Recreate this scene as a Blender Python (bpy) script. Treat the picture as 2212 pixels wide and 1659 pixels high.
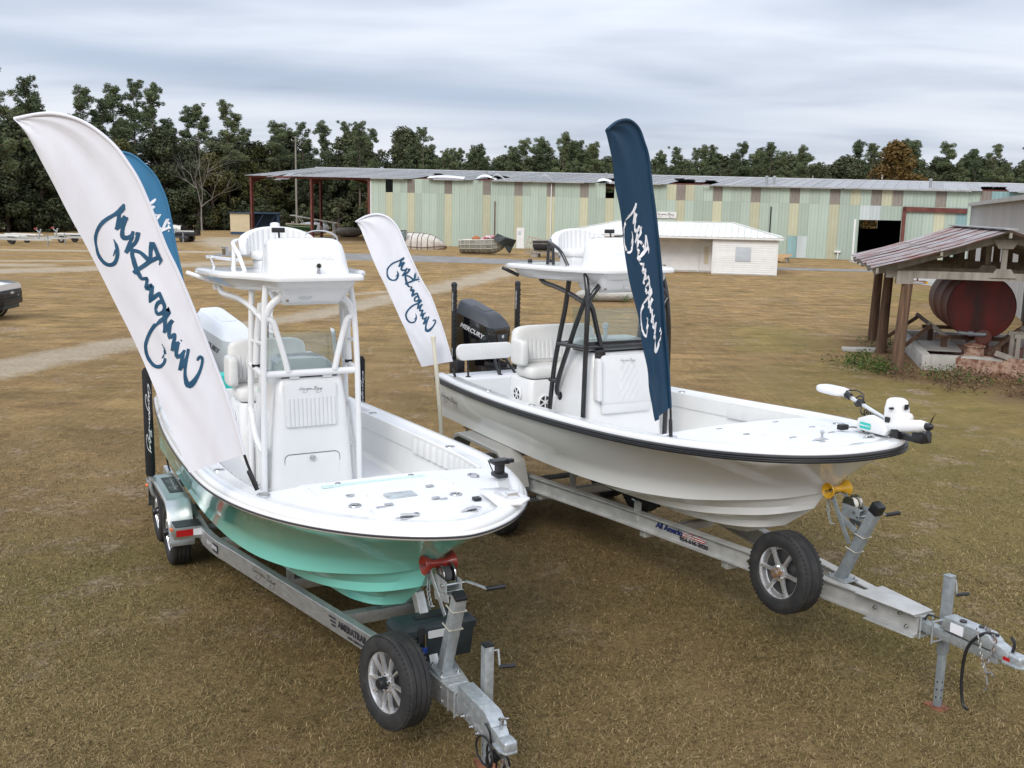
import bpy, bmesh, math, random
import numpy as np
from mathutils import Vector, Matrix
random.seed(7); rng = np.random.default_rng(7)
for o in list(bpy.data.objects): bpy.data.objects.remove(o)
scene = bpy.context.scene
COL = scene.collection
R = math.radians

# ------------------------------------------------------------------ camera
CAM_H = 3.982
pitch = math.atan((829.5 - 450.8) / 2150.0); roll = math.atan(0.018)
fw = Vector((0, math.cos(pitch), -math.sin(pitch))); up0 = Vector((0, math.sin(pitch), math.cos(pitch))); rt0 = Vector((1, 0, 0))
rt = rt0 * math.cos(roll) + up0 * math.sin(roll); up = up0 * math.cos(roll) - rt0 * math.sin(roll)
cam_d = bpy.data.cameras.new('camera'); cam = bpy.data.objects.new('camera', cam_d); COL.objects.link(cam)
cam.matrix_world = Matrix(((rt.x, up.x, -fw.x, 0), (rt.y, up.y, -fw.y, 0), (rt.z, up.z, -fw.z, CAM_H), (0, 0, 0, 1)))
cam_d.sensor_width = 36; cam_d.lens = 36 * 2150.0 / 2212.0; cam_d.clip_end = 3000; cam_d.clip_start = 0.05
scene.camera = cam

# ------------------------------------------------------------------ world: overcast sky
SUN_EL, SUN_AZ = R(38), R(200)      # azimuth clockwise from +Y
world = bpy.data.worlds.new('World'); scene.world = world; world.use_nodes = True
nt = world.node_tree; nt.nodes.clear()
def wn(t, **k):
    n = nt.nodes.new(t)
    for a, v in k.items(): setattr(n, a, v)
    return n
def wl(a, b): nt.links.new(a, b)
def wmath(op, a, b=None, clamp=False):
    n = wn('ShaderNodeMath', operation=op); n.use_clamp = clamp
    for i, v in enumerate((a, b)):
        if v is None: continue
        if isinstance(v, (int, float)): n.inputs[i].default_value = v
        else: wl(v, n.inputs[i])
    return n.outputs[0]
tc = wn('ShaderNodeTexCoord'); sep = wn('ShaderNodeSeparateXYZ'); wl(tc.outputs['Generated'], sep.inputs[0])
zc = wmath('MAXIMUM', sep.outputs[2], 0.0)
den = wmath('ADD', zc, 0.10)
px = wmath('DIVIDE', sep.outputs[0], den); py = wmath('DIVIDE', sep.outputs[1], den)
comb = wn('ShaderNodeCombineXYZ'); wl(px, comb.inputs[0]); wl(py, comb.inputs[1])
mp = wn('ShaderNodeMapping'); wl(comb.outputs[0], mp.inputs[0]); mp.inputs['Rotation'].default_value = (0, 0, R(-14)); mp.inputs['Scale'].default_value = (0.55, 1.0, 1)
mp.inputs['Location'].default_value = (2.3, 0.4, 0)
n1 = wn('ShaderNodeTexNoise'); wl(mp.outputs[0], n1.inputs['Vector']); n1.inputs['Scale'].default_value = 1.1; n1.inputs['Detail'].default_value = 4.5; n1.inputs['Roughness'].default_value = 0.5; n1.inputs['Distortion'].default_value = 0.3
n2 = wn('ShaderNodeTexNoise'); wl(mp.outputs[0], n2.inputs['Vector']); n2.inputs['Scale'].default_value = 0.4; n2.inputs['Detail'].default_value = 2.0; n2.inputs['Roughness'].default_value = 0.4
csum = wmath('ADD', wmath('MULTIPLY', n1.outputs[0], 0.6), wmath('MULTIPLY', n2.outputs[0], 0.4))
ramp = wn('ShaderNodeValToRGB'); wl(csum, ramp.inputs[0])
cr = ramp.color_ramp
cr.elements[0].position = 0.34; cr.elements[0].color = (0.32, 0.365, 0.455, 1)
cr.elements[1].position = 0.60; cr.elements[1].color = (0.66, 0.69, 0.745, 1)
e = cr.elements.new(0.43); e.color = (0.45, 0.495, 0.58, 1)
e = cr.elements.new(0.51); e.color = (0.565, 0.605, 0.68, 1)
# streak of darker cloud low over the wood
el_ = wmath('ARCSINE', sep.outputs[2])
az_ = wmath('ARCTAN2', sep.outputs[0], sep.outputs[1])
bd = wmath('DIVIDE', wmath('SUBTRACT', el_, wmath('SUBTRACT', 0.104, wmath('MULTIPLY', az_, 0.055))), wmath('ADD', 0.010, wmath('MULTIPLY', n2.outputs[0], 0.012)))
bd = wmath('DIVIDE', 1.0, wmath('ADD', 1.0, wmath('POWER', wmath('ABSOLUTE', bd), 2.6)))
fz = wmath('DIVIDE', 1.0, wmath('ADD', 1.0, wmath('POWER', wmath('ABSOLUTE', wmath('DIVIDE', wmath('ADD', az_, 0.16), 0.36)), 5.0)))
bmix = wn('ShaderNodeMix', data_type='RGBA'); wl(wmath('MULTIPLY', wmath('MULTIPLY', bd, fz), wmath('MULTIPLY', n1.outputs[0], 1.25), True), bmix.inputs[0]); wl(ramp.outputs[0], bmix.inputs[6]); bmix.inputs[7].default_value = (0.27, 0.345, 0.475, 1)
# overcast gain: brightest overhead, smooth all round
gain = wmath('ADD', 1.0, wmath('MULTIPLY', wmath('POWER', zc, 0.9), 1.15))
vm = wn('ShaderNodeVectorMath', operation='SCALE'); wl(bmix.outputs[2], vm.inputs[0]); wl(gain, vm.inputs['Scale'])
sky = wn('ShaderNodeTexSky'); sky.sky_type = 'NISHITA'; sky.sun_disc = False; sky.sun_elevation = SUN_EL; sky.sun_rotation = SUN_AZ
try: sky.dust_density = 3.0
except Exception: pass
bg1 = wn('ShaderNodeBackground'); wl(sky.outputs[0], bg1.inputs[0]); bg1.inputs[1].default_value = 0.07
bg2 = wn('ShaderNodeBackground'); wl(vm.outputs[0], bg2.inputs[0]); bg2.inputs[1].default_value = 1.04
mixs = wn('ShaderNodeMixShader'); mixs.inputs[0].default_value = 0.88; wl(bg1.outputs[0], mixs.inputs[1]); wl(bg2.outputs[0], mixs.inputs[2])
wo = wn('ShaderNodeOutputWorld'); wl(mixs.outputs[0], wo.inputs[0])
sd = bpy.data.lights.new('sun', 'SUN'); sd.energy = 1.5; sd.angle = R(26); sd.color = (1.0, 0.96, 0.9)
sun = bpy.data.objects.new('sun', sd); COL.objects.link(sun)
sdir = Vector((math.sin(SUN_AZ) * math.cos(SUN_EL), math.cos(SUN_AZ) * math.cos(SUN_EL), math.sin(SUN_EL)))
sun.rotation_euler = (-sdir).to_track_quat('-Z', 'Y').to_euler(); sun.location = (0, 0, 30)
vs = scene.view_settings; vs.view_transform = 'Standard'; vs.look = 'None'; vs.exposure = 0.30; vs.gamma = 1.0; vs.use_curve_mapping = False
scene.render.resolution_x = 1024; scene.render.resolution_y = 768
scene.render.engine = 'CYCLES'; scene.cycles.max_bounces = 6; scene.cycles.transparent_max_bounces = 8

# ------------------------------------------------------------------ mesh helpers
def V3(p): return np.asarray(p, float)
def catmull(P, n=6):
    P = [V3(p) for p in P]
    if len(P) < 3: return P
    out = []
    Q = [2 * P[0] - P[1]] + P + [2 * P[-1] - P[-2]]
    for i in range(1, len(Q) - 2):
        a, b, c, d = Q[i - 1:i + 3]
        for k in range(n):
            t = k / n
            out.append(.5 * ((2 * b) + (-a + c) * t + (2 * a - 5 * b + 4 * c - d) * t * t + (-a + 3 * b - 3 * c + d) * t ** 3))
    out.append(P[-1]); return out
class MB:
    def __init__(s): s.v = []; s.f = []
    def add(s, vs_, fs_):
        b = len(s.v); s.v += [tuple(float(c) for c in p) for p in vs_]; s.f += [tuple(i + b for i in f) for f in fs_]; return s
    def box(s, x0, x1, y0, y1, z0, z1, M=None):
        p = [(x, y, z) for z in (z0, z1) for y in (y0, y1) for x in (x0, x1)]
        if M is not None: p = [tuple(M @ Vector(q)) for q in p]
        return s.add(p, [(0, 2, 3, 1), (4, 5, 7, 6), (0, 1, 5, 4), (2, 6, 7, 3), (0, 4, 6, 2), (1, 3, 7, 5)])
    def cbox(s, c, d, M=None):
        T = Matrix.Translation(Vector(c)); T = T @ M.to_4x4() if M is not None else T
        return s.box(-d[0] / 2, d[0] / 2, -d[1] / 2, d[1] / 2, -d[2] / 2, d[2] / 2, T)
    def beam(s, a, b, w, h, upv=(0, 0, 1)):
        a, b = Vector(a), Vector(b); d = (b - a); L = d.length; d.normalize(); u = Vector(upv)
        sd_ = d.cross(u)
        if sd_.length < 1e-4: sd_ = d.cross(Vector((0, 1, 0)))
        sd_.normalize(); u = sd_.cross(d)
        p = []
        for q in (a, b):
            for sx, sy in ((-1, -1), (1, -1), (1, 1), (-1, 1)): p.append(tuple(q + sd_ * (sx * w / 2) + u * (sy * h / 2)))
        return s.add(p, [(3, 2, 1, 0), (4, 5, 6, 7), (0, 1, 5, 4), (1, 2, 6, 5), (2, 3, 7, 6), (3, 0, 4, 7)])
    def tube(s, P, r, n=8, sm=0, caps=True, flat=1.0):
        P = catmull(P, sm) if sm else [V3(p) for p in P]
        P = [V3(p) for p in P]; m = len(P)
        rr = [r] * m if np.isscalar(r) else list(np.interp(np.linspace(0, 1, m), np.linspace(0, 1, len(r)), r))
        T = [P[min(i + 1, m - 1)] - P[max(i - 1, 0)] for i in range(m)]
        T = [t / (np.linalg.norm(t) + 1e-12) for t in T]
        u = np.cross(T[0], (0, 0, 1.0))
        if np.linalg.norm(u) < .05: u = np.cross(T[0], (1.0, 0, 0))
        u /= np.linalg.norm(u); vs_ = []
        for i in range(m):
            u = u - T[i] * np.dot(u, T[i]); u /= np.linalg.norm(u) + 1e-12; w = np.cross(T[i], u)
            for k in range(n):
                a = 2 * math.pi * k / n; vs_.append(P[i] + rr[i] * (math.cos(a) * u + flat * math.sin(a) * w))
        fs_ = [(i * n + k, i * n + (k + 1) % n, (i + 1) * n + (k + 1) % n, (i + 1) * n + k) for i in range(m - 1) for k in range(n)]
        if caps: fs_ += [tuple(range(n - 1, -1, -1)), tuple((m - 1) * n + k for k in range(n))]
        return s.add(vs_, fs_)
    def lathe(s, prof, o=(0, 0, 0), d=(0, 0, 1), n=20, caps=True):
        d = Vector(d).normalized(); q = Vector((0, 0, 1)).rotation_difference(d); o = Vector(o); vs_ = []
        for r_, h_ in prof:
            for k in range(n):
                a = 2 * math.pi * k / n; vs_.append(o + q @ Vector((r_ * math.cos(a), r_ * math.sin(a), h_)))
        m = len(prof)
        fs_ = [(i * n + k, i * n + (k + 1) % n, (i + 1) * n + (k + 1) % n, (i + 1) * n + k) for i in range(m - 1) for k in range(n)]
        if caps: fs_ += [tuple(range(n - 1, -1, -1)), tuple((m - 1) * n + k for k in range(n))]
        return s.add(vs_, fs_)
    def loft(s, rings, cap=True, closed=True):
        n = len(rings[0]); m = len(rings); vs_ = [p for r_ in rings for p in r_]
        kk = n if closed else n - 1
        fs_ = [(i * n + k, i * n + (k + 1) % n, (i + 1) * n + (k + 1) % n, (i + 1) * n + k) for i in range(m - 1) for k in range(kk)]
        if cap and closed: fs_ += [tuple(range(n - 1, -1, -1)), tuple((m - 1) * n + k for k in range(n))]
        return s.add(vs_, fs_)
    def prism(s, poly, h0, h1, M=None):
        n = len(poly); p = [(x, y, h0) for x, y in poly] + [(x, y, h1) for x, y in poly]
        if M is not None: p = [tuple(M @ Vector(q)) for q in p]
        return s.add(p, [tuple(range(n - 1, -1, -1)), tuple(range(n, 2 * n))] + [(i, (i + 1) % n, n + (i + 1) % n, n + i) for i in range(n)])
    def mesh(s, name, bevel=0, smooth=40, seg=2):
        me = bpy.data.meshes.new(name); me.from_pydata(s.v, [], s.f); me.update()
        bm = bmesh.new(); bm.from_mesh(me); bmesh.ops.recalc_face_normals(bm, faces=bm.faces)
        if bevel:
            ed = [e_ for e_ in bm.edges if len(e_.link_faces) == 2 and e_.calc_face_angle(0) > R(30)]
            bmesh.ops.bevel(bm, geom=ed, offset=bevel, segments=seg, profile=.6, affect='EDGES', clamp_overlap=True)
        bm.to_mesh(me); bm.free()
        if smooth:
            me.polygons.foreach_set('use_smooth', [True] * len(me.polygons)); me.set_sharp_from_angle(angle=R(smooth))
        return me
    def build(s, name, mat, parent=None, bevel=0, smooth=40, seg=2):
        return link(name, s.mesh(name, bevel, smooth, seg), mat, parent)
def link(name, me, mat, parent=None):
    o = bpy.data.objects.new(name, me); COL.objects.link(o)
    if mat is not None and not me.materials: me.materials.append(mat)
    if parent is not None: o.parent = parent
    return o
def tag(o, label=None, cat=None, group=None, kind=None):
    if label: o['label'] = label
    if cat: o['category'] = cat
    if group: o['group'] = group
    if kind: o['kind'] = kind
    return o
def thing(name, label, cat, loc=(0, 0, 0), rz=0, group=None, sc=1.0):
    o = bpy.data.objects.new(name, None); COL.objects.link(o); o.location = loc; o.rotation_euler = (0, 0, rz); o.scale = (sc, sc, sc); o.empty_display_size = .2
    return tag(o, label, cat, group)
def copy_tree(o, parent=None):
    c = o.copy(); COL.objects.link(c); c.parent = parent
    for ch in list(o.children): copy_tree(ch, c)
    return c
def rrect(w, h, r, n=5, cx=0, cy=0):
    P = []
    for sx, sy, a0 in ((1, 1, 0), (-1, 1, 90), (-1, -1, 180), (1, -1, 270)):
        for k in range(n + 1):
            a = R(a0 + 90 * k / n); P.append((cx + sx * (w / 2 - r) + r * math.cos(a), cy + sy * (h / 2 - r) + r * math.sin(a)))
    return P
def frameM(o, ex, ey):
    ex = Vector(ex).normalized(); ey = Vector(ey); ey = (ey - ex * ey.dot(ex)).normalized(); ez = ex.cross(ey)
    return Matrix(((ex.x, ey.x, ez.x, o[0]), (ex.y, ey.y, ez.y, o[1]), (ex.z, ey.z, ez.z, o[2]), (0, 0, 0, 1)))
def font_text(name, txt, size, M, mat, parent, shear=0, bold=0, sx=1.0, depth=.002, align='CENTER'):
    cu = bpy.data.curves.new(name, 'FONT'); cu.body = txt; cu.size = size; cu.extrude = depth; cu.shear = shear; cu.offset = bold; cu.align_x = align; cu.align_y = 'CENTER'; cu.resolution_u = 3
    ob = bpy.data.objects.new(name + '_tmp', cu); COL.objects.link(ob)
    bpy.context.view_layer.update()
    me = bpy.data.meshes.new_from_object(ob.evaluated_get(bpy.context.evaluated_depsgraph_get()))
    bpy.data.objects.remove(ob); me.transform(M @ Matrix.Diagonal((sx, 1, 1, 1))); me.name = name; me.materials.clear()
    return link(name, me, mat, parent)
SCRIPT = [[(849,-47,1),(818,-46,13),(786,-52,16),(758,-66,16),(736,-87,17),(730,-112,17),(741,-135,17),(768,-151,16),(804,-156,15),(840,-150,11),(876,-139,13),(904,-122,14),(928,-97,14),(949,-65,16),(961,-29,16),(968,5,16),(977,39,24),(989,58,22),(1000,68,10)],[(793,-60,11),(771,-82,1)],[(964,27,16),(938,13,16),(897,-13,14)],[(897,-13,14),(916,18,29),(933,47,24)],[(933,47,24),(897,22,17),(860,2,19),(841,5,22),(835,27,19),(839,47,19),(854,60,13)],[(832,47,14),(805,21,16),(770,-10,16)],[(770,-10,16),(783,16,22),(795,45,17),(814,67,17),(844,85,19),(836,75,16)],[(765,26,19),(753,14,17),(721,9,19),(688,6,21),(664,5,22)],[(765,26,16),(750,50,16),(729,66,17),(699,80,19)],[(664,10,17),(675,54,19),(685,89,19),(690,132,19)],[(691,92,17),(726,107,17),(771,131,22),(754,138,17),(723,139,17),(689,139,19),(674,143,16),(653,126,3)],[(664,5,22),(657,-11,16)],[(661,4,22),(631,9,19),(612,15,14),(607,39,16),(591,34,14),(566,19,16),(556,25,22),(564,49,21),(545,45,16),(515,27,17)],[(543,40,15),(513,25,20),(485,10,13)],[(485,10,13),(501,37,20),(512,72,15)],[(512,72,15),(465,74,15),(440,73,15),(419,61,15),(412,44,17),(413,24,15),(435,23,15),(458,36,15),(471,57,18),(462,71,17)],[(398,53,17),(416,89,25),(396,66,27),(380,51,20)],[(381,49,20),(374,22,18),(363,-12,17),(340,-46,16),(316,-74,15),(286,-99,15),(256,-114,15),(219,-120,17),(181,-114,17),(152,-97,17),(144,-71,17),(156,-45,13),(185,-26,13),(214,-18,11),(238,-15,7),(254,-17,1)],[(196,-28,10),(183,-48,1)],[(380,53,17),(346,39,15),(314,24,13)],[(314,24,13),(328,46,18),(345,67,20),(354,80,17)],[(336,62,17),(300,44,15),(275,39,15),(281,56,15),(284,68,15),(268,63,13),(245,48,15),(211,29,13)],[(211,29,13),(229,53,22),(235,73,15),(242,87,8)],[(222,59,17),(186,41,15),(167,40,18),(168,61,17),(184,83,12)],[(173,74,13),(136,50,15),(99,27,15)],[(99,27,15),(118,51,18),(142,79,15),(183,104,13)],[(130,74,13),(92,53,13),(55,38,15),(17,32,23),(0,40,28),(8,64,25),(31,96,17),(62,126,13),(99,150,12),(122,156,12),(127,145,15),(115,129,8)]]
def script_mb(fn, lift=.003, wmul=1.0, both=False, sm=2):
    """brush lettering: fn(X, Y, off) -> 3D point; X 0..1 along the word, Y up in the same units"""
    mb = MB()
    for st in SCRIPT:
        P = [np.array(p, float) / 1000 for p in st]
        P = catmull(P, sm) if len(P) > 2 else P
        n = len(P); L_, R_ = [], []
        for i in range(n):
            t = (P[min(i + 1, n - 1)] - P[max(i - 1, 0)])[:2]; t = t / (np.linalg.norm(t) + 1e-9); nn = np.array((-t[1], t[0])); w = max(P[i][2] * wmul, .004) / 2
            c = P[i][:2]
            if i == 0: c = c - t * w * .7
            if i == n - 1: c = c + t * w * .7
            L_.append(c + nn * w); R_.append(c - nn * w)
        for off in ((lift, -lift) if both else (lift,)):
            vs_ = [fn(a[0], a[1], off) for a in L_] + [fn(a[0], a[1], off) for a in R_]
            mb.add(vs_, [(i, i + 1, n + i + 1, n + i) for i in range(n - 1)])
    return mb

# ------------------------------------------------------------------ materials
MATS = {}
def pm(name, col, rough=.5, metal=0, var=0, vs_=4, col2=None, lo=.35, hi=.65, bump=0, bs=40, coat=0, spec=.5, trans=0, alpha=1, detail=5, stretch=None, rvar=0, space='Object'):
    m = bpy.data.materials.new(name); m.use_nodes = True; t = m.node_tree; b = t.nodes['Principled BSDF']
    def s(k, v):
        if k in b.inputs: b.inputs[k].default_value = v
    s('Base Color', (*col, 1)); s('Roughness', rough); s('Metallic', metal); s('Coat Weight', coat); s('Coat Roughness', .06); s('Specular IOR Level', spec); s('Transmission Weight', trans); s('Alpha', alpha)
    vec = None
    if var or col2 or bump or rvar:
        tc_ = t.nodes.new('ShaderNodeTexCoord'); vec = tc_.outputs[space]
        if stretch:
            mp_ = t.nodes.new('ShaderNodeMapping'); t.links.new(vec, mp_.inputs[0]); mp_.inputs['Scale'].default_value = stretch; vec = mp_.outputs[0]
    if var or col2:
        n = t.nodes.new('ShaderNodeTexNoise'); t.links.new(vec, n.inputs['Vector']); n.inputs['Scale'].default_value = vs_; n.inputs['Detail'].default_value = detail; n.inputs['Roughness'].default_value = .6
        rp = t.nodes.new('ShaderNodeValToRGB'); t.links.new(n.outputs[0], rp.inputs[0]); rp.color_ramp.elements[0].position = lo; rp.color_ramp.elements[1].position = hi
        c2 = col2 if col2 else tuple(min(1, c * (1 + var)) for c in col); c1 = col if col2 else tuple(c * (1 - var) for c in col)
        rp.color_ramp.elements[0].color = (*c1, 1); rp.color_ramp.elements[1].color = (*c2, 1)
        t.links.new(rp.outputs[0], b.inputs['Base Color'])
    if rvar:
        n = t.nodes.new('ShaderNodeTexNoise'); t.links.new(vec, n.inputs['Vector']); n.inputs['Scale'].default_value = vs_ * 2; n.inputs['Detail'].default_value = 4
        mr = t.nodes.new('ShaderNodeMapRange'); t.links.new(n.outputs[0], mr.inputs[0]); mr.inputs[1].default_value = .3; mr.inputs[2].default_value = .7; mr.inputs[3].default_value = max(0, rough - rvar); mr.inputs[4].default_value = rough + rvar; t.links.new(mr.outputs[0], b.inputs['Roughness'])
    if bump:
        n = t.nodes.new('ShaderNodeTexNoise'); t.links.new(vec, n.inputs['Vector']); n.inputs['Scale'].default_value = bs; n.inputs['Detail'].default_value = 4
        bp = t.nodes.new('ShaderNodeBump'); bp.inputs['Strength'].default_value = bump; bp.inputs['Distance'].default_value = .01; t.links.new(n.outputs[0], bp.inputs['Height']); t.links.new(bp.outputs[0], b.inputs['Normal'])
    MATS[name] = m; return m
M = {}
M['gel_white'] = pm('gel_white', (.76, .76, .755), .22, var=.015, vs_=2, coat=.5, rvar=.05)
M['gel_teal'] = pm('gel_teal', (.23, .70, .60), .10, var=.02, vs_=1.2, coat=.7)
M['gel_offwhite'] = pm('gel_offwhite', (.82, .815, .795), .10, var=.015, vs_=1.2, coat=.7)
M['deck_white'] = pm('deck_white', (.73, .74, .755), .5, var=.02, vs_=2.5, bump=.12, bs=400)
M['liner'] = pm('liner', (.78, .78, .76), .35, var=.025, vs_=2)
M['vinyl'] = pm('vinyl', (.72, .72, .715), .42, var=.02, vs_=6, bump=.08, bs=160)
M['vinyl_warm'] = pm('vinyl_warm', (.74, .735, .715), .45, var=.03, vs_=6, bump=.08, bs=160)
M['powder_white'] = pm('powder_white', (.80, .80, .80), .25, coat=.3, var=.02, vs_=3)
M['powder_black'] = pm('powder_black', (.012, .012, .014), .2, coat=.5, var=.2, vs_=5)
M['black_plastic'] = pm('black_plastic', (.014, .014, .016), .42, var=.25, vs_=8, bump=.1, bs=200)
M['black_fabric'] = pm('black_fabric', (.010, .010, .012), .8, var=.3, vs_=10, bump=.3, bs=300)
M['rubber'] = pm('rubber', (.018, .018, .019), .72, col2=(.045, .042, .038), vs_=9, lo=.45, hi=.8, bump=.15, bs=90)
M['stainless'] = pm('stainless', (.55, .55, .55), .18, 1, var=.08, vs_=12)
M['alloy'] = pm('alloy', (.80, .80, .81), .26, .8, var=.08, vs_=12)
M['alloy_dark'] = pm('alloy_dark', (.05, .05, .05), .5, .5, var=.2, vs_=12)
M['alu'] = pm('alu', (.50, .51, .52), .42, .75, var=.10, vs_=5, rvar=.1, stretch=(1, 6, 6), bump=.06, bs=60)
M['alu_dull'] = pm('alu_dull', (.50, .50, .485), .55, .45, var=.12, vs_=5, rvar=.08, bump=.08, bs=50)
M['galv'] = pm('galv', (.36, .39, .41), .48, .6, col2=(.52, .55, .56), vs_=22, lo=.3, hi=.7, rvar=.1, detail=3)
M['galv_dull'] = pm('galv_dull', (.22, .25, .27), .6, .35, col2=(.34, .37, .38), vs_=14, lo=.3, hi=.7)
M['glass_tint'] = None
M['red_poly'] = pm('red_poly', (.30, .028, .018), .3, var=.25, vs_=9, coat=.3)
M['yellow_poly'] = pm('yellow_poly', (.66, .36, .02), .3, var=.12, vs_=9, coat=.3)
M['flag_white'] = pm('flag_white', (.74, .74, .79), .75, var=.03, vs_=3, bump=.55, bs=5, stretch=(1.6, 1.6, .5))
M['flag_blue'] = pm('flag_blue', (.035, .165, .31), .75, var=.06, vs_=3, bump=.55, bs=5, stretch=(1.6, 1.6, .5))
M['flag_navy'] = pm('flag_navy', (.004, .038, .085), .6, var=.1, vs_=3, bump=.6, bs=5, stretch=(1.6, 1.6, .5))
M['ink_blue'] = pm('ink_blue', (.012, .075, .15), .7, var=.1, vs_=4)
M['ink_white'] = pm('ink_white', (.80, .80, .84), .7, var=.02, vs_=4)
M['ink_dark'] = pm('ink_dark', (.03, .028, .035), .5, var=.1, vs_=20)
M['ink_grey'] = pm('ink_grey', (.10, .10, .12), .4, var=.1, vs_=20)
M['silver_ink'] = pm('silver_ink', (.62, .63, .64), .35, .2, var=.05, vs_=20)
M['red_plastic'] = pm('red_plastic', (.42, .012, .014), .25, var=.08, vs_=9, coat=.3)
M['amber'] = pm('amber', (.75, .16, .05), .25, var=.08, vs_=9)
M['clear_white'] = pm('clear_white', (.72, .74, .78), .25, var=.05, vs_=9)
M['cooler_teal'] = pm('cooler_teal', (.03, .50, .44), .4, var=.05, vs_=5)
M['pvc'] = pm('pvc', (.68, .63, .51), .45, var=.06, vs_=4)
M['toolbox'] = pm('toolbox', (.016, .024, .028), .5, var=.25, vs_=8, bump=.15, bs=120)
M['blue_plastic'] = pm('blue_plastic', (.01, .04, .22), .35, var=.1, vs_=8)
M['rust'] = pm('rust', (.13, .035, .018), .85, col2=(.27, .10, .05), vs_=9, bump=.3, bs=60)
M['cowl_white'] = pm('cowl_white', (.78, .80, .82), .2, coat=.5, var=.015, vs_=3)
M['cowl_grey'] = pm('cowl_grey', (.60, .62, .63), .25, coat=.5, var=.02, vs_=3)
M['cowl_black'] = pm('cowl_black', (.006, .006, .007), .1, coat=.8, var=.1, vs_=3)
M['cowl_satin'] = pm('cowl_satin', (.035, .040, .048), .42, var=.08, vs_=3)
def glass(name, col, alpha, rough=.03):
    m = bpy.data.materials.new(name); m.use_nodes = True; t = m.node_tree; t.nodes.clear()
    o = t.nodes.new('ShaderNodeOutputMaterial'); mx = t.nodes.new('ShaderNodeMixShader'); tr = t.nodes.new('ShaderNodeBsdfTransparent'); gl = t.nodes.new('ShaderNodeBsdfGlossy'); df = t.nodes.new('ShaderNodeBsdfDiffuse'); fr = t.nodes.new('ShaderNodeFresnel'); m2 = t.nodes.new('ShaderNodeMixShader')
    tr.inputs[0].default_value = (*col, 1); df.inputs[0].default_value = (.6, .66, .66, 1); gl.inputs['Roughness'].default_value = rough; fr.inputs[0].default_value = 1.5
    t.links.new(fr.outputs[0], m2.inputs[0]); t.links.new(mx.outputs[0], m2.inputs[1]); t.links.new(gl.outputs[0], m2.inputs[2])
    mx.inputs[0].default_value = alpha; t.links.new(tr.outputs[0], mx.inputs[1]); t.links.new(df.outputs[0], mx.inputs[2]); t.links.new(m2.outputs[0], o.inputs[0])
    return m
M['glass_tint'] = glass('glass_tint', (.88, .93, .92), .05)
# ------------------------------------------------------------------ ground
def dist_poly(X, Y, pts):
    """signed closeness to a track: 1 at the middle, 0 at the edge, negative outside"""
    best = np.full(X.shape, -99.0)
    for (x0, y0, w0), (x1, y1, w1) in zip(pts[:-1], pts[1:]):
        dx, dy = x1 - x0, y1 - y0; t_ = np.clip(((X - x0) * dx + (Y - y0) * dy) / (dx * dx + dy * dy), 0, 1)
        d = np.hypot(X - x0 - dx * t_, Y - y0 - dy * t_); w = w0 + (w1 - w0) * t_
        best = np.maximum(best, 1 - d / w)
    return best
SAND = [[(-70, 78, 1.2), (-44, 80, 1.6), (-30, 82, 2.4), (-22, 84, 3.0)], [(-30, 62, 2.2), (-40, 60, 1.5)], [(-8, 45, .7), (-3, 50, .9)], [(-22, 10, 1.5), (-14, 19, 1.6), (-12.3, 23.6, 1.6), (-10.9, 28.6, 1.3), (-9.3, 32.5, 1.25), (-7.4, 36.2, 1.3), (-5.4, 44, 1.4), (-3.3, 51.7, 1.7), (-.9, 62, 1.8), (1, 72, 2.4)],
        [(-80, 42, 2.6), (-45, 50, 2.6), (-29, 56.2, 3.0), (-25, 60, 3.2), (-20, 67, 3.0), (-15, 74, 3.4), (-10, 79, 3.0)],
        [(-60, 57, 1.0), (-33, 66, 1.3), (-26, 69, 1.0)], [(-22, 86, 4.5), (-14, 79, 4.0)], [(-22, 86, 4), (-30, 104, 4.5), (-33, 118, 5)], [(-26, 108, 3), (-18, 112, 3)]]
GREEN = [[(7, 14, 4), (9, 22, 4.5), (9.3, 25, 3)], [(4, 9.5, 3), (9, 15, 5), (14, 20, 5)], [(-6, 8, 2.5), (-5, 10, 2.2)], [(20, 63.2, 1.0), (16, 63.6, .8)], [(19, 49, 3), (22, 53, 3)], [(8, 30, 2), (9, 34, 2)]]
LITTER = [[(11.0, 21.6, .8), (12.2, 22.6, 1.2), (15, 22.4, 1.6)], [(10.2, 24.0, .7), (12, 23.4, .9)], [(9.7, 24.6, .9), (11.0, 26, 1.2), (11.3, 31, 1.0)], [(2.4, 43.6, .9), (6.5, 43.8, 1.0)]]
xs = np.unique(np.r_[-900, -400, -200, -120, np.arange(-80, -20, 1.0), np.arange(-20, 16, .35), np.arange(16, 50, 1.0), 80, 140, 250, 500, 900])
ys = np.unique(np.r_[-300, -60, -10, np.arange(0, 36, .35), np.arange(36, 130, .8), 150, 180, 230, 320, 500, 900, 1500])
GX, GY = np.meshgrid(xs, ys); nx, ny = len(xs), len(ys)
me = bpy.data.meshes.new('ground')
idx = np.arange(nx * ny).reshape(ny, nx); quads = np.stack([idx[:-1, :-1], idx[:-1, 1:], idx[1:, 1:], idx[1:, :-1]], -1).reshape(-1, 4)
me.from_pydata(np.column_stack([GX.ravel(), GY.ravel(), np.zeros(nx * ny)]).tolist(), [], quads.tolist())
ca = me.color_attributes.new('mask', 'FLOAT_COLOR', 'POINT')
def field(S): return np.clip(np.max([dist_poly(GX, GY, s) for s in S], axis=0) * .5 + .5, 0, 1)
data = np.stack([field(SAND), field(GREEN), field(LITTER), np.ones_like(GX)], -1).reshape(-1).astype(np.float32)
ca.data.foreach_set('color', data)
gm = bpy.data.materials.new('dry_grass_ground'); gm.use_nodes = True; t = gm.node_tree; bs_ = t.nodes['Principled BSDF']; bs_.inputs['Roughness'].default_value = .95; bs_.inputs['Specular IOR Level'].default_value = .1
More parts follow.
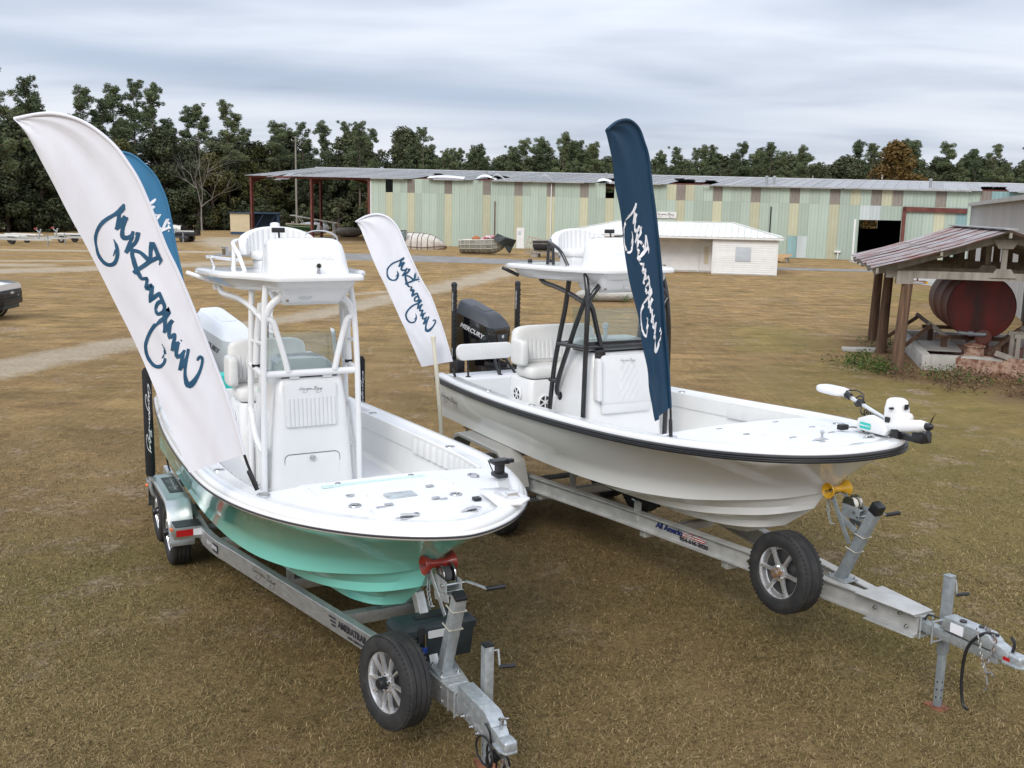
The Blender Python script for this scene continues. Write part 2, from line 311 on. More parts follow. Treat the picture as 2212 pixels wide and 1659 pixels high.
def N_(tp, **k):
    n = t.nodes.new(tp)
    for a, v in k.items(): setattr(n, a, v)
    return n
tcg = N_('ShaderNodeTexCoord'); obv = tcg.outputs['Object']
def noise(sc, det=5, ro=.6, vec=None, dist=0):
    n = N_('ShaderNodeTexNoise'); t.links.new(vec or obv, n.inputs['Vector']); n.inputs['Scale'].default_value = sc; n.inputs['Detail'].default_value = det; n.inputs['Roughness'].default_value = ro; n.inputs['Distortion'].default_value = dist; return n.outputs[0]
def ramp2(v, a, b, ca_, cb_):
    r_ = N_('ShaderNodeValToRGB'); t.links.new(v, r_.inputs[0]); r_.color_ramp.elements[0].position = a; r_.color_ramp.elements[1].position = b; r_.color_ramp.elements[0].color = (*ca_, 1); r_.color_ramp.elements[1].color = (*cb_, 1); return r_.outputs[0]
def mixc(f, a, b, mode='MIX'):
    m = N_('ShaderNodeMix', data_type='RGBA', blend_type=mode)
    for sck, v in ((m.inputs[0], f), (m.inputs[6], a), (m.inputs[7], b)):
        if isinstance(v, (int, float)): sck.default_value = v
        elif isinstance(v, tuple): sck.default_value = (*v, 1)
        else: t.links.new(v, sck)
    return m.outputs[2]
def mth(op, a, b=None, clamp=False):
    n = N_('ShaderNodeMath', operation=op); n.use_clamp = clamp
    for i, v in enumerate((a, b)):
        if v is None: continue
        if isinstance(v, (int, float)): n.inputs[i].default_value = v
        else: t.links.new(v, n.inputs[i])
    return n.outputs[0]
att = N_('ShaderNodeAttribute', attribute_name='mask'); sepc = N_('ShaderNodeSeparateColor'); t.links.new(att.outputs['Color'], sepc.inputs[0])
big = noise(.11, 4, .55); mid = noise(.9, 5, .65); fine = noise(9, 6, .7); vfine = noise(60, 5, .75); fib = noise(34, 4, .7, dist=1.8)
sepo = N_('ShaderNodeSeparateXYZ'); t.links.new(obv, sepo.inputs[0])
mps = N_('ShaderNodeMapping'); t.links.new(obv, mps.inputs[0]); mps.inputs['Rotation'].default_value = (0, 0, R(-28)); mps.inputs['Scale'].default_value = (1.0, .10, 1)
streak = noise(.9, 4, .6, vec=mps.outputs[0])
grass = ramp2(big, .36, .64, (.118, .080, .041), (.180, .130, .066))
grass = mixc(.6, grass, ramp2(mid, .30, .70, (.050, .032, .017), (.225, .165, .088)))
grass = mixc(.52, grass, ramp2(noise(3.6, 5, .7), .36, .64, (.045, .030, .016), (.245, .18, .096)))
grass = mixc(.5, grass, ramp2(fine, .38, .62, (.030, .020, .011), (.27, .20, .108)))
grass = mixc(.42, grass, ramp2(vfine, .40, .62, (.018, .012, .007), (.33, .25, .14)))
# grass colour is mixed paler toward the far field beyond the boats; mown streaks run toward the long building
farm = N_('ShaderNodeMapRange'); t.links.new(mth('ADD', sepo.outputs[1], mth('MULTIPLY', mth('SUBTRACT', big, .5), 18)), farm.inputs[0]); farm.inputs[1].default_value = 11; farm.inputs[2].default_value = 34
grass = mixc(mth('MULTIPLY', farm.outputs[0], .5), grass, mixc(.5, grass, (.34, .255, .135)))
mpf = N_('ShaderNodeMapping'); t.links.new(obv, mpf.inputs[0]); mpf.inputs['Scale'].default_value = (.55, 1.0, 1)
blot = noise(.42, 6, .68, vec=mpf.outputs[0], dist=.6); blot2 = noise(1.5, 6, .72, vec=mpf.outputs[0])
grass = mixc(.55, grass, mixc(1.0, grass, ramp2(blot, .34, .66, (.52, .47, .44), (1.42, 1.38, 1.30)), 'MULTIPLY'))
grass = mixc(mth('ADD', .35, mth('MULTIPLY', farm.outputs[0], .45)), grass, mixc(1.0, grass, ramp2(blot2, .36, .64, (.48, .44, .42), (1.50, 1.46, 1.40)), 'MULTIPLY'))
grass = mixc(mth('MULTIPLY', ramp2(streak, .44, .60, (0, 0, 0), (1, 1, 1)), .6), grass, mixc(.5, grass, (.34, .262, .14)))
grass = mixc(mth('MULTIPLY', ramp2(streak, .50, .36, (0, 0, 0), (1, 1, 1)), .5), grass, mixc(.5, grass, (.07, .045, .025)))
grn = mth('MULTIPLY', ramp2(noise(.35, 4), .42, .62, (0, 0, 0), (1, 1, 1)), .30)
grass = mixc(grn, grass, mixc(.5, grass, (.115, .115, .038)))
gmask = mth('MULTIPLY', mth('SUBTRACT', mth('ADD', sepc.outputs[1], mth('MULTIPLY', mth('SUBTRACT', mid, .5), .7)), .45), 2.2, True)
grass = mixc(mth('MULTIPLY', gmask, .75), grass, mixc(.45, grass, (.12, .135, .035)))
bare = ramp2(mth('ADD', mth('MULTIPLY', noise(1.3, 6, .72, dist=.4), .7), mth('MULTIPLY', noise(.28, 3, .5), .3)), .545, .63, (0, 0, 0), (1, 1, 1))
grass = mixc(mth('MULTIPLY', bare, .75), grass, ramp2(fine, .38, .64, (.10, .072, .052), (.36, .30, .24)))
lmask = mth('MULTIPLY', mth('SUBTRACT', mth('ADD', sepc.outputs[2], mth('MULTIPLY', mth('SUBTRACT', fine, .5), .8)), .5), 3.0, True)
grass = mixc(mth('MULTIPLY', lmask, .55), grass, ramp2(vfine, .35, .65, (.05, .032, .022), (.20, .13, .09)))
smask = mth('MULTIPLY', mth('SUBTRACT', mth('ADD', mth('ADD', sepc.outputs[0], mth('MULTIPLY', mth('SUBTRACT', mid, .5), .55)), mth('MULTIPLY', mth('SUBTRACT', fine, .5), .35)), .56), 4.0, True)
sand = mixc(.5, ramp2(mid, .3, .7, (.38, .31, .215), (.58, .48, .35)), ramp2(fine, .35, .65, (.26, .20, .14), (.52, .44, .32)))
grass = mixc(1.0, grass, (1.66, 1.54, 1.38), 'MULTIPLY')
colr = mixc(smask, grass, sand)
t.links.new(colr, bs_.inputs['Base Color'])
bp = N_('ShaderNodeBump'); bp.inputs['Strength'].default_value = 1.0; bp.inputs['Distance'].default_value = .05; t.links.new(mth('ADD', fine, mth('MULTIPLY', fib, .7)), bp.inputs['Height']); t.links.new(bp.outputs[0], bs_.inputs['Normal'])
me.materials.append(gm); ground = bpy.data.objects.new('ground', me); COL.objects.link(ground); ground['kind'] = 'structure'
M['asphalt'] = pm('asphalt_old', (.16, .155, .15), .9, col2=(.27, .26, .245), vs_=.8, lo=.3, hi=.7, bump=.2, bs=30)
M['concrete'] = pm('concrete', (.34, .33, .30), .85, col2=(.50, .48, .44), vs_=1.2, lo=.3, hi=.7, bump=.15, bs=20)
def flat_poly(name, pts, z, mat, jag=.25, sub=10):
    P_ = []
    for i in range(len(pts)):
        a, b = V3((*pts[i], 0)), V3((*pts[(i + 1) % len(pts)], 0))
        for k in range(sub): P_.append(a + (b - a) * k / sub + V3((rng.uniform(-jag, jag), rng.uniform(-jag, jag), 0)))
    m_ = MB(); m_.add([(p[0], p[1], z) for p in P_], [tuple(range(len(P_)))]); o = m_.build(name, mat, None, smooth=0); o['kind'] = 'structure'; return o
flat_poly('road', [(-24, 87), (-8, 83.7), (3.3, 78.8), (12, 75.6), (22, 74.5), (31, 74), (31, 71.2), (19.3, 71.5), (10, 71.5), (2.5, 72.6), (-7.2, 73.8), (-24, 77)], .006, M['asphalt'])
flat_poly('concrete_apron', [(29.4, 88.4), (27.4, 77), (24.9, 66), (23.6, 60.5), (24.2, 57.5), (27, 55), (32, 66.5), (38, 84.6)], .012, M['concrete'], .12)
# ------------------------------------------------------------------ boats
def spl(xs, ys):
    xs = np.array(xs, float); ys = np.array(ys, float); m = np.gradient(ys, xs)
    def f(x):
        x = np.clip(x, xs[0], xs[-1]); i = np.clip(np.searchsorted(xs, x) - 1, 0, len(xs) - 2); h = xs[i + 1] - xs[i]; t = (x - xs[i]) / h
        return ys[i] * (2 * t ** 3 - 3 * t * t + 1) + m[i] * h * (t ** 3 - 2 * t * t + t) + ys[i + 1] * (-2 * t ** 3 + 3 * t * t) + m[i + 1] * h * (t ** 3 - t * t)
    return f
def sheer_fn(q):
    L, B, bs, zs, zb, zc_, n1_, xm, n2_ = q
    def b(x):
        x = np.asarray(x, float); u = np.clip((x - xm) / (L - xm), 0, 1)
        return np.where(x < xm, bs + (B - bs) * (1 - (np.clip(xm - x, 0, None) / xm) ** 2), B * np.clip(1 - u ** n1_, 0, 1) ** (1 / n2_))
    def z(x): return zs + (zb - zs) * (x / L) + zc_ * 4 * (x / L) * (x / L - 1)
    def xt(t):
        t = np.asarray(t, float); return np.where(t < .45, xm * t / .45, xm + (L - xm) * np.sin(np.clip((t - .45) / .55, 0, 1) * math.pi / 2))
    return b, z, xt
def hull_mb(q, dz, NT=56):
    L = q[0]; b, zf, xt = sheer_fn(q); t = np.linspace(0, 1, NT); xs = xt(t)
    def cur(xe, yp, zp):
        x = xe * xs / L; return np.column_stack([x, np.clip(spl(*yp)(x), 0, None), spl(*zp)(x)])
    k = L / 7.16 * (1.025 if dz else 1.0)
    X = lambda a: [v * k for v in a]
    Zo = lambda a: [v + dz for v in a]
    keel = cur(5.45 * k, (X([0, 6]), [0, 0]), (X([0, 3, 4.5, 5.2, 5.7]), Zo([.58, .54, .52, .54, .63])))
    s3 = cur(5.99 * k, (X([0, 3, 4.3, 5.0, 5.5, 5.8, 5.99]), [.36, .36, .33, .27, .19, .1, 0]), (X([0, 3, 4.3, 5.0, 5.5, 5.8, 5.99]), Zo([.67, .645, .635, .655, .705, .765, .82])))
    s2 = cur(6.34 * k, (X([0, 3, 4.3, 5.0, 5.6, 6.05, 6.34]), [.68, .67, .62, .53, .37, .18, 0]), (X([0, 3, 4.3, 5.0, 5.6, 6.05, 6.34]), Zo([.775, .755, .75, .79, .88, .985, 1.09])))
    ch = cur(6.47 * k, (X([0, 2, 3.3, 4.12, 4.8, 5.4, 5.8, 6.2, 6.47]), [1.0, 1.01, .985, .92, .81, .63, .44, .2, 0]), (X([0, 2, 3.3, 4.12, 4.8, 5.4, 5.8, 6.2, 6.47]), Zo([.88, .87, .87, .89, .935, 1.01, 1.09, 1.19, 1.285])))
    sh = np.column_stack([xs, b(xs), zf(xs)]); sh[-1, 1] = 0
    fade = np.clip((1 - t) * 6, 0, 1) ** .7
    def out(c, d, dzz):
        o = c.copy(); o[:, 1] += d * fade; o[:, 2] += dzz * fade; return o
    rows = [keel]
    lows = [keel, s3, s2]; ups = [s3, s2, ch]
    for j, (lo, hi) in enumerate(zip(lows, ups)):
        if j: rows.append(out(lo, .042, -.010))
        for s in ((.33, .66) if j else (.5,)):
            m = lo * (1 - s) + hi * s; m[:, 2] += .010 * fade * (1 if j else 0); rows.append(m)
        rows.append(hi)
    rows.append(out(ch, .045, -.008))
    w = np.clip((xs / L - .42) / .5, 0, 1); w = w * w * (3 - 2 * w)
    for s in np.linspace(.06, 1, 15):
        g = s ** (1 + 1.0 * w); m = ch * (1 - s) + sh * s
        m[:, 1] = ch[:, 1] + (sh[:, 1] - ch[:, 1]) * g
        m[:, 1] += .035 * np.sin(s * math.pi) * (1 - w) * fade
        m[:, 1] += .045 * fade * max(0, 1 - s / .25); rows.append(m)
    mb = MB(); n = NT
    for sgn in (-1, 1):
        P = [r_ * np.array([1, sgn, 1]) for r_ in rows]
        mb.loft(P, closed=False)
    # transom
    ring = [tuple(r_[0] * np.array([1, -1, 1])) for r_ in rows] + [tuple(r_[0]) for r_ in rows[::-1][:-1]]
    mb.add(ring, [tuple(range(len(ring)))])
    top_rows = np.array(rows[-15:])   # for lettering on the side
    return mb, top_rows
def sheer_path(q, n=56):
    b, zf, xt = sheer_fn(q); t = np.linspace(0, 1, n); xs = xt(t); y = b(xs); y[-1] = 0; z = zf(xs)
    P = [np.array((x, -yy, zz)) for x, yy, zz in zip(xs, y, z)] + [np.array((x, yy, zz)) for x, yy, zz in zip(xs[:-1], y[:-1], z[:-1])][::-1]
    N = []
    for i in range(len(P)):
        tt = (P[min(i + 1, len(P) - 1)] - P[max(i - 1, 0)])[:2]; tt /= np.linalg.norm(tt); N.append(np.array((-tt[1], tt[0])))
    return P, N
def offs(P, N, i, d, dz):
    p = P[i].copy(); p[:2] += N[i] * d; p[2] += dz; half = len(P) // 2
    if d > 0:
        if i < half: p[1] = min(p[1], 0)
        elif i > half: p[1] = max(p[1], 0)
    return p
def rring(z, x0, x1, hw, r, n=4, yc=0):
    return [(x, y, z) for x, y in rrect(x1 - x0, 2 * hw, r, n, (x0 + x1) / 2, yc)]
def ribs_pad(mb, x, y0, y1, z0, z1, n, dx=.035, face=1, lean=0.0):
    w = (y1 - y0) / n
    for i in range(n):
        ya = y0 + w * i; rings = []
        for k in range(7):
            a = math.pi * k / 6; yy = ya + w / 2 - w / 2 * math.cos(a); rings.append([(x, yy, z0), (x + lean, yy, z1), (x + lean + face * (dx * .5 + dx * .5 * math.sin(a)), yy, z1), (x + face * (dx * .5 + dx * .5 * math.sin(a)), yy, z0)])
        mb.loft(rings)
def pillow(mb, c, d, rr=.3, n=6, M_=None, ex=.35):
    """soft cushion: superellipsoid block"""
    vs_, fs_ = [], []
    def sp(a, e_): return math.copysign(abs(a) ** e_, a)
    nu, nv = 16, 10
    for j in range(nv + 1):
        b_ = -math.pi / 2 + math.pi * j / nv
        for i in range(nu):
            a = 2 * math.pi * i / nu + math.pi / nu
            p = Vector((sp(math.cos(b_), ex) * sp(math.cos(a), ex) * d[0] / 2, sp(math.cos(b_), ex) * sp(math.sin(a), ex) * d[1] / 2, sp(math.sin(b_), ex) * d[2] / 2))
            if M_ is not None: p = M_ @ p
            vs_.append(p + Vector(c))
    for j in range(nv):
        for i in range(nu): fs_.append((j * nu + i, j * nu + (i + 1) % nu, (j + 1) * nu + (i + 1) % nu, (j + 1) * nu + i))
    mb.add(vs_, fs_); return mb

QT = (7.16, 1.305, 1.064, 1.515, 1.76, .079, 2.384, 4.125, 1.624)
QW = (7.131, 1.336, 1.081, 1.515, 1.879, .077, 2.754, 4.024, 2.368)
T_LOC, T_RZ = (-3.5916, 12.9499, 0), R(-62.5553)
W_SC = .95; W_LOC, W_RZ = (-.15, 14.19, .199), R(-61.4667)
SOLE = 1.08

def speaker(c, d, par):
    dv = Vector(d).normalized(); q_ = Vector((0, 0, 1)).rotation_difference(dv); Mx = Matrix.Translation(Vector(c)) @ q_.to_matrix().to_4x4()
    me_ = MB().lathe([(.10, -.01), (.10, .012), (.092, .018), (.084, .012), (.0, .010)], n=22, caps=False).mesh('speaker', 0, 40); me_.transform(Mx); sp = link('speaker', me_, M['black_plastic'], par)
    mb = MB(); mb.lathe([(.102, -.01), (.102, .014), (.092, .020), (.082, .014)], n=22, caps=False); mb.lathe([(.028, .016), (.02, .02), (0, .02)], n=12, caps=False)
    for k in range(6):
        a = k * math.pi / 3; mb.box(.02, .09, -.009, .009, .012, .017, Matrix.Rotation(a, 4, 'Z'))
    me_ = mb.mesh('speaker_trim', 0, 40); me_.transform(Mx); link('speaker_trim', me_, M['powder_white'], par)
def make_boat(key):
    W = key == 'W'; q = QW if W else QT
    root = thing('bay_boat', ('white center console bay boat with black tower frame and black outboard' if W else 'center console bay boat with teal hull, white tower and white outboard'), 'boat', W_LOC if W else T_LOC, W_RZ if W else T_RZ, sc=W_SC if W else 1)
    dz = .10 if W else 0
    b, zf, xt = sheer_fn(q); L = q[0]
    frame_m = M['powder_black'] if W else M['powder_white']
    hb, toprows = hull_mb(q, dz)
    hull = hb.build('hull', M['gel_offwhite'] if W else M['gel_teal'], root, smooth=28)
    P, N = sheer_path(q); nP = len(P)
    # rub rail
    if W:
        mb = MB(); prof = [(-.005, -.05), (-.032, -.045), (-.04, -.03), (-.034, -.022), (-.042, -.012), (-.036, -.004), (-.04, .01), (-.03, .022), (0, .026)]
        mb.loft([[offs(P, N, i, d, z_) for d, z_ in prof] for i in range(nP)], closed=False)
        rr_ = mb.build('rub_rail', M['black_plastic'], root, smooth=30)
    else:
        mb = MB(); prof = [(-.003, -.03), (-.02, -.028), (-.028, -.016), (-.028, .006), (-.02, .02), (0, .024)]
        mb.loft([[offs(P, N, i, d, z_) for d, z_ in prof] for i in range(nP)], closed=False)
        rr_ = mb.build('rub_rail', M['gel_white'], root, smooth=50)
        mb = MB(); mb.loft([[offs(P, N, i, d, z_) for d, z_ in ((-.027, -.014), (-.036, -.010), (-.036, 0), (-.027, .004))] for i in range(nP)], closed=False)
        mb.build('rail_insert', M['ink_dark'], rr_, smooth=50)
    # cap
    prof = [(-.004, .0), (-.008, .022), (-.002, .045), (.012, .060), (.04, .072), (.085, .076), (.112, .070), (.125, .056), (.14, .052), (.24, .052)]
    mb = MB(); mb.loft([[offs(P, N, i, d, z_) for d, z_ in prof] for i in range(nP)], closed=False)
    cap = mb.build('gunwale_cap', M['gel_white'], root, smooth=35)
    # liner sides
    XD = 5.40; i_l = [i for i in range(nP) if P[i][0] <= XD + .12]
    for sgn in (-1, 1):
        idx = [i for i in i_l if P[i][1] * sgn > 0]
        mb = MB(); rings = []
        for i in idx:
            base = [offs(P, N, i, .238, .053), offs(P, N, i, .250, .046), offs(P, N, i, .256, .02), offs(P, N, i, .25, -.13), offs(P, N, i, .225, -.15)]
            low = offs(P, N, i, .26, 0); low[2] = SOLE + .03; fy = float(np.interp(low[0], [3.2, 4.4, 5.5], [1, .86, .50])); low[1] *= fy; lo2 = low.copy(); lo2[1] *= .93; lo2[2] = SOLE
            rings.append(base + [low, lo2])
        mb.loft(rings, closed=False); lin = mb.build('inner_side', M['liner'], root, smooth=35)
        # bolster padding forward
        mb = MB(); rg = []
        jj = [i for i in idx if P[i][0] > (3.4 if not W else 3.9)]
        for kx in range(len(jj) - 1):
            for f_ in np.linspace(0, 1, 9)[:-1]:
                a = .012 + .012 * math.sin(f_ * math.pi) if not W else .022
                def at(d, z_): return offs(P, N, jj[kx], d + a * (1 if d > .2 else 0), z_) * (1 - f_) + offs(P, N, jj[kx + 1], d + a * (1 if d > .2 else 0), z_) * f_
                rg.append([at(.252, .03), at(.258, 0), at(.258, -.12), at(.25, -.14)])
        if len(rg) > 2: mb.loft(rg, closed=False); mb.build('bolster_pad', M['vinyl_warm'], root, smooth=60)
    # sole
    xs_ = np.linspace(.45, XD, 20); mb = MB()
    fyy = lambda x: (float(b(x)) - .24) * float(np.interp(x, [3.2, 4.4, 5.5], [1, .86, .50])); mb.loft([[(x, -fyy(x), SOLE + .002), (x, fyy(x), SOLE + .002)] for x in xs_], closed=False); mb.build('cockpit_sole', M['deck_white'], root)
    # fore deck
    def deckz(x, y): return float(zf(x)) + .052 + .035 * max(0, 1 - (y / 1.0) ** 2)
    half = nP // 2; rows = []
    idx = [i for i in range(half + 1) if P[i][0] > XD + .02]
    def row(x, yh, ze): return [(x, yh * v, ze + .035 * (1 - v * v) * min(1, yh)) for v in np.linspace(-1, 1, 17)]
    p0 = offs(P, N, idx[0], .20, .052); rows.append(row(XD, abs(p0[1]) + .02, p0[2] - .002))
    for i in idx:
        p = offs(P, N, i, .20, .052)
        if p[0] > rows[-1][0][0] + .01 and abs(p[1]) > .01: rows.append(row(p[0], abs(p[1]), p[2]))
    RX = np.array([r_[0][0] for r_ in rows]); RY = np.array([abs(r_[0][1]) for r_ in rows]); RZ = np.array([r_[0][2] for r_ in rows])
    def deckz(x, y):
        yh = float(np.interp(x, RX, RY)); ze = float(np.interp(x, RX, RZ)); v = min(1, abs(y) / max(yh, .01)); return ze + .035 * (1 - v * v) * min(1, yh)
    mb = MB(); mb.loft(rows, closed=False)
    nose = [[(XD + .0, y, z) for _, y, z in rows[0]], [(XD - .03, y, z - .012) for _, y, z in rows[0]], [(XD - .04, y, z - .05) for _, y, z in rows[0]], [(XD - .02, y, z - .09) for _, y, z in rows[0]], [(XD + .05, y * .97, z - .1) for _, y, z in rows[0]], [(XD + .05, y * .80, z - .30) for _, y, z in rows[0]], [(XD + .05, y * .48, SOLE) for _, y, z in rows[0]]]
    mb.loft(nose, closed=False)
    deck = mb.build('fore_deck', M['deck_white'], root, smooth=40)
    # side steps
    for sgn in (-1, 1):
        mb = MB(); mb.prism([(XD - .30, sgn * .60), (XD - .28, sgn * .38), (XD + .04, sgn * .30), (XD + .04, sgn * .70), (XD - .2, sgn * .68)], 1.50, 1.66); mb.build('deck_step', M['liner'], root, bevel=.03)
    # aft deck
    XA = .62; za = float(zf(.3)) + .05
    mb = MB(); mb.box(0.02, XA, -(float(b(.3)) - .16), float(b(.3)) - .16, SOLE, za + .002); aft = mb.build('aft_deck', M['deck_white'], root, bevel=.02)
    # deck hatches
    def hatch(name, x0, x1, y0, y1, r=.05, par=root, th=.010, mat=None):
        z = min(deckz(x, y) for x in (x0, x1) for y in (y0, y1)); z2 = max(deckz(x, y) for x in (x0, x1) for y in (y0, y1, (y0 + y1) / 2))
        # lid follows the deck: a raised lip frame and an inner panel
        nn = rrect(x1 - x0, y1 - y0, r, 4, (x0 + x1) / 2, (y0 + y1) / 2); cx, cy = (x0 + x1) / 2, (y0 + y1) / 2
        mb = MB(); rings = []
        for s_, h_ in ((1.0, -.004), (1.0, .008), (.985, .014), (.95, .014), (.935, .002), (.90, .002), (.885, .013), (.0, .014)):
            sx = 1 - (1 - s_) * min(1, .5 / (x1 - x0)) if s_ > 0 else 0; sy = 1 - (1 - s_) * min(1, .5 / (y1 - y0)) if s_ > 0 else 0
            rings.append([(cx + (px_ - cx) * sx, cy + (py_ - cy) * sy, deckz(cx + (px_ - cx) * sx, cy + (py_ - cy) * sy) + h_) for px_, py_ in nn])
        mb.loft(rings, cap=False); return mb.build(name, mat or M['deck_white'], par, smooth=25)
    if W:
        hatch('hatch_lid', 5.56, 6.06, -.72, .52); hatch('hatch_lid', 6.10, 6.42, -.40, .30); hatch('hatch_lid', 6.46, 6.72, -.42, .30)
    else:
        h1 = hatch('hatch_lid', 5.50, 5.95, -.68, .46)
        MB().box(5.57, 5.625, -.56, .32, deckz(5.6, -.1) + .006, deckz(5.6, -.1) + .016).build('rod_rule', M['cooler_rule'], h1)
        h2 = hatch('hatch_lid', 5.99, 6.37, -.36, .14)
        MB().prism(rrect(.17, .24, .03, 3, 6.17, -.11), deckz(6.17, -.11) + .012, deckz(6.17, -.11) + .020).build('access_plate', M['glass_grey'], h2)
        hatch('hatch_lid', 6.44, 6.70, -.48, .28)
    # deck fittings
    def ring_fit(name, x, y, r=.042, cap_=False, par=root, hole=True, zz=None):
        z = deckz(x, y) if zz is None else zz
        mb = MB(); mb.lathe([(r * .62, .002), (r * .66, .009), (r * .9, .010), (r, .004), (r, -.004)], (x, y, z + .004), n=18, caps=False); f_ = mb.build(name, M['stainless'], par)
        if hole: MB().lathe([(r * .64, 0), (r * .3, -.0005)], (x, y, z + .006), n=14).build('holder_bore', M['black_plastic'], f_)
        if cap_:
            MB().lathe([(.040, .004), (.042, .016), (.036, .024), (.0, .026)], (x + .07, y - .01, z), n=10, caps=False).build('holder_cap', M['stainless'], f_, smooth=20)
        return f_
    def cleat(x, y, zz=None, yaw=0):
        z = (deckz(x, y) if zz is None else zz) + .006; c, s_ = math.cos(yaw), math.sin(yaw)
        mb = MB(); mb.tube([(x - .09 * c, y - .09 * s_, z + .004), (x - .04 * c, y - .04 * s_, z + .014), (x + .04 * c, y + .04 * s_, z + .014), (x + .09 * c, y + .09 * s_, z + .004)], [.008, .016, .016, .008], 8, sm=3, flat=.7); mb.lathe([(.05, 0), (.045, .006), (0, .007)], (x, y, z - .004), n=14, caps=False)
        mb.build('cleat', M['stainless'], deck)
    def latch(x, y, big=1):
        z = deckz(x, y); MB().prism(rrect(.05 * big, .085 * big, .012, 2, x, y), z + .008, z + .016).build('latch', M['stainless'], deck, bevel=.002)
    if W:
        for a in ((5.56, -1.07, 1), (5.95, .78, 1)): ring_fit('rod_holder', a[0], a[1], cap_=True)
        cleat(6.70, -.22, yaw=1.45); cleat(6.78, .32, yaw=1.7)
        for x, y in ((5.62, -.5), (5.62, .25), (6.02, -.5), (6.08, .3), (6.44, -.3), (6.44, .2)): latch(x, y, .8)
        MB().lathe([(.012, 0), (.012, .05), (.02, .055), (.022, .07), (.012, .082), (0, .085)], (6.62, -.12, deckz(6.62, -.12)), n=10, caps=False).build('bow_light', M['stainless'], deck)
    else:
        ring_fit('rod_holder', 5.46, -1.0, .055, True); ring_fit('rod_holder', 6.24, -.50, .05); ring_fit('rod_holder', 6.30, .30, .05); ring_fit('rod_holder', 5.66, .74, .045, True)
        cleat(6.74, -.28, yaw=1.35); cleat(6.80, .20, yaw=1.8)
        for x, y in ((5.94, -.44), (5.96, .22), (6.37, -.28), (6.37, .10), (6.42, -.36), (6.43, .14)): latch(x, y, .8)
        for x, y in ((5.50, -.40), (5.50, .24), (6.72, -.2)): ring_fit('finger_pull', x, y, .026, hole=True)
        MB().box(6.50, 6.56, .34, .40, deckz(6.5, .37) + .004, deckz(6.5, .37) + .03).build('deck_plug', M['black_plastic'], deck, bevel=.008)
        # trolling motor plate
        zt = deckz(6.5, .6) + .03
        tp = MB().prism([(6.36, .46), (6.40, .70), (6.74, .72), (6.84, .60), (6.78, .42)], zt, zt + .022).build('motor_plate', M['gel_white'], root, bevel=.008)
        MB().cbox((6.62, .58, zt + .034), (.20, .12, .03)).cbox((6.70, .58, zt + .05), (.05, .09, .05)).build('quick_release', M['alloy'], tp, bevel=.008)
        # black clamp on the port cap
        xb, yb = 5.86, .90; zb_ = deckz(xb, .9) + .02
        cl = MB().cbox((xb, yb, zb_ + .02), (.14, .10, .04)).cbox((xb, yb, zb_ + .075), (.07, .07, .09)).build('shaft_ramp', M['black_plastic'], root, bevel=.012)
        mb = MB(); mb.cbox((xb, yb, zb_ + .135), (.10, .15, .035)); mb.cbox((xb + .06, yb + .07, zb_ + .15), (.05, .05, .03)); mb.tube([(xb - .06, yb - .08, zb_ + .14), (xb - .07, yb - .06, zb_ + .10), (xb - .03, yb - .05, zb_ + .05)], .006, 5, sm=3); mb.build('clamp_head', M['black_plastic'], cl, bevel=.008)
    for x in ((1.6, 2.9) if W else (2.1, 4.3)):
        for sgn in (-1, 1):
            i = min((i for i in range(nP) if P[i][1] * sgn > 0), key=lambda i: abs(P[i][0] - x)); p = offs(P, N, i, .18, .052)
            ring_fit('rod_holder', p[0], p[1], .05, zz=p[2] - .004); p = offs(P, N, max(i - 1, 0), .18, .052)
    # ---------------- console
    cw, cf = (.50, 3.28) if W else (.36, 3.40)
    mb = MB(); z1 = 2.28
    mb.loft([rring(SOLE, 2.35, cf + .06, cw + .07, .10), rring(1.5, 2.40, cf + .03, cw + .05, .10), rring(2.0, 2.5, cf, cw + .01, .08), rring(z1 - .03, 2.55, cf - .05, cw - .02, .07), rring(z1, 2.57, cf - .08, cw - .04, .05)])
    con = mb.build('console', M['gel_white'], root, smooth=35)
    mb = MB(); mb.loft([rring(z1 - .005, 2.62, cf - .12, cw - .06, .06), rring(z1 + .10, 2.66, cf - .22, cw - .08, .06), rring(z1 + .135, 2.7, cf - .30, cw - .13, .05)]); mb.build('dash', M['gel_white'], con, smooth=40)
    # windshield
    gz = 2.80 if W else 2.70
    mb = MB(); gw = cw - .01
    arc = [(cf - .42, -gw - .03), (cf - .2, -gw - .01), (cf - .10, -gw + .06), (cf - .08, 0), (cf - .10, gw - .06), (cf - .2, gw + .01), (cf - .42, gw + .03)]
    arc = [tuple(p) for p in catmull([(x, y, 0) for x, y in arc], 3)]
    mb.loft([[(x, y, z1 + .01) for x, y, _ in arc], [(x - .10, y * .95, gz) for x, y, _ in arc]], closed=False)
    mb.loft([[(x - .006, y * .99, z1 + .01) for x, y, _ in arc], [(x - .106, y * .94, gz) for x, y, _ in arc]], closed=False)
    mb.build('windshield', M['glass_tint'], con)
    mb = MB(); mb.tube([(x - .003, y, z1 + .014) for x, y, _ in arc], .012, 6); mb.build('windshield_trim', M['black_plastic'], con)
    # front seat pad
    if W:
        pd = MB(); pd.prism(rrect(.76, .60, .05, 4), 0, .05, frameM((cf + .005, -.03, 1.96), (0, 1, 0), (-.05, 0, 1))); fp = pd.build('seat_back_pad', M['vinyl'], root, bevel=.018)
        mb = MB(); mb.prism(rrect(.72, .16, .04, 4), 0, .05, frameM((cf + .012, -.03, 1.62), (0, 1, 0), (0, 0, 1))); mb.build('seat_front_pad', M['vinyl'], con, bevel=.02)
        mb = MB()
        for sy in (-1,):
            mb.prism(rrect(.07, .52, .03, 4), 0, .10, frameM((cf + .005, -.03 + sy * .43, 1.97), (0, 1, 0), (-.05, 0, 1)))
        mb.build('seat_wing', M['vinyl'], con, bevel=.02)
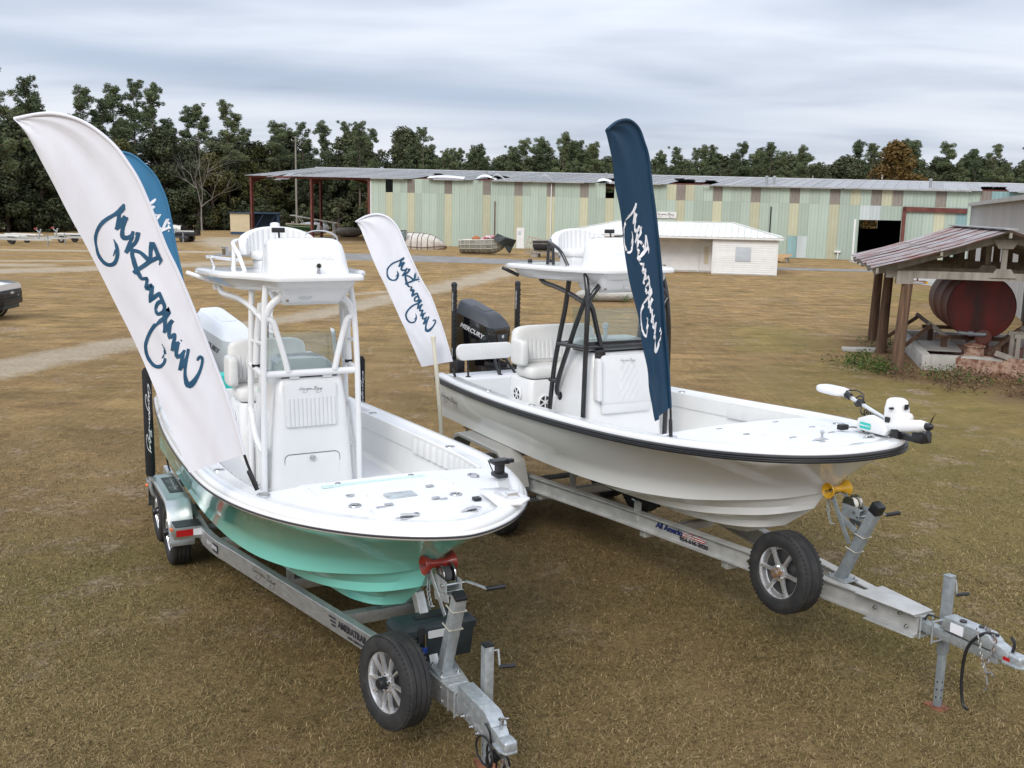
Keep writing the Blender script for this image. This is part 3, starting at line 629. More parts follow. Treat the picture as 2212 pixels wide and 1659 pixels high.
        # quilted diamonds
        for r_ in range(7):
            for c_ in range(3):
                if (r_ * .075) > .5: continue
                y = -.03 + (c_ - 1) * .085 + (0.0425 if r_ % 2 else 0); z = 1.72 + r_ * .066
                o_ = frameM((cf + .055 - (z - 1.96) * .05, y, z), (0, 1, 0), (-.05, 0, 1))
                q_ = MB(); q_.add([tuple(o_ @ Vector(p)) for p in ((-.040, 0, 0), (0, -.062, 0), (.040, 0, 0), (0, .062, 0), (0, 0, .014))], [(0, 1, 4), (1, 2, 4), (2, 3, 4), (3, 0, 4)]); q_.build('quilt_diamond', M['vinyl'], fp)
        lw = .22
        fn = lambda X_, Y_, o_: tuple(frameM((cf + .052, -.03, 2.18), (0, 1, 0), (-.05, 0, 1)) @ Vector(((X_ - .5) * lw, Y_ * lw * .9, o_)))
        script_mb(fn, .003, .7, sm=1).build('script_lettering', M['ink_grey'], fp)
    else:
        pd = MB(); pd.prism(rrect(.54, .46, .04, 4), 0, .03, frameM((cf - .01, -.02, 1.99), (0, 1, 0), (-.06, 0, 1))); fp = pd.build('seat_back_pad', M['vinyl'], root, bevel=.012)
        mb = MB(); ribs_pad(mb, cf + .022, -.275, .235, 1.775, 2.06, 12, .022, 1, -.018); mb.build('padded_ribs', M['vinyl'], fp, smooth=60)
        lw = .24
        fn = lambda X_, Y_, o_: tuple(frameM((cf + .012, -.02, 2.14), (0, 1, 0), (-.06, 0, 1)) @ Vector(((X_ - .5) * lw, Y_ * lw * .9, o_)))
        script_mb(fn, .003, .7, sm=1).build('script_lettering', M['ink_dark'], fp)
        mb = MB(); mb.prism(rrect(.56, .40, .05, 4), 0, .012, frameM((cf + .035, -.02, 1.28), (0, 1, 0), (-.03, 0, 1))); hd = mb.build('front_hatch', M['gel_white'], con, bevel=.004)
        mb = MB(); o1 = rrect(.575, .415, .055, 6); 
        mb.tube([tuple(frameM((cf + .036, -.02, 1.28), (0, 1, 0), (-.03, 0, 1)) @ Vector((x, y, .002))) for x, y in o1 + [o1[0]]], .004, 5); mb.build('hatch_gasket', M['ink_grey'], con)
        MB().lathe([(.032, 0), (.032, .012), (.02, .016), (.02, .022), (0, .022)], (cf + .045, -.02, 1.44), (1, 0, 0), 14, caps=False).build('lock_knob', M['stainless'], con)
        mb = MB()
        for x in (-.24, .16): pass
        mb = MB(); mb.box(cf - .07, cf - .045, -.30, .27, 2.262, 2.29); mb.build('vent_slot', M['black_plastic'], con)
        for y in (-.17, .17):
            MB().box(cf - .085, cf - .035, y - .05, y + .05, 2.25, 2.33).build('bracket_plate', M['powder_white'], con, bevel=.004)
        # rod tubes at console sides
        for sgn in (-1, 1):
            for k_ in range(5):
                x = 3.25 - .12 * k_; MB().lathe([(.028, 0), (.028, .36), (.036, .365), (.036, .385), (.026, .39)], (x, sgn * (cw + .10), SOLE + .03), n=10).build('rod_tube', M['powder_white'], con)
    # ---------------- tower
    tw = bpy.data.objects
    r1 = .031
    hw, hx = (.60, 3.24) if W else (.49, 3.36)
    def fr(name, pts, r_=r1, sm=5, n=10):
        mb = MB(); mb.tube(pts, r_, n, sm=sm); return mb.build(name, frame_m, root, smooth=60)
    for s in (-1, 1):
        if W:
            fr('tower_leg', [(3.27, s * .62, SOLE), (3.28, s * .61, 2.38), (3.24, s * .58, 2.95), (3.14, s * .56, 3.26)])
            fr('tower_leg', [(2.45, s * .63, SOLE), (2.55, s * .62, 1.9), (2.66, s * .61, 2.4), (2.74, s * .58, 2.8), (2.80, s * .56, 3.26)])
            fr('tower_brace', [(2.60, s * .53, 1.66), (2.62, s * .60, 1.74), (2.72, s * .61, 2.0), (3.05, s * .60, 2.65), (3.22, s * .58, 2.97)])
            fr('tower_brace', [(1.98, s * .50, 3.09), (2.1, s * .50, 3.05), (2.45, s * .53, 3.02), (2.8, s * .56, 2.97), (3.2, s * .575, 2.88)])
            fr('tower_brace', [(3.22, s * .575, 2.88), (3.26, s * .52, 3.0), (3.25, s * .42, 3.11), (3.2, s * .37, 3.14)])
            fr('tower_brace', [(3.26, s * .58, 2.92), (3.26, s * .52, 2.82), (3.26, s * .46, 2.62), (3.26, s * .38, 2.37)])
            fr('side_rail', [(3.27, s * .61, 2.36), (2.66, s * .61, 2.34)], sm=0)
            fr('step_rung', [(2.49, s * .625, 1.86), (2.66, s * .61, 1.86)], sm=0)
            fl = MB().lathe([(.06, 0), (.06, .012), (.035, .016)], (3.2, s * .375, 3.135), (0, s * .9, -.3), 14).build('tube_flange', frame_m, root)
            MB().lathe([(.055, 0), (.055, .012), (.035, .016)], (2.60, s * .535, 1.66), (0, s, 0), 14).build('tube_flange', frame_m, root)
        else:
            fr('tower_leg', [(hx, s * .50, SOLE), (3.38, s * .485, 2.3), (3.36, s * .46, 2.9), (3.33, s * .43, 3.2)])
            fr('tower_leg', [(2.90, s * .52, SOLE), (2.90, s * .51, 2.0), (2.90, s * .50, 2.35), (2.9, s * .47, 3.16)])
            fr('tower_brace', [(2.96, s * .53, 1.9), (3.04, s * .53, 1.84), (3.1, s * .53, 1.72), (3.2, s * .52, 1.6), (hx, s * .50, 1.52)])
            fr('curtain_roll', [(3.08, s * .49, 2.36), (3.1, s * .47, 2.7), (3.2, s * .45, 3.0)], .036)
            MB().lathe([(.042, 0), (.042, .03)], (3.08, s * .49, 2.35), n=12).build('rubber_foot', M['black_plastic'], root)
            fr('tower_brace', [(1.95, s * .60, 3.06), (2.1, s * .60, 3.02), (2.5, s * .53, 3.0), (2.9, s * .49, 2.95), (3.34, s * .455, 2.84)])
            fr('tower_brace', [(3.35, s * .455, 2.84), (3.38, s * .41, 2.98), (3.40, s * .34, 3.06), (3.42, s * .28, 3.10)], .036)
            fr('tower_brace', [(3.36, s * .45, 2.88), (3.37, s * .38, 2.84), (3.37, s * .34, 2.72), (3.38, s * .28, 2.5), (3.38, s * .24, 2.33)])
            fr('side_rail', [(3.37, s * .485, 2.31), (2.90, s * .50, 2.35)], sm=0)
            fr('side_rail', [(3.37, s * .47, 2.62), (2.90, s * .49, 2.60)], .02, sm=0)
    bz = 2.36 if W else 2.31
    fr('cross_rail', [(hx, -hw, bz), (hx, hw, bz)], .036 if not W else .033, sm=0)
    if W:
        fr('cross_rail', [(2.66, -.61, 2.34), (2.66, .61, 2.34)], sm=0)
        MB().box(3.20, 3.225, -.56, .56, 2.37, 2.42).build('windshield_rail', frame_m, root, bevel=.005)
        for y in (-.40, .36): MB().box(cf - .03, cf + .02, y - .06, y + .06, 2.21, 2.33).build('bracket_plate', frame_m, root, bevel=.006)
    # hardtop
    z0 = 3.225
    if W: out_ = [(3.52, 0), (3.52, .40), (3.46, .52), (3.2, .66), (2.7, .76), (1.7, .80), (1.42, .70), (1.36, .4), (1.36, 0)]
    else: out_ = [(3.78, 0), (3.78, .36), (3.72, .45), (3.40, .53), (3.05, .66), (2.75, .78), (1.75, .82), (1.50, .72), (1.45, .4), (1.45, 0)]
    oc = catmull([(x, y, 0) for x, y in out_], 4); full = [(p[0], p[1]) for p in oc] + [(p[0], -p[1]) for p in oc[::-1]][1:-1]
    cxh = 2.6
    def ring_h(s_, z): return [(cxh + (x - cxh) * s_, y * s_, z + .018 * (x - 1.5)) for x, y in full]
    mb = MB(); mb.loft([ring_h(.90, z0 - .012), ring_h(.97, z0 - .012), ring_h(.995, z0 - .004), ring_h(1.0, z0 + .014), ring_h(.995, z0 + .034), ring_h(.965, z0 + .05), ring_h(.9, z0 + .054), ring_h(.5, z0 + .06)])
    top = mb.build('hardtop', M['gel_white'], root, smooth=45)
    mb = MB(); mb.loft([ring_h(.90, z0 - .008), ring_h(.87, z0 - .06), ring_h(.82, z0 - .115), ring_h(.75, z0 - .13)]); mb.build('hardtop_liner', M['gel_white'], top, smooth=45)
    # electronics box under front
    xb0, xb1, wb = (2.75, 3.38, .47) if W else (2.95, 3.60, .36)
    mb = MB(); mb.loft([rring(z0 + .02, xb0, xb1, wb + .02, .06), rring(z0 - .06, xb0, xb1 - .01, wb, .06), rring(z0 - .17, xb0, xb1 - .07, wb - .05, .06), rring(z0 - .215, xb0 + .02, xb1 - .13, wb - .08, .05)])
    eb = mb.build('electronics_box', M['gel_white'], root, smooth=45)
    MB().prism(rrect(.14, .035, .017, 4), 0, .006, frameM((xb1 - .028, .06, z0 - .06), (0, 1, 0), (-.4, 0, 1))).build('light_bar', M['black_plastic'] if W else M['clear_white'], eb)
    MB().prism([(.075 * math.cos(a) * (1 if not W else .6), .034 * math.sin(a) * (1 if not W else 1.4)) for a in np.linspace(0, 2 * math.pi, 20)[:-1]], 0, .005, frameM((xb1 - .055, -.10, z0 - .125), (0, 1, 0), (-.5, 0, 1))).build('speaker_grille', M['silver_ink'], eb)
    MB().lathe([(.014, 0), (.014, .012), (0, .012)], (xb1 - .075, -wb + .09, z0 - .165), (1, 0, 0), 10, caps=False).build('lock_knob', M['stainless'], eb)
    # upper helm pod
    px0, px1, pw = (2.78, 3.16, .44) if W else (2.98, 3.46, .41)
    mb = MB(); rings = []
    for s_, zz, xf in ((1.04, .05, .02), (1.0, .075, 0), (.985, .18, -.03), (.965, .28, -.08), (.93, .36, -.13), (.86, .405, -.18), (.72, .425, -.24), (.4, .43, -.32)):
        rings.append(rring(z0 + zz, px0 + (1 - s_) * .12, px1 + xf, pw * s_, .13 * s_ if zz > .1 else .10, 6))
    mb.loft(rings); pod = mb.build('upper_helm_pod', M['gel_white'], root, smooth=50)
    zfoot = z0 + .20
    lw = .38
    fn = lambda X_, Y_, o_: tuple(frameM((px1 - .035, .04, z0 + .245), (0, 1, 0), (-.22, 0, 1)) @ Vector(((X_ - .5) * lw, Y_ * lw * .6, o_)))
    script_mb(fn, .004, 1.0, sm=1).build('embossed_lettering', M['gel_white'], pod)
    MB().cbox((px0 - .02, -.20 if not W else .02, z0 + .50), (.04, .13, .05)).tube([(px0, -.20 if not W else .02, z0 + .48), (px0 + .03, -.20 if not W else .02, z0 + .36)], .012, 6).build('display_head', M['black_plastic'], pod, bevel=.008)
    if not W:
        cm_ = MB().lathe([(.045, 0), (.045, .008), (.02, .012), (.016, .06), (.02, .065)], (px1 + .16, 0.02, z0 + .085), n=14).build('camera_mount', M['stainless'], root)
        MB().tube([(px1 + .05, .02, z0 + .18), (px1 + .17, .02, z0 + .175)], .036, 12, flat=.85).build('camera_body', M['powder_white'], cm_, smooth=50)
        MB().lathe([(.022, 0), (.022, .006), (0, .006)], (px1 + .17, .02, z0 + .175), (1, 0, 0), 12, caps=False).build('camera_lens', M['black_plastic'], cm_)
        wr = MB(); wr.tube([(px0 + .08 + .0 * a, .20 + .19 * math.cos(a), z0 + .40 + .10 * math.sin(a)) for a in np.linspace(0, math.pi, 12)], .009, 6); wr.build('steering_wheel', M['stainless'], pod)
    # upper seat
    sx0 = 2.05 if not W else 2.0; sw_ = .44
    mb = MB(); prev = []
    nb = 16
    for k_ in range(nb):
        rings = []
        for j in range(5):
            th = (-1 + 2 * (k_ + j / 4) / nb) * R(86); bul = .014 * math.sin(math.pi * j / 4)
            top_z = z0 + .30 + .20 * math.cos(th) ** .7 if abs(th) < R(89) else z0 + .3
            x = sx0 + .22 - (.27 + bul) * math.cos(th) ** .8; y = sw_ * math.sin(th) * (1 + bul * .5)
            xi = sx0 + .22 - (.20 - bul) * math.cos(th) ** .8; yi = (sw_ - .06 - bul) * math.sin(th)
            rings.append([(x, y, z0 + .22), (x - .02, y, top_z), ((x + xi) / 2 - .01, (y + yi) / 2, top_z + .018), (xi, yi, top_z), (xi + .02, yi, z0 + .22)])
        mb.loft(rings)
    bk = mb.build('upper_seat_back', M['vinyl'], top, smooth=50)
    mb = MB(); pillow(mb, (sx0 + .22, 0, z0 + .21), (.40, .62, .10)); mb.build('upper_seat_cushion', M['vinyl'], top, smooth=60)
    MB().box(sx0 + .06, sx0 + .40, -.28, .28, z0 + .05, z0 + .17).build('upper_seat_box', M['gel_white'], top, bevel=.03)
    for s in (-1, 1):
        mb = MB(); mb.tube([(sx0 - .03, s * .30, z0 + .37), (sx0 + .1, s * .46, z0 + .36), (sx0 + .3, s * .53, z0 + .33), (sx0 + .5, s * .52, z0 + .24), (sx0 + .62, s * .48, z0 + .06)], .022, 10, sm=5)
        mb.tube([(sx0 + .15, s * .49, z0 + .355), (sx0 + .16, s * .51, z0 + .06)], .02, 8); mb.tube([(sx0 + .32, s * .53, z0 + .32), (sx0 + .36, s * .54, z0 + .06)], .02, 8)
        mb.build('seat_rail', frame_m, top, smooth=60)
        if not W:
            c_ = MB().lathe([(.034, 0), (.040, .07), (.046, .075), (.046, .085), (.036, .085), (.03, .02)], (sx0 + .26, s * .60, z0 + .22), n=14, caps=False).build('cup_holder', M['stainless'], top)
    # top fittings
    if not W:
        MB().lathe([(.05, 0), (.055, .02), (.05, .05), (.02, .06), (0, .06)], (sx0 - .1, .02, z0 + .50), n=14, caps=False).tube([(sx0 - .1, .02, z0 + .06), (sx0 - .1, .02, z0 + .51)], .014, 8).build('nav_antenna', M['powder_white'], top)
        MB().tube([(1.62, -.62, z0 + .16), (2.1, -.40, z0 + .15)], .018, 8).tube([(1.66, -.60, z0 + .05), (1.63, -.64, z0 + .17)], .012, 6).build('outrigger_arm', M['alloy'], top)
        MB().cbox((1.62, -.64, z0 + .165), (.05, .09, .03)).build('outrigger_head', M['alloy'], top, bevel=.008)
        for s in (-1, 1):
            for k_, x in enumerate((1.55, 1.8)):
                MB().tube([(x, s * .60, z0 - .06), (x + .03, s * .58, z0 - .20)], .024, 10).build('rod_tube', M['powder_white'], top)
            MB().tube([(1.42, s * .86, z0 - .02), (1.62, s * .56, z0 - .13)], .026, 10).build('rod_tube', M['powder_white'], top)
    else:
        for s in (-1, 1):
            MB().tube([(1.36, s * .74, z0 - .02), (1.5, s * .56, z0 - .12)], .024, 10).build('rod_tube', M['powder_black'], top)
        for x, y in ((1.6, -.45), (1.6, -.15), (1.6, .4)): MB().lathe([(.03, 0), (.032, .03), (.02, .05), (0, .05)], (x, y, z0 + .055), n=12, caps=False).build('top_fitting', M['black_plastic'], top)
        MB().tube([(2.75, .1, z0 + .44), (2.95, .22, z0 + .46)], .01, 6).build('upper_handle', M['powder_black'], top)
        MB().lathe([(.03, 0), (.028, .10), (.04, .11), (.04, .17), (.02, .18)], (2.85, -.05, 2.42), n=12).build('gps_puck', M['powder_white'], con)
    # helm seat
    hwid = .62 if W else .44
    mb = MB(); mb.loft([rring(SOLE, 1.30, 1.95, hwid - .02, .08), rring(1.70, 1.32, 1.95, hwid - .02, .08), rring(1.75, 1.35, 1.92, hwid - .05, .06)]); hs = mb.build('leaning_post', M['gel_white'], root, smooth=40)
    for s in (-1, 1): pillow(MB(), (1.72, s * hwid * .5, 1.84), (.46, hwid * .96, .17)).build('helm_cushion', M['vinyl_warm'], hs, smooth=60)
    mb = MB()
    pillow(mb, (1.50, 0, 2.17), (.16, hwid * 2.08, .52)); mb.build('helm_backrest', M['vinyl_warm'], hs, smooth=60)
    mb = MB(); ribs_pad(mb, 1.57, -hwid * .80, -.04, 1.98, 2.26, 7, .03, 1, -.02); ribs_pad(mb, 1.57, .04, hwid * .80, 1.98, 2.26, 7, .03, 1, -.02); mb.build('padded_ribs', M['vinyl'], hs, smooth=60)
    for s in (-1, 1): pillow(MB(), (1.70, s * (hwid + .02), 2.10), (.34, .11, .34)).build('armrest', M['vinyl_warm'], hs, smooth=60)
    for s in (-1, 1): speaker((1.955, s * .38 if W else s * .25, 1.45), (1, 0, 0), hs)
    speaker((1.62, -hwid + .005, 1.52), (0, -1, 0), hs)
    # stern
    if W:
        for y in (-.50, .46):
            mb = MB(); mb.prism(rrect(.90, .235, .09, 5), 0, .08, frameM((.36, y, 1.93), (0, 1, 0), (-.1, 0, 1))); sb_ = mb.build('stern_backrest', M['vinyl'], root, bevel=.025)
            for k_ in range(5):
                y_ = y - .13 + k_ * .06; MB().add([tuple(frameM((.44, y_, 1.93), (0, 1, .45), (-.1, -.45, 1)) @ Vector(p)) for p in ((-.022, -.085, 0), (.022, -.085, 0), (.022, .085, 0), (-.022, .085, 0), (0, -.06, .010), (0, .06, .010))], [(0, 1, 4), (1, 2, 5, 4), (2, 3, 5), (3, 0, 4, 5)]).build('quilt_bar', M['vinyl'], sb_)
            for dy in (-.25, .25): MB().tube([(.36, y + dy, 1.84), (.40, y + dy * 1.05, za)], .016, 8).lathe([(.04, 0), (.04, .008)], (.40, y + dy * 1.05, za), n=12).build('backrest_post', M['powder_black'], root)
        speaker((XA + .01, -.72, 1.32), (1, 0, 0), root)
    else:
        MB().box(XA - .35, XA - .05, -.62, -.14, za + .01, za + .30).build('cooler', M['cooler_teal'], root, bevel=.03)
        for y in (-.50, .46):
            mb = MB(); mb.prism(rrect(.5, .26, .06, 5), 0, .09, frameM((.9, y, 1.62), (0, 1, 0), (-.1, 0, 1))); mb.build('stern_backrest', M['vinyl'], root, bevel=.03)
    # shallow water anchors
    for s in (-1, 1):
        ym = .55; xa = -.55; zt = 2.87 if W else 2.60; mt = M['black_plastic'] if W else M['powder_white']
        mb = MB(); mb.prism(rrect(.10, .06, .02, 3), 1.62, zt - .06, Matrix.Translation((xa, s * ym, 0))); mb.lathe([(.05, 0), (.045, .05), (.02, .07)], (xa, s * ym, zt - .07), n=10); an = mb.build('anchor_pole', mt, root, bevel=.008)
        mb = MB()
        for k_ in range(int((zt - 1.8) / .07)): mb.cbox((xa + .055, s * ym, 1.75 + k_ * .07), (.02, .045, .03))
        tag(mb.build('pole_teeth', mt, an), kind='stuff')
        MB().cbox((xa + .12, s * ym, 1.58), (.30, .12, .22)).cbox((xa + .35, s * ym, 1.45), (.2, .10, .16)).build('anchor_bracket', M['black_plastic'], an, bevel=.01)
        MB().lathe([(.034, 0), (.034, .14)], (xa, s * ym, 1.72), n=12).build('pole_sleeve', M['silver_ink'] if W else M['powder_white'], an)
        font_text('pole_lettering', 'POWER-POLE', .045, frameM((xa + .012, s * ym - .034, zt - .30), (0, 0, -1), (1, 0, 0)), M['silver_ink'] if W else M['blue_plastic'], an, bold=.001)
    # ---------------- outboard
    ob = MB(); mcol = M['cowl_black'] if W else M['cowl_grey']; tcol = M['cowl_satin'] if W else M['cowl_white']
    def oring(z, x0, x1, w, r, tilt=0): return [(x, y, z + tilt * (x - (x0 + x1) / 2)) for x, y in rrect(x1 - x0, 2 * w, r, 4, (x0 + x1) / 2, 0)]
    ob.loft([oring(1.66, -.88, -.22, .20, .10), oring(1.72, -.94, -.16, .26, .12), oring(1.95, -.98, -.13, .30, .13), oring(2.16, -.98, -.12, .31, .13, -.06), oring(2.34, -.97, -.13, .30, .12, -.30)])
    cow = ob.build('outboard', mcol, root, smooth=40)
    mb = MB(); mb.loft([oring(2.342, -.968, -.132, .298, .12, -.30), oring(2.46, -.95, -.20, .25, .11, -.36), oring(2.53, -.93, -.28, .20, .09, -.38), oring(2.555, -.90, -.36, .16, .06, -.36)]); tc_ = mb.build('cowl_top', tcol, cow, smooth=25)
    MB().prism(rrect(.26, .26, .02, 3), 0, .008, frameM((-.55, 0, 2.524), (0, 1, 0), (-.94, 0, .34))).build('cowl_panel', tcol, cow, bevel=.003)
    MB().prism([(-.15, -.19), (.15, -.19), (.11, -.34), (-.11, -.34)], 0, .012, frameM((-.125, 0, 2.30), (0, 1, 0), (0, 0, 1))).build('cowl_badge_panel', M['cowl_satin'] if W else M['cowl_grey'], cow, bevel=.004)
    MB().lathe([(.03, 0), (.03, .006), (0, .007)], (-.112, 0, 2.07), (1, 0, 0), 14, caps=False).build('cowl_emblem', M['silver_ink'], cow)
    font_text('cowl_lettering', 'MERCURY', .105, frameM((-.54, -.3165, 2.16), (1, .0, -.36), (.36, 0, 1)), M['silver_ink'] if W else M['ink_grey'], cow, shear=.15, bold=.003, sx=1.12)
    font_text('cowl_lettering', 'MERCURY', .105, frameM((-.54, .3165, 2.16), (-1, .0, .36), (.36, 0, 1)), M['silver_ink'] if W else M['ink_grey'], cow, shear=.15, bold=.003, sx=1.12)
    mb = MB(); mb.loft([oring(1.68, -.82, -.26, .17, .07), oring(1.45, -.76, -.30, .15, .07), oring(1.1, -.70, -.36, .11, .06), oring(.74, -.72, -.38, .09, .05)]); mb.build('midsection', M['cowl_black'] if W else M['cowl_white'], cow, smooth=45)
    mb = MB(); mb.prism([(-.95, .60), (-.35, .60), (-.30, .56), (-.95, .54)], -.16, .16, frameM((0, 0, 0), (1, 0, 0), (0, 0, 1))); mb.build('cavitation_plate', M['cowl_black'] if W else M['cowl_white'], cow)
    mb = MB(); mb.loft([[(x, .03 * math.copysign(1, y) if y else 0, .74) if False else (x, y * .09, .74) for x, y in ((-.38, 0), (-.5, 1), (-.65, .8), (-.74, 0), (-.65, -.8), (-.5, -1))], [(x, y * .05, .34) for x, y in ((-.34, 0), (-.48, 1), (-.64, .8), (-.72, 0), (-.64, -.8), (-.48, -1))], [(x, y * .015, .10) for x, y in ((-.42, 0), (-.5, 1), (-.6, .8), (-.66, 0), (-.6, -.8), (-.5, -1))]]); mb.tube([(-.18, 0, .40), (-.26, 0, .40), (-.6, 0, .40), (-.8, 0, .40)], [.01, .05, .06, .05], 12); mb.build('gear_case', M['cowl_black'] if W else M['cowl_white'], cow, smooth=45)
    mb = MB()
    for k_ in range(3):
        a = k_ * 2 * math.pi / 3; mb.add([(-.80, .03 * math.cos(a), .40 + .03 * math.sin(a)), (-.84, .19 * math.cos(a - .4), .40 + .19 * math.sin(a - .4)), (-.90, .20 * math.cos(a + .3), .40 + .20 * math.sin(a + .3)), (-.90, .05 * math.cos(a + .5), .40 + .05 * math.sin(a + .5))], [(0, 1, 2, 3)])
    mb.lathe([(.055, 0), (.05, .14), (.02, .16)], (-.78, 0, .40), (-1, 0, 0), 12); mb.build('propeller', M['stainless'], cow)
    mb = MB(); mb.cbox((-.12, 0, 1.45), (.30, .44, .30)); mb.cbox((-.2, 0, 1.62), (.22, .30, .10)); mb.cbox((.05, 0, 1.30), (.14, .50, .5)); mb.build('motor_bracket', M['black_plastic'], root, bevel=.02)
    mb = MB()
    for y, h_ in ((-.10, .16), (.02, .12), (.12, .18)): mb.tube([(-.2, y, 1.70), (0, y * 1.4, 1.72 + h_ * .3), (.2, y * 2, 1.66), (.34, y * 2.2, za)], .022, 7, sm=5)
    mb.build('rigging_hose', M['black_plastic'], root)
    pv = Vector((-.35, 0, 0)); cow.matrix_local = Matrix.Translation(pv) @ Matrix.Rotation(R(25), 4, 'Z') @ Matrix.Translation((0, 0, 1.9)) @ Matrix.Scale(.90, 4) @ Matrix.Translation((0, 0, -1.9)) @ Matrix.Translation(-pv)
    # hull lettering
    if W:
        TR = toprows
        def hp(X_, Y_, o_):
            x = .24 + X_ * .62; s_ = .52 + Y_ * .95
            col_ = np.searchsorted(TR[7, :, 0], x); col_ = max(1, min(col_, TR.shape[1] - 1)); f0 = (x - TR[7, col_ - 1, 0]) / (TR[7, col_, 0] - TR[7, col_ - 1, 0])
            rr = np.clip(s_, 0, 1) * 14; r0 = int(min(13, rr)); fr_ = rr - r0
            p = (TR[r0, col_ - 1] * (1 - f0) + TR[r0, col_] * f0) * (1 - fr_) + (TR[r0 + 1, col_ - 1] * (1 - f0) + TR[r0 + 1, col_] * f0) * fr_
            return (p[0], -(p[1] + .012 + o_), p[2])
        script_mb(hp, .004, .8, sm=2).build('script_lettering', M['ink_dark'], hull)
        # trolling motor on the port bow
        zd = deckz(6.6, .6)
        tb = MB().prism([(6.40, .50), (6.42, .68), (6.95, .66), (7.0, .52)], zd + .02, zd + .05).build('trolling_motor', M['gel_white'], root, bevel=.006)
        MB().prism([(0, 0), (.34, 0), (.36, .05), (.30, .12), (.12, .16), (0, .11)], 0, .10, frameM((6.52, .53, zd + .045), (1, 0, 0), (0, 0, 1))).build('mount_housing', M['gel_white'], tb, bevel=.02)
        MB().prism(rrect(.13, .06, .012, 3), 0, .004, frameM((6.63, .427, zd + .10), (1, 0, 0), (0, 0, 1))).build('mount_badge', M['cooler_teal'], tb)
        font_text('badge_lettering', 'MINN KOTA', .022, frameM((6.63, .421, zd + .10), (1, 0, 0), (0, 0, 1)), M['ink_white'], tb)
        MB().tube([(6.05, .60, 2.225), (6.30, .58, 2.20), (6.92, .55, 2.03)], .019, 10).build('shaft', M['alloy'], tb)
        mb = MB(); pillow(mb, (6.02, .61, 2.23), (.38, .18, .09), ex=.62); mb.build('control_head', M['powder_white'], tb, smooth=60)
        mb = MB(); mb.loft([rring(2.02, 6.80, 6.98, .085, .03, yc=.55), rring(2.20, 6.79, 6.97, .085, .03, yc=.55), rring(2.28, 6.80, 6.95, .08, .04, yc=.55), rring(2.30, 6.82, 6.92, .06, .04, yc=.55)]); hd = mb.build('steering_housing', M['powder_white'], tb, smooth=45)
        MB().cbox((6.985, .55, 2.235), (.012, .05, .05)).cbox((6.9, .46, 2.215), (.03, .06, .02)).cbox((6.9, .64, 2.215), (.03, .08, .02)).cbox((6.86, .455, 2.10), (.05, .02, .05)).build('housing_trim', M['black_plastic'], tb, bevel=.004)
        MB().lathe([(.055, 0), (.055, .05), (.04, .06), (0, .06)], (6.97, .56, 2.13), (1, -.2, 0), 16, caps=False).build('drive_cap', M['powder_white'], tb)
        MB().tube([(6.80, .50, 2.03), (6.84, .50, 2.035), (7.20, .50, 2.10), (7.26, .50, 2.11)], [.04, .058, .058, .042], 16).build('motor_pod', M['powder_white'], tb, smooth=50)
        MB().prism([(0, 0), (.14, 0), (.17, -.03), (.02, -.04)], -.01, .01, frameM((7.06, .46, 2.06), (1, 0, .15), (0, -1, 0))).build('motor_fin', M['powder_white'], tb, bevel=.004)
        mb = MB(); mb.lathe([(.035, 0), (.03, .05), (.01, .07)], (7.26, .50, 2.11), (1, 0, .17), 12)
        for a in (R(80), R(260)): mb.add([(7.29, .50, 2.11), (7.28, .50 + .06 * math.cos(a - .4), 2.11 + .06 * math.sin(a - .4)), (7.33, .50 + .145 * math.cos(a), 2.11 + .145 * math.sin(a)), (7.31, .50 + .07 * math.cos(a + .4), 2.11 + .07 * math.sin(a + .4))], [(0, 1, 2, 3)])
        mb.build('motor_propeller', M['black_plastic'], tb)
        mb = MB(); mb.cbox((7.0, .55, 1.96), (.34, .10, .05)); mb.cbox((6.95, .48, 1.98), (.09, .06, .16)); mb.cbox((7.18, .55, 1.99), (.12, .13, .10)); mb.build('mount_cradle', M['black_plastic'], tb, bevel=.012)
        mb = MB()
        for x, zz in ((6.26, 2.215), (6.42, 2.17)): mb.lathe([(.034, -.03), (.038, 0), (.034, .03)], (x, .575, zz), (.9, 0, -.25), 12)
        hx_ = [(6.3 + .5 * u_, .575 + .032 * math.cos(u_ * 70), 2.165 - .16 * u_ + .032 * math.sin(u_ * 70) - .02 * math.sin(u_ * 3.1)) for u_ in np.linspace(.3, 1, 90)]; mb.tube(hx_, .007, 5)
        mb.tube([(6.2, .60, 2.25), (6.3, .64, 2.27), (6.4, .63, 2.24), (6.44, .58, 2.21)], .007, 5, sm=4); mb.tube([(6.40 + .05 * math.cos(a), .575 + .02 * math.sin(a), 2.185 + .05 * math.sin(a)) for a in np.linspace(0, 6.28, 14)], .008, 5); mb.build('coil_cable', M['black_plastic'], tb)
        mb = MB(); mb.cbox((6.40, .38, zd + .045), (.06, .10, .05)); mb.tube([(6.44, .40, zd + .05), (6.52, .44, zd + .06), (6.6, .46, zd + .03)], .007, 5, sm=4); mb.build('power_plug', M['black_plastic'], root, bevel=.006)
    return root
M['speaker'] = pm('speaker', (.55, .55, .58), .4, col2=(.05, .05, .07), vs_=40, lo=.45, hi=.55)
M['cooler_rule'] = pm('rod_rule', (.52, .66, .62), .4, var=.08, vs_=30)
M['glass_grey'] = pm('smoked_plate', (.36, .40, .41), .2, var=.25, vs_=14)
boat_t = make_boat('T'); boat_w = make_boat('W')
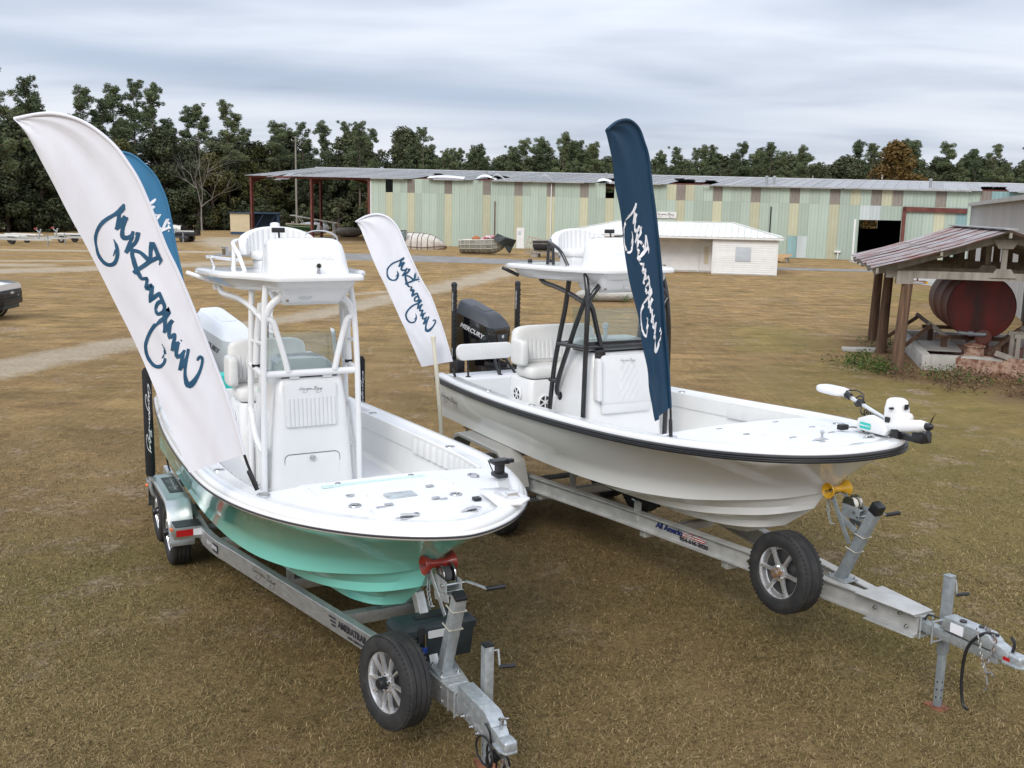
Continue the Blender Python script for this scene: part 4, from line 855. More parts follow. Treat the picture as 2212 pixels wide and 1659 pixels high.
# ------------------------------------------------------------------ trailers
def wheel(name, parent, c, axis, rad, wid, spokes, rim_m, rim_frac=.62, hub=None, split=False, disc=True):
    """tyre with grooved tread and a spoked alloy rim; axis points to the outer face"""
    ax = Vector(axis).normalized(); q_ = Vector((0, 0, 1)).rotation_difference(ax); Mx = Matrix.Translation(Vector(c)) @ q_.to_matrix().to_4x4()
    r0 = rad; rr = rad * rim_frac; h = wid / 2
    prof = [(rr, h * .80), (rr * 1.06, h * .94), (rr * 1.2, h * 1.0), (r0 * .86, h * .98), (r0 * .94, h * .88), (r0 * .985, h * .74)]
    tread = []
    for a, bq in ((.70, .44), (.36, .06), (-.06, -.36), (-.44, -.70)): tread += [(r0, h * a), (r0, h * bq), (r0 - .009, h * (bq - .015)), (r0 - .009, h * (bq - .065))]
    prof += tread[:-2]
    prof += [(r0 * .985, -h * .74), (r0 * .94, -h * .88), (r0 * .86, -h * .98), (rr * 1.2, -h), (rr * 1.06, -h * .94), (rr, -h * .80)]
    mb = MB(); mb.lathe([(a, b_) for a, b_ in prof], n=48, caps=False)
    # shoulder lugs
    for k in range(56):
        a = 2 * math.pi * k / 56
        for sg in (-1, 1):
            mb.cbox((0, 0, 0), (0, 0, 0)) if False else None
            Rz = Matrix.Rotation(a, 4, 'Z'); mb.box(r0 * .94, r0 * .972, -.010, .010, min(sg * h * .72, sg * h * .90), max(sg * h * .72, sg * h * .90), Rz)
    me = mb.mesh('tyre', 0, 32); me.transform(Mx); ty = link('tyre', me, M['rubber'], parent)
    mb = MB(); mb.lathe([(rr * 1.03, h * .86), (rr * 1.04, h * .80), (rr * .98, h * .78), (rr * .93, h * .55), (rr * .90, -h * .2), (rr * .96, -h * .8), (rr * 1.02, -h * .86)], n=40, caps=False)
    for k in range(spokes):
        a = 2 * math.pi * k / spokes; Rz = Matrix.Rotation(a, 4, 'Z')
        pr = [(-.13, .0), (.13, 0)]
        for sp in ((-.062, .062) if split else (0,)):
            wi, wo_ = (.022, .026) if split else (.05, .042)
            p = []
            for rr_, ww, zz in ((rr * .22, wi, h * .66), (rr * .60, wo_ * .8, h * .72), (rr * .97, wo_, h * .74)):
                off = sp * rr_ / rr
                p += [(rr_, off - ww / 2, zz - .03), (rr_, off - ww * .34, zz), (rr_, off + ww * .34, zz), (rr_, off + ww / 2, zz - .03)]
            p = [tuple(Rz @ Vector(v)) for v in p]
            mb.add(p, [(0, 1, 5, 4), (1, 2, 6, 5), (2, 3, 7, 6), (4, 5, 9, 8), (5, 6, 10, 9), (6, 7, 11, 10), (0, 3, 7, 4), (4, 7, 11, 8)])
    mb.lathe([(rr * .34, h * .45), (rr * .33, h * .68), (rr * .26, h * .72), (.0, h * .72)], n=24, caps=False)
    me = mb.mesh('rim', 0, 35); me.transform(Mx); rm = link('rim', me, rim_m, parent)
    if disc: mb = MB(); mb.lathe([(rr * .88, h * .18), (rr * .3, h * .16), (0, h * .16)], n=24, caps=False); me = mb.mesh('disc_or_dark_backing', 0, 35); me.transform(Mx); link('disc_or_dark_backing', me, M['alloy_dark'], parent)  # brake disc; on spare wheels an added dark disc that darkens the spoke gaps
    mb = MB()
    for k in range(5 if spokes < 7 else 6):
        a = 2 * math.pi * (k + .5) / (5 if spokes < 7 else 6); mb.lathe([(.012, 0), (.012, .02), (.006, .024)], (rr * .24 * math.cos(a), rr * .24 * math.sin(a), h * .70), n=6)
    me = mb.mesh('lug_nut', 0, 30); me.transform(Mx); tag(link('lug_nut', me, M['stainless'], parent), kind='stuff')
    mb = MB(); mb.lathe([(.042, 0), (.044, .05), (.036, .065), (0, .066)], (0, 0, h * .70), n=16, caps=False); me = mb.mesh('hub_cap', 0, 35); me.transform(Mx); link('hub_cap', me, hub or M['black_plastic'], parent)
def wheel_part(root, c, axis, *a, nm='wheel', **k):
    w = bpy.data.objects.new(nm, None); COL.objects.link(w); w.parent = root; w.empty_display_size = .1
    wheel('wheel', w, c, axis, *a, **k); return w
def ubolt(mb, c, d, w, ln, r=.006):
    """square U-bolt round a post: c centre of outer face, d outward direction, in plane with post"""
    c = Vector(c); d = Vector(d).normalized(); s_ = Vector((0, 1, 0))
    mb.tube([c - d * ln + s_ * w / 2, c + s_ * w / 2, c - s_ * w / 2, c - d * ln - s_ * w / 2], r, 6)
def chain(mb, P, r=.005, l=.035):
    P = catmull(P, 8); acc = 0; last = P[0]; k = 0
    for p in P[1:]:
        d = p - last
        if np.linalg.norm(d) > l * .8:
            t = d / np.linalg.norm(d); s_ = np.cross(t, (0, 0, 1.0)) if k % 2 else np.cross(t, (1.0, .3, 0)); s_ /= np.linalg.norm(s_) + 1e-9; c = (p + last) / 2
            mb.tube([c + t * l * .6 * math.cos(a) + s_ * l * .34 * math.sin(a) for a in np.linspace(0, 2 * math.pi, 9)], r, 4, caps=False); last = p; k += 1
def winch(root, c, mats, strap):
    x, y, z = c
    w = MB().box(x - .11, x + .10, y - .062, y - .056, z - .06, z + .05).box(x - .11, x + .10, y + .056, y + .062, z - .06, z + .05).box(x - .11, x + .10, y - .06, y + .06, z - .066, z - .06).build('winch_frame', mats, root, bevel=.003)
    MB().lathe([(.075, 0), (.075, .008), (.03, .010), (.03, .082), (.085, .085), (.088, .092), (.03, .094)], (x - .05, y - .047, z + .05), (0, 1, 0), 24).build('winch_drum', M['stainless'], root)
    MB().lathe([(.055, 0), (.055, .062)], (x - .05, y - .036, z + .05), (0, 1, 0), 20).build('winch_strap', strap, root)
    mb = MB(); mb.tube([(x + .05, y - .085, z + .01), (x + .05, y + .12, z + .01)], .010, 8); mb.tube([(x + .085, y - .075, z - .03), (x + .085, y + .075, z - .03)], .008, 8); mb.build('winch_shaft', M['stainless'], root)
    mb = MB(); mb.beam((x + .05, y + .11, z + .015), (x + .10, y + .17, z - .0), .028, .008); mb.beam((x + .10, y + .17, z), (x + .15, y + .24, z - .03), .028, .008); ha = mb.build('winch_crank', mats, root)
    MB().tube([(x + .15, y + .23, z - .03), (x + .18, y + .37, z - .02)], .018, 10).build('crank_grip', M['black_plastic'], root)
def bow_roller(root, c, mat):
    x, y, z = c; mb = MB(); mb.lathe([(.072, -.125), (.076, -.12), (.060, -.085), (.034, -.055), (.030, 0), (.034, .055), (.060, .085), (.076, .12), (.072, .125), (.055, .112), (.02, .09)], c, (0, 1, 0), 24, caps=False); mb.lathe([(.072, -.125), (.05, -.11), (.018, -.09)], c, (0, 1, 0), 24, caps=False); r_ = mb.build('bow_roller', mat, root, smooth=40)
    MB().tube([(x, y - .15, z), (x, y + .15, z)], .008, 8).build('roller_pin', M['stainless'], r_)

def make_trailer(key):
    W = key == 'W'
    root = thing('boat_trailer', ('aluminium tandem trailer under the white boat with yellow bow roller' if W else 'galvanised tandem trailer under the teal boat with red bow roller'), 'trailer', W_LOC if W else T_LOC, W_RZ if W else T_RZ, sc=W_SC if W else 1)
    G0 = -.209 if W else 0.0
    fm = M['alu_dull'] if W else M['alu']
    if W:
        zt, zb = .62, .43
        pts = [(-.1, .98), (1.2, .97), (2.4, .86), (4.25, .52), (7.12, .085), (7.8, .05)]
        for s in (-1, 1):
            P_ = catmull([(x, s * y, 0) for x, y in pts], 6); mb = MB(); rings = []
            for p in P_:
                x, y = p[0], p[1]; o_ = s
                prof = [(-.05, zt), (.05, zt), (.05, zt - .014), (.006, zt - .018), (.006, zb + .018), (.05, zb + .014), (.05, zb), (-.05, zb), (-.05, zb + .014), (-.006, zb + .018), (-.006, zt - .018), (-.05, zt - .014)]
                rings.append([(x, y + d, z) for d, z in prof])
            mb.loft(rings); rl = mb.build('main_rail', fm, root, smooth=25)
        for x in (.5, 2.6, 4.4, 5.6): MB().box(x - .05, x + .05, -(np.interp(x, [p[0] for p in pts], [p[1] for p in pts])) + .0, np.interp(x, [p[0] for p in pts], [p[1] for p in pts]), zb - .09, zb - .002).build('cross_member', fm, root, bevel=.006)
        tz = .525
        mb = MB(); mb.prism([(7.2, -.18), (7.80, -.12), (7.80, .12), (7.2, .18)], zt + .003, zt + .012); mb.prism([(7.3, -.17), (7.80, -.12), (7.80, .12), (7.3, .17)], zb - .012, zb - .003); mb.build('tongue_plate', fm, root, bevel=.003)
        mb = MB(); mb.beam((7.55, 0, tz), (8.55, 0, tz), .085, .085); mb.build('tongue_tube', M['galv'], root, bevel=.008)
        mb = MB(); mb.prism([(8.02, zt - .03), (8.52, zt - .03), (8.52, zt + .04), (8.45, zt + .085), (8.05, zt + .085)], -.065, .065, frameM((0, 0, 0), (1, 0, 0), (0, 0, 1))); ac = mb.build('brake_actuator', M['galv'], root, bevel=.006)
        MB().box(8.12, 8.24, -.0705, -.0665, zt - .02, zt + .06).build('warning_label', M['ink_white'], ac)
        MB().lathe([(.028, 0), (.03, .012), (0, .014)], (8.2, -.02, zt + .086), n=12, caps=False).lathe([(.02, 0), (.02, .012), (0, .014)], (8.34, .02, zt + .086), n=12, caps=False).build('filler_cap', M['black_plastic'], ac)
        xc, zcp = 8.50, zt - .02
        mb = MB(); mb.loft([[(xc, y, z) for y, z in ((-.06, zcp - .05), (.06, zcp - .05), (.06, zcp + .06), (-.06, zcp + .06))], [(xc + .10, y, z) for y, z in ((-.055, zcp - .06), (.055, zcp - .06), (.05, zcp + .035), (-.05, zcp + .035))], [(xc + .16, y, z) for y, z in ((-.05, zcp - .06), (.05, zcp - .06), (.035, zcp - .01), (-.035, zcp - .01))]]); pillow(mb, (xc + .19, 0, zcp - .03), (.12, .11, .10)); mb.prism([(xc + .1, -.07), (xc + .22, -.075), (xc + .27, -.04), (xc + .27, .04), (xc + .22, .075), (xc + .1, .07)], zcp - .07, zcp - .055); cp = mb.build('coupler', M['galv'], root, bevel=.004, smooth=40)
        MB().tube([(xc + .14, .0, zcp + .02), (xc + .15, 0, zcp + .09), (xc + .12, 0, zcp + .14)], .013, 8, sm=3).build('coupler_lever', M['black_plastic'], cp)
        MB().box(xc + .10, xc + .16, -.0545, -.0525, zcp - .045, zcp - .015).build('red_decal', M['red_plastic'], cp)
        jx, jy, jt = 7.93, .12, .98; jf = G0
    else:
        zt, zb = .58, .41
        pts = [(-.2, .95), (2.4, .97), (2.75, .965), (3.1, .92), (3.6, .80), (6.2, .20), (6.95, .055)]
        for s in (-1, 1):
            P_ = catmull([(x, s * y, 0) for x, y in pts], 6); mb = MB()
            mb.loft([[(p[0], p[1] + d, z) for d, z in ((-.038, zt - .004), (-.034, zt), (.034, zt), (.038, zt - .004), (.038, zb + .004), (.034, zb), (-.034, zb), (-.038, zb + .004))] for p in P_]); rl = mb.build('main_rail', fm, root, smooth=25)
        for x in (.3, 2.9, 4.3, 5.3): 
            hw_ = np.interp(x, [p[0] for p in pts], [p[1] for p in pts]); MB().box(x - .05, x + .05, -hw_ + .02, hw_ - .02, zb + .005, zb + .11).build('cross_member', fm, root, bevel=.006)
        tz = .50
        mb = MB(); mb.prism([(6.55, -.15), (7.15, -.075), (7.15, .075), (6.55, .15)], zt + .003, zt + .011); tpz = mb.build('tongue_plate', M['diamond'], root, bevel=.002)
        mb = MB(); mb.prism([(6.4, -.165), (7.16, -.062), (7.16, .062), (6.4, .165)], zb, zt); mb.build('tongue_box', fm, root, bevel=.008)
        mb = MB(); mb.beam((7.0, 0, tz), (7.72, 0, tz), .085, .085); mb.build('tongue_tube', M['galv'], root, bevel=.008)
        mb = MB(); mb.prism([(7.16, zt - .13), (7.70, zt - .13), (7.70, zt + .02), (7.60, zt + .075), (7.16, zt + .075)], -.06, .06, frameM((0, 0, 0), (1, 0, 0), (0, 0, 1))); ac = mb.build('brake_actuator', M['galv'], root, bevel=.006)
        MB().lathe([(.034, 0), (.034, .003), (.0, .003)], (7.36, 0, zt + .075), n=16, caps=False).build('actuator_emblem', M['galv_dull'], ac)
        xc, zcp = 7.66, zt - .03
        mb = MB(); mb.loft([[(xc, y, z) for y, z in ((-.055, zcp - .05), (.055, zcp - .05), (.055, zcp + .05), (-.055, zcp + .05))], [(xc + .08, y, z) for y, z in ((-.05, zcp - .05), (.05, zcp - .05), (.045, zcp + .03), (-.045, zcp + .03))], [(xc + .13, y, z) for y, z in ((-.05, zcp - .05), (.05, zcp - .05), (.035, zcp), (-.035, zcp))]]); pillow(mb, (xc + .165, 0, zcp - .025), (.11, .10, .09)); mb.prism([(xc + .06, -.065), (xc + .17, -.07), (xc + .225, -.04), (xc + .225, .04), (xc + .17, .07), (xc + .06, .065)], zcp - .065, zcp - .05); cp = mb.build('coupler', M['galv'], root, bevel=.004)
        MB().beam((xc + .06, 0, zcp + .03), (xc + .08, 0, zcp + .13), .03, .012, (1, 0, 0)).beam((xc + .08, -.03, zcp + .12), (xc + .10, .04, zcp + .12), .02, .012).build('coupler_lever', M['stainless'], cp, bevel=.003)
        jx, jy, jt = 7.20, .15, .93; jf = .0
    # jack
    mb = MB(); mb.box(jx - .036, jx + .036, jy - .036, jy + .036, zb - .14 if W else .36, jt); jk = mb.build('tongue_jack', M['galv_dull'] if W else M['galv'], root, bevel=.008)
    MB().box(jx - .027, jx + .027, jy - .027, jy + .027, jf + .012, zb - .10 if W else .38).build('drop_leg', M['galv_dull'], jk, bevel=.005)
    MB().box(jx - .038, jx + .038, jy - .038, jy + .038, jt - .002, jt + .016).build('jack_cap', M['black_plastic'] if not W else M['galv_dull'], jk, bevel=.005)
    mb = MB(); mb.prism([(-.10, -.06), (.08, -.08), (.10, .06), (-.06, .09)], 0, .012, Matrix.Translation((jx, jy, jf + .003))); mb.build('jack_foot', M['rust'], jk, bevel=.003)
    mb = MB()
    for z in (jf + .10, jf + .17, jf + .24): mb.lathe([(.009, 0), (0, .001)], (jx + .0275, jy, z), (1, 0, 0), 8, caps=False).lathe([(.009, 0), (0, .001)], (jx, jy - .0275, z), (0, -1, 0), 8, caps=False)
    mb.build('leg_holes', M['black_plastic'], jk)
    mb = MB(); mb.tube([(jx, jy + .03, jt - .05), (jx, jy + .085, jt - .05), (jx + .02, jy + .09, jt - .17)], .008, 6); mb.build('crank_arm', M['galv'], jk)
    MB().tube([(jx + .02, jy + .085, jt - .17), (jx + .05, jy + .20, jt - .17)], .016, 8).build('crank_grip', M['black_plastic'], jk)
    # u bolts at tongue
    mb = MB()
    for x in ((7.84, 7.96) if W else (7.03, 7.14)):
        for s in (-1, 1): mb.tube([(x, s * .075, tz - .10), (x, s * .075, tz + .10)], .009, 6)
        mb.tube([(x, -.075, tz + .095), (x, .075, tz + .095)], .009, 6); mb.tube([(x, -.075, tz - .085), (x, .075, tz - .085)], .009, 6)
    mb.build('u_bolt', M['galv'], root)
    mb = MB()
    for x, z in ((7.35, tz + .0), (7.62, tz + .05), (7.70, tz - .04)) if W else ((6.93, tz + .04), (6.95, tz - .06), (7.28, tz - .02), (7.42, tz - .03), (7.52, tz - .03)):
        y = -.07 if x < (7.8 if W else 7.16) else -.065
        mb.lathe([(.018, 0), (.018, .012), (.01, .014), (.01, .03), (0, .03)], (x, y, z), (0, -1, 0), 6, caps=False)
    tag(mb.build('bolt', M['stainless'], root), kind='stuff')
    # winch post
    if W: pb, ptop = (6.86, 0, .62), (7.23, 0, 1.42)
    else: pb, ptop = (6.78, 0, .59), (7.04, 0, 1.26)
    pm_ = M['galv_dull'] if W else M['galv']
    d = (Vector(ptop) - Vector(pb)); L_ = d.length; d.normalize(); n_ = Vector((d.z, 0, -d.x))
    mb = MB(); mb.beam(pb, ptop, .088, .088, n_); wp = mb.build('winch_post', pm_, root, bevel=.01)
    e_ = Vector(ptop); capl = .10 if W else .025
    MB().beam(tuple(e_ - d * (capl - .02)), tuple(e_ + d * .022), .096, .096, n_).build('post_cap', M['black_plastic'], wp, bevel=.01)
    MB().cbox((pb[0] + .02, 0, pb[2] + .008), (.24, .17, .012)).build('post_foot', pm_, wp, bevel=.003)
    mb = MB()
    for x in (-.07, .11):
        for y in (-.065, .065): mb.lathe([(.014, 0), (.014, .012), (.008, .014), (.008, .028), (0, .028)], (pb[0] + x, y, pb[2] + .012), n=6, caps=False)
    mb.build('foot_bolt', M['stainless'], wp)
    mb = MB()
    for f_ in ((.42, .62) if W else (.62, .86)):
        c = Vector(pb) + d * L_ * f_ + n_ * .05
        for s in (1,):
            mb.tube([c - n_ * .12 + Vector((0, .052, 0)) - d * .03, c + Vector((0, .052, 0)), c + Vector((0, -.052, 0)), c - n_ * .12 + Vector((0, -.052, 0)) - d * .03], .0065, 6)
    mb.build('post_u_bolt', M['pale_zinc'], wp)
    rc = (6.74, 0, 1.45) if W else (6.66, 0, 1.385)
    bow_roller(root, rc, M['yellow_poly'] if W else M['red_poly'])
    # roller bracket arms and winch table
    ba = Vector(pb) + d * L_ * (.45 if W else .70) - n_ * .05
    bb = Vector(pb) + d * L_ * (.62 if W else .92) - n_ * .05
    for s in (-1, 1):
        mb = MB(); mb.beam((rc[0], s * .085, rc[2]), (ba.x, s * .055, ba.z), .008, .05, (1, 0, .4)); mb.build('roller_arm', pm_, root, bevel=.002)
        mb = MB(); mb.beam((rc[0] + .10, s * .07, rc[2] - .20), (bb.x, s * .055, bb.z), .008, .06, (0, 0, 1)); mb.build('winch_arm', pm_, root, bevel=.002)
    wc = (rc[0] + (.24 if W else .19), 0, rc[2] - (.14 if W else .09))
    winch(root, wc, pm_, M['strap_pale'] if W else M['strap_dark'])
    mb = MB(); mb.tube([(wc[0] - .09, 0, wc[2] + .09), (rc[0] + .03, 0, rc[2] - .02), (rc[0] - .05, 0, rc[2] - .07)], .006, 5); chain(mb, [(rc[0] - .05, -.05, rc[2] - .09), (rc[0] - .02, -.07, rc[2] - .22), (rc[0] + .03, -.06, rc[2] - .34), (rc[0] + .05, -.05, rc[2] - .30)]); mb.build('safety_chain', M['galv_dull'], root)
    # keel prop behind the post
    if not W: MB().beam((6.62, -.02, .56), (6.30, -.02, 1.02), .07, .10, (1, 0, 0)).build('keel_stay', fm, root, bevel=.006)
    # spare
    if W: wheel_part(root, (6.62, -.47, .675), (.03, -1, .05), .385, .235, 6, M['alloy'], rim_frac=.63, hub=M['hub_rust'], nm='spare_wheel')
    else: wheel_part(root, (6.72, -.37, .56), (.23, -1, .06), .35, .22, 5, M['alloy'], rim_frac=.64, split=True, nm='spare_wheel')
    c_ = (6.62, -.2, .60) if W else (6.66, -.2, .52)
    MB().beam((c_[0], -.06, c_[2]), (c_[0], -.40, c_[2]), .06, .06).build('spare_bracket', fm, root, bevel=.004)
    # running gear
    rad = .36 if not W else .40; yw = 1.165 if not W else 1.12
    xw = (1.10, 1.95) if not W else (1.30, 2.14)
    for s in (-1, 1):
        for x in xw: wheel_part(root, (x, s * yw, G0 + rad), (0, s, 0), rad, .215, 9 if not W else 6, M['alloy'], rim_frac=.60, split=False)
    for x in xw: MB().tube([(x, -yw + .1, G0 + rad), (x, yw - .1, G0 + rad)], .04, 8).build('axle', M['galv_dull'], root)
    zf_ = G0 + rad * 2 + (.06 if not W else .36)
    x0, x1 = xw[0] - rad - .06, xw[1] + rad + .06
    if W: path = [(x0 - .02, zf_ - .42), (x0 + .16, zf_ - .05), (x0 + .30, zf_), (x1 - .30, zf_), (x1 - .10, zf_ - .12), (x1 + .02, zf_ - .42)]; fm2 = M['fender_grey']
    else: path = [(x0, zf_ - .45), (x0 + .05, zf_ - .22), (x0 + .20, zf_ - .05), (x0 + .40, zf_), (x1 - .40, zf_), (x1 - .20, zf_ - .04), (x1 - .06, zf_ - .2), (x1, zf_ - .45)]; fm2 = M['fender_alu']
    pc = [p for p in (catmull([(x, 0, z) for x, z in path], 5) if not W else [V3((x, 0, z)) for x, z in path])]
    for s in (-1, 1):
        yo, yi = s * (yw + (.135 if not W else .15)), s * (yw - (.125 if not W else .15))
        mb = MB(); mid = V3(((x0 + x1) / 2, 0, zf_ - .45))
        mb.loft([[(p[0], yi, p[2]), (p[0], yo - s * .02, p[2]), (p[0], yo, p[2] - .015), (p[0] + (mid[0] - p[0]) * .03, yo, p[2] - .05 if p[2] > zf_ - .4 else p[2]), (p[0] + (mid[0] - p[0]) * .03, yo - s * .004, p[2] - .048 if p[2] > zf_ - .4 else p[2]), (p[0], yo - s * .006, p[2] - .018), (p[0], yo - s * .025, p[2] - .006), (p[0], yi, p[2] - .006)] for p in pc]); fd = mb.build('fender', fm2, root, smooth=35)
        if not W:
            pl = MB().box((x0 + x1) / 2 - .34, (x0 + x1) / 2 + .34, s * (yw - .03) - .075, s * (yw - .03) + .075, zf_ + .002, zf_ + .008).build('fender_mat', M['black_plastic'], fd)
            fn = lambda X_, Y_, o_: ((x0 + x1) / 2 + (X_ - .5) * .5, s * (yw - .03) + (1 if s < 0 else -1) * Y_ * -.32 * -1, zf_ + .0085 + o_)
            script_mb(fn, .002, .6, sm=1).build('script_lettering', M['silver_ink'], fd)
            for xe, dr in ((x1 - .02, 1), (x0 + .02, -1)):
                y0_, y1_ = sorted((s * .99, s * (yw + .12)))
                st = MB().prism([(min(xe, xe + dr * .26), y0_), (max(xe, xe + dr * .26), y0_), (max(xe, xe + dr * .26), y1_), (min(xe, xe + dr * .26), y1_)], .47, .60).build('fender_step', M['fender_alu'], root, bevel=.004)
                MB().box(min(xe, xe + dr * .26) + .01, max(xe, xe + dr * .26) - .01, y0_ + .01, y1_ - .01, .6005, .606).build('step_tread', M['black_plastic'], st)
                xx = xe + dr * .262
                for ya, yb_, mt in ((.0, .62, 'red_plastic'), (.62, .95, 'clear_white')):
                    a_ = s * (yw + .10) + (-s) * ya * .28; b__ = s * (yw + .10) + (-s) * yb_ * .28
                    MB().box(min(xx, xx + dr * .004), max(xx, xx + dr * .004), min(a_, b__), max(a_, b__), .505, .575).build('reflector', M[mt], st)
                pb_ = MB(); pillow(pb_, (xe + dr * .12, s * (yw + .13), .55), (.06, .03, .03)); pb_.build('marker_light', M['amber'], st)
    # bunks
    for s in (-1, 1):
        mb = MB(); mb.beam((.1, s * .52, .66 + (.1 if W else 0)), (4.6, s * .45, .655 + (.1 if W else 0)), .09, .05); mb.build('bunk', M['black_fabric'], root, bevel=.008)
        for x in (.4, 2.9, 4.3): MB().box(x - .03, x + .03, s * .5 - .03, s * .5 + .03, zb + .08, .64 + (.1 if W else 0)).build('bunk_post', fm, root)
    # guides
    if W:
        gp = MB().tube([(.62, -1.27, .46), (.57, -1.28, 1.1), (.36, -1.30, 2.16)], .030, 12, sm=5).build('guide_post', M['pvc'], root, smooth=60); MB().lathe([(.036, 0), (.036, .06), (.03, .066), (0, .066)], (.365, -1.30, 2.12), (-.05, 0, 1), 12, caps=False).build('guide_cap', M['pvc'], gp)
        MB().beam((.62, -.95, .50), (.62, -1.30, .50), .06, .06).build('guide_arm', M['galv'], root, bevel=.004)
        for x, t_ in ((5.0, 1),):
            xm_ = 5.1; ym_ = -(np.interp(xm_, [p[0] for p in pts], [p[1] for p in pts])) ; dirv = (1, (pts[4][1] - pts[3][1]) / -(pts[4][0] - pts[3][0]), 0)
            fM = frameM((xm_, ym_ - .012, .548), dirv, (0, 0, 1))
            font_text('rail_lettering', 'All American Trailer', .088, fM @ Matrix.Translation((-.12, 0, .0)), M['flag_ink'], root, shear=.2, bold=.0035)
            font_text('rail_lettering', '954-646-3020', .058, fM @ Matrix.Translation((.08, -.060, .0)), M['ink_dark'], root, bold=.002, sx=1.25)
        mb = MB(); mb.tube([(6.02, -.24, .62), (6.02, -.24, .70), (6.14, -.22, .70), (6.14, -.22, .62)], .007, 6); mb.build('tie_down_loop', M['stainless'], root)
        MB().box(5.9, 5.97, -.29, -.275, .50, .53).build('rail_light', M['stainless'], root, bevel=.004)
    else:
        for s in (-1, 1):
            gp = MB().tube([(.95, s * .98, .50), (1.0, s * 1.22, .52), (1.03, s * 1.29, .60), (1.04, s * 1.30, .85), (1.08, s * 1.30, 2.04)], .026, 10, sm=5).build('guide_post', M['galv'], root, smooth=60)
            MB().tube([(1.04, s * 1.30, .80), (1.05, s * 1.30, .84), (1.085, s * 1.30, 2.05), (1.086, s * 1.30, 2.09)], [.05, .056, .052, .03], 14).build('guide_cover', M['black_fabric'], gp, smooth=60)
            def fn(X_, Y_, o_, s=s):
                zz = 1.90 - X_ * .82; a = R(-6) + Y_ * 3.6; rr_ = .0575 + o_
                return (1.055 + .03 * (zz - .84) / 1.2 + rr_ * math.cos(a) * -1 * -1, s * 1.30 + rr_ * math.sin(a) * 1, zz) if True else None
            script_mb(fn, .002, 1.0, sm=2).build('script_lettering', M['ink_white'], gp)
        def railM(x):
            xs__ = [p[0] for p in pts]; y = np.interp(x, xs__, [p[1] for p in pts]); y2 = np.interp(x + .05, xs__, [p[1] for p in pts]); return frameM((x, -y - .040, .497), (.05, y - y2, 0), (0, 0, 1))
        m_ = railM(4.15)
        script_mb(lambda X_, Y_, o_: tuple(m_ @ Vector(((X_ - .5) * .46, Y_ * .42, o_))), .002, .5, sm=2).build('script_lettering', M['ink_dark'], root)
        m_ = railM(5.68); font_text('rail_lettering', 'AMERATRAIL', .085, m_ @ Matrix.Translation((.02, .01, .001)), M['ink_dark'], root, bold=.002, sx=.92)
        font_text('rail_lettering', 'LOAD CARRIES MORE', .028, m_ @ Matrix.Translation((.08, -.05, .001)), M['ink_dark'], root)
        mb = MB()
        for k in range(3): mb.box(-.36 + .02 * k, -.25, .04 - .032 * k - .008, .04 - .032 * k + .008, 0, .002, m_)
        mb.build('rail_emblem', M['ink_dark'], root)
        m_ = railM(3.0); MB().box(-.17, .17, -.045, .045, 0, .002, m_).build('rail_decal', M['ink_dark'], root); font_text('rail_lettering', 'BOAT SERIES', .055, m_ @ Matrix.Translation((0, 0, .003)), M['silver_ink'], root, bold=.001)
        MB().tube([(.1, -.93, .5), (.1, -.98, .75), (.12, -.96, 1.1)], .012, 6, sm=3).build('tie_strap', M['black_fabric'], root)
    # cables and chains at the coupler
    if W:
        mb = MB(); mb.tube([(7.86, -.05, .60), (7.9, -.06, .66), (7.98, -.04, .66)], .008, 6, sm=5); mb.tube([(8.50, .02, .70), (8.42, -.06, .70), (8.32, -.10, .55), (8.30, -.11, .30), (8.34, -.12, .08), (8.40, -.13, .05)], .013, 7, sm=6); mb.build('brake_cable', M['black_plastic'], root)
        mb = MB(); chain(mb, [(8.34, -.04, .70), (8.40, -.085, .66), (8.45, -.09, .50), (8.50, -.085, .40), (8.54, -.06, .42), (8.54, -.05, .36)], .006, .036); chain(mb, [(8.36, .03, .715), (8.44, .0, .72), (8.52, -.05, .66), (8.50, -.10, .48)], .006, .036); mb.tube([(8.50, -.09, .38), (8.52, -.095, .30), (8.50, -.10, .26)], .008, 6, sm=3); mb.build('hitch_chain', M['chain'], root)
    else:
        mb = MB()
        for (cx, cy, cz, r_, tl) in ((7.66, -.09, .42, .10, .3), (7.70, -.07, .40, .075, -.4), (7.74, -.05, .36, .09, .8), (7.76, .0, .34, .08, 1.3)):
            mb.tube([(cx + r_ * math.cos(a) * math.cos(tl), cy + r_ * math.cos(a) * math.sin(tl) * .5, cz + r_ * math.sin(a)) for a in np.linspace(0, 6.0, 22)], .008, 6)
        mb.tube([(7.62, -.06, .58), (7.68, -.09, .62), (7.72, -.08, .58), (7.70, -.06, .48)], .008, 6, sm=5); mb.tube([(7.78, 0, .36), (7.82, -.02, .20), (7.80, -.06, .05), (7.74, -.08, .012)], .010, 6, sm=5); mb.tube([(7.72, -.05, .41), (7.76, -.05, .40)], .03, 10); mb.build('wiring_loom', M['black_plastic'], root)
        mb = MB(); chain(mb, [(7.66, .04, .46), (7.70, .05, .36), (7.76, .04, .28), (7.78, .0, .34)], .006, .036); mb.tube([(7.80, -.02, .42), (7.80, -.03, .36), (7.77, -.05, .33), (7.76, -.05, .26), (7.79, -.04, .22)], .008, 6, sm=4); mb.build('hitch_chain', M['chain'], root)
    return root
M['hub_rust'] = pm('hub_rust', (.25, .22, .19), .5, .5, col2=(.30, .14, .04), vs_=25, lo=.45, hi=.6)
M['diamond'] = pm('tread_plate', (.46, .47, .47), .4, .7, col2=(.60, .61, .61), vs_=70, lo=.45, hi=.55, bump=.6, bs=120, detail=1)
M['fender_alu'] = pm('fender_alu', (.50, .53, .53), .34, .85, var=.08, vs_=3, rvar=.08, bump=.05, bs=8)
M['fender_grey'] = pm('fender_grey', (.42, .41, .385), .5, .3, var=.06, vs_=3, rvar=.06)
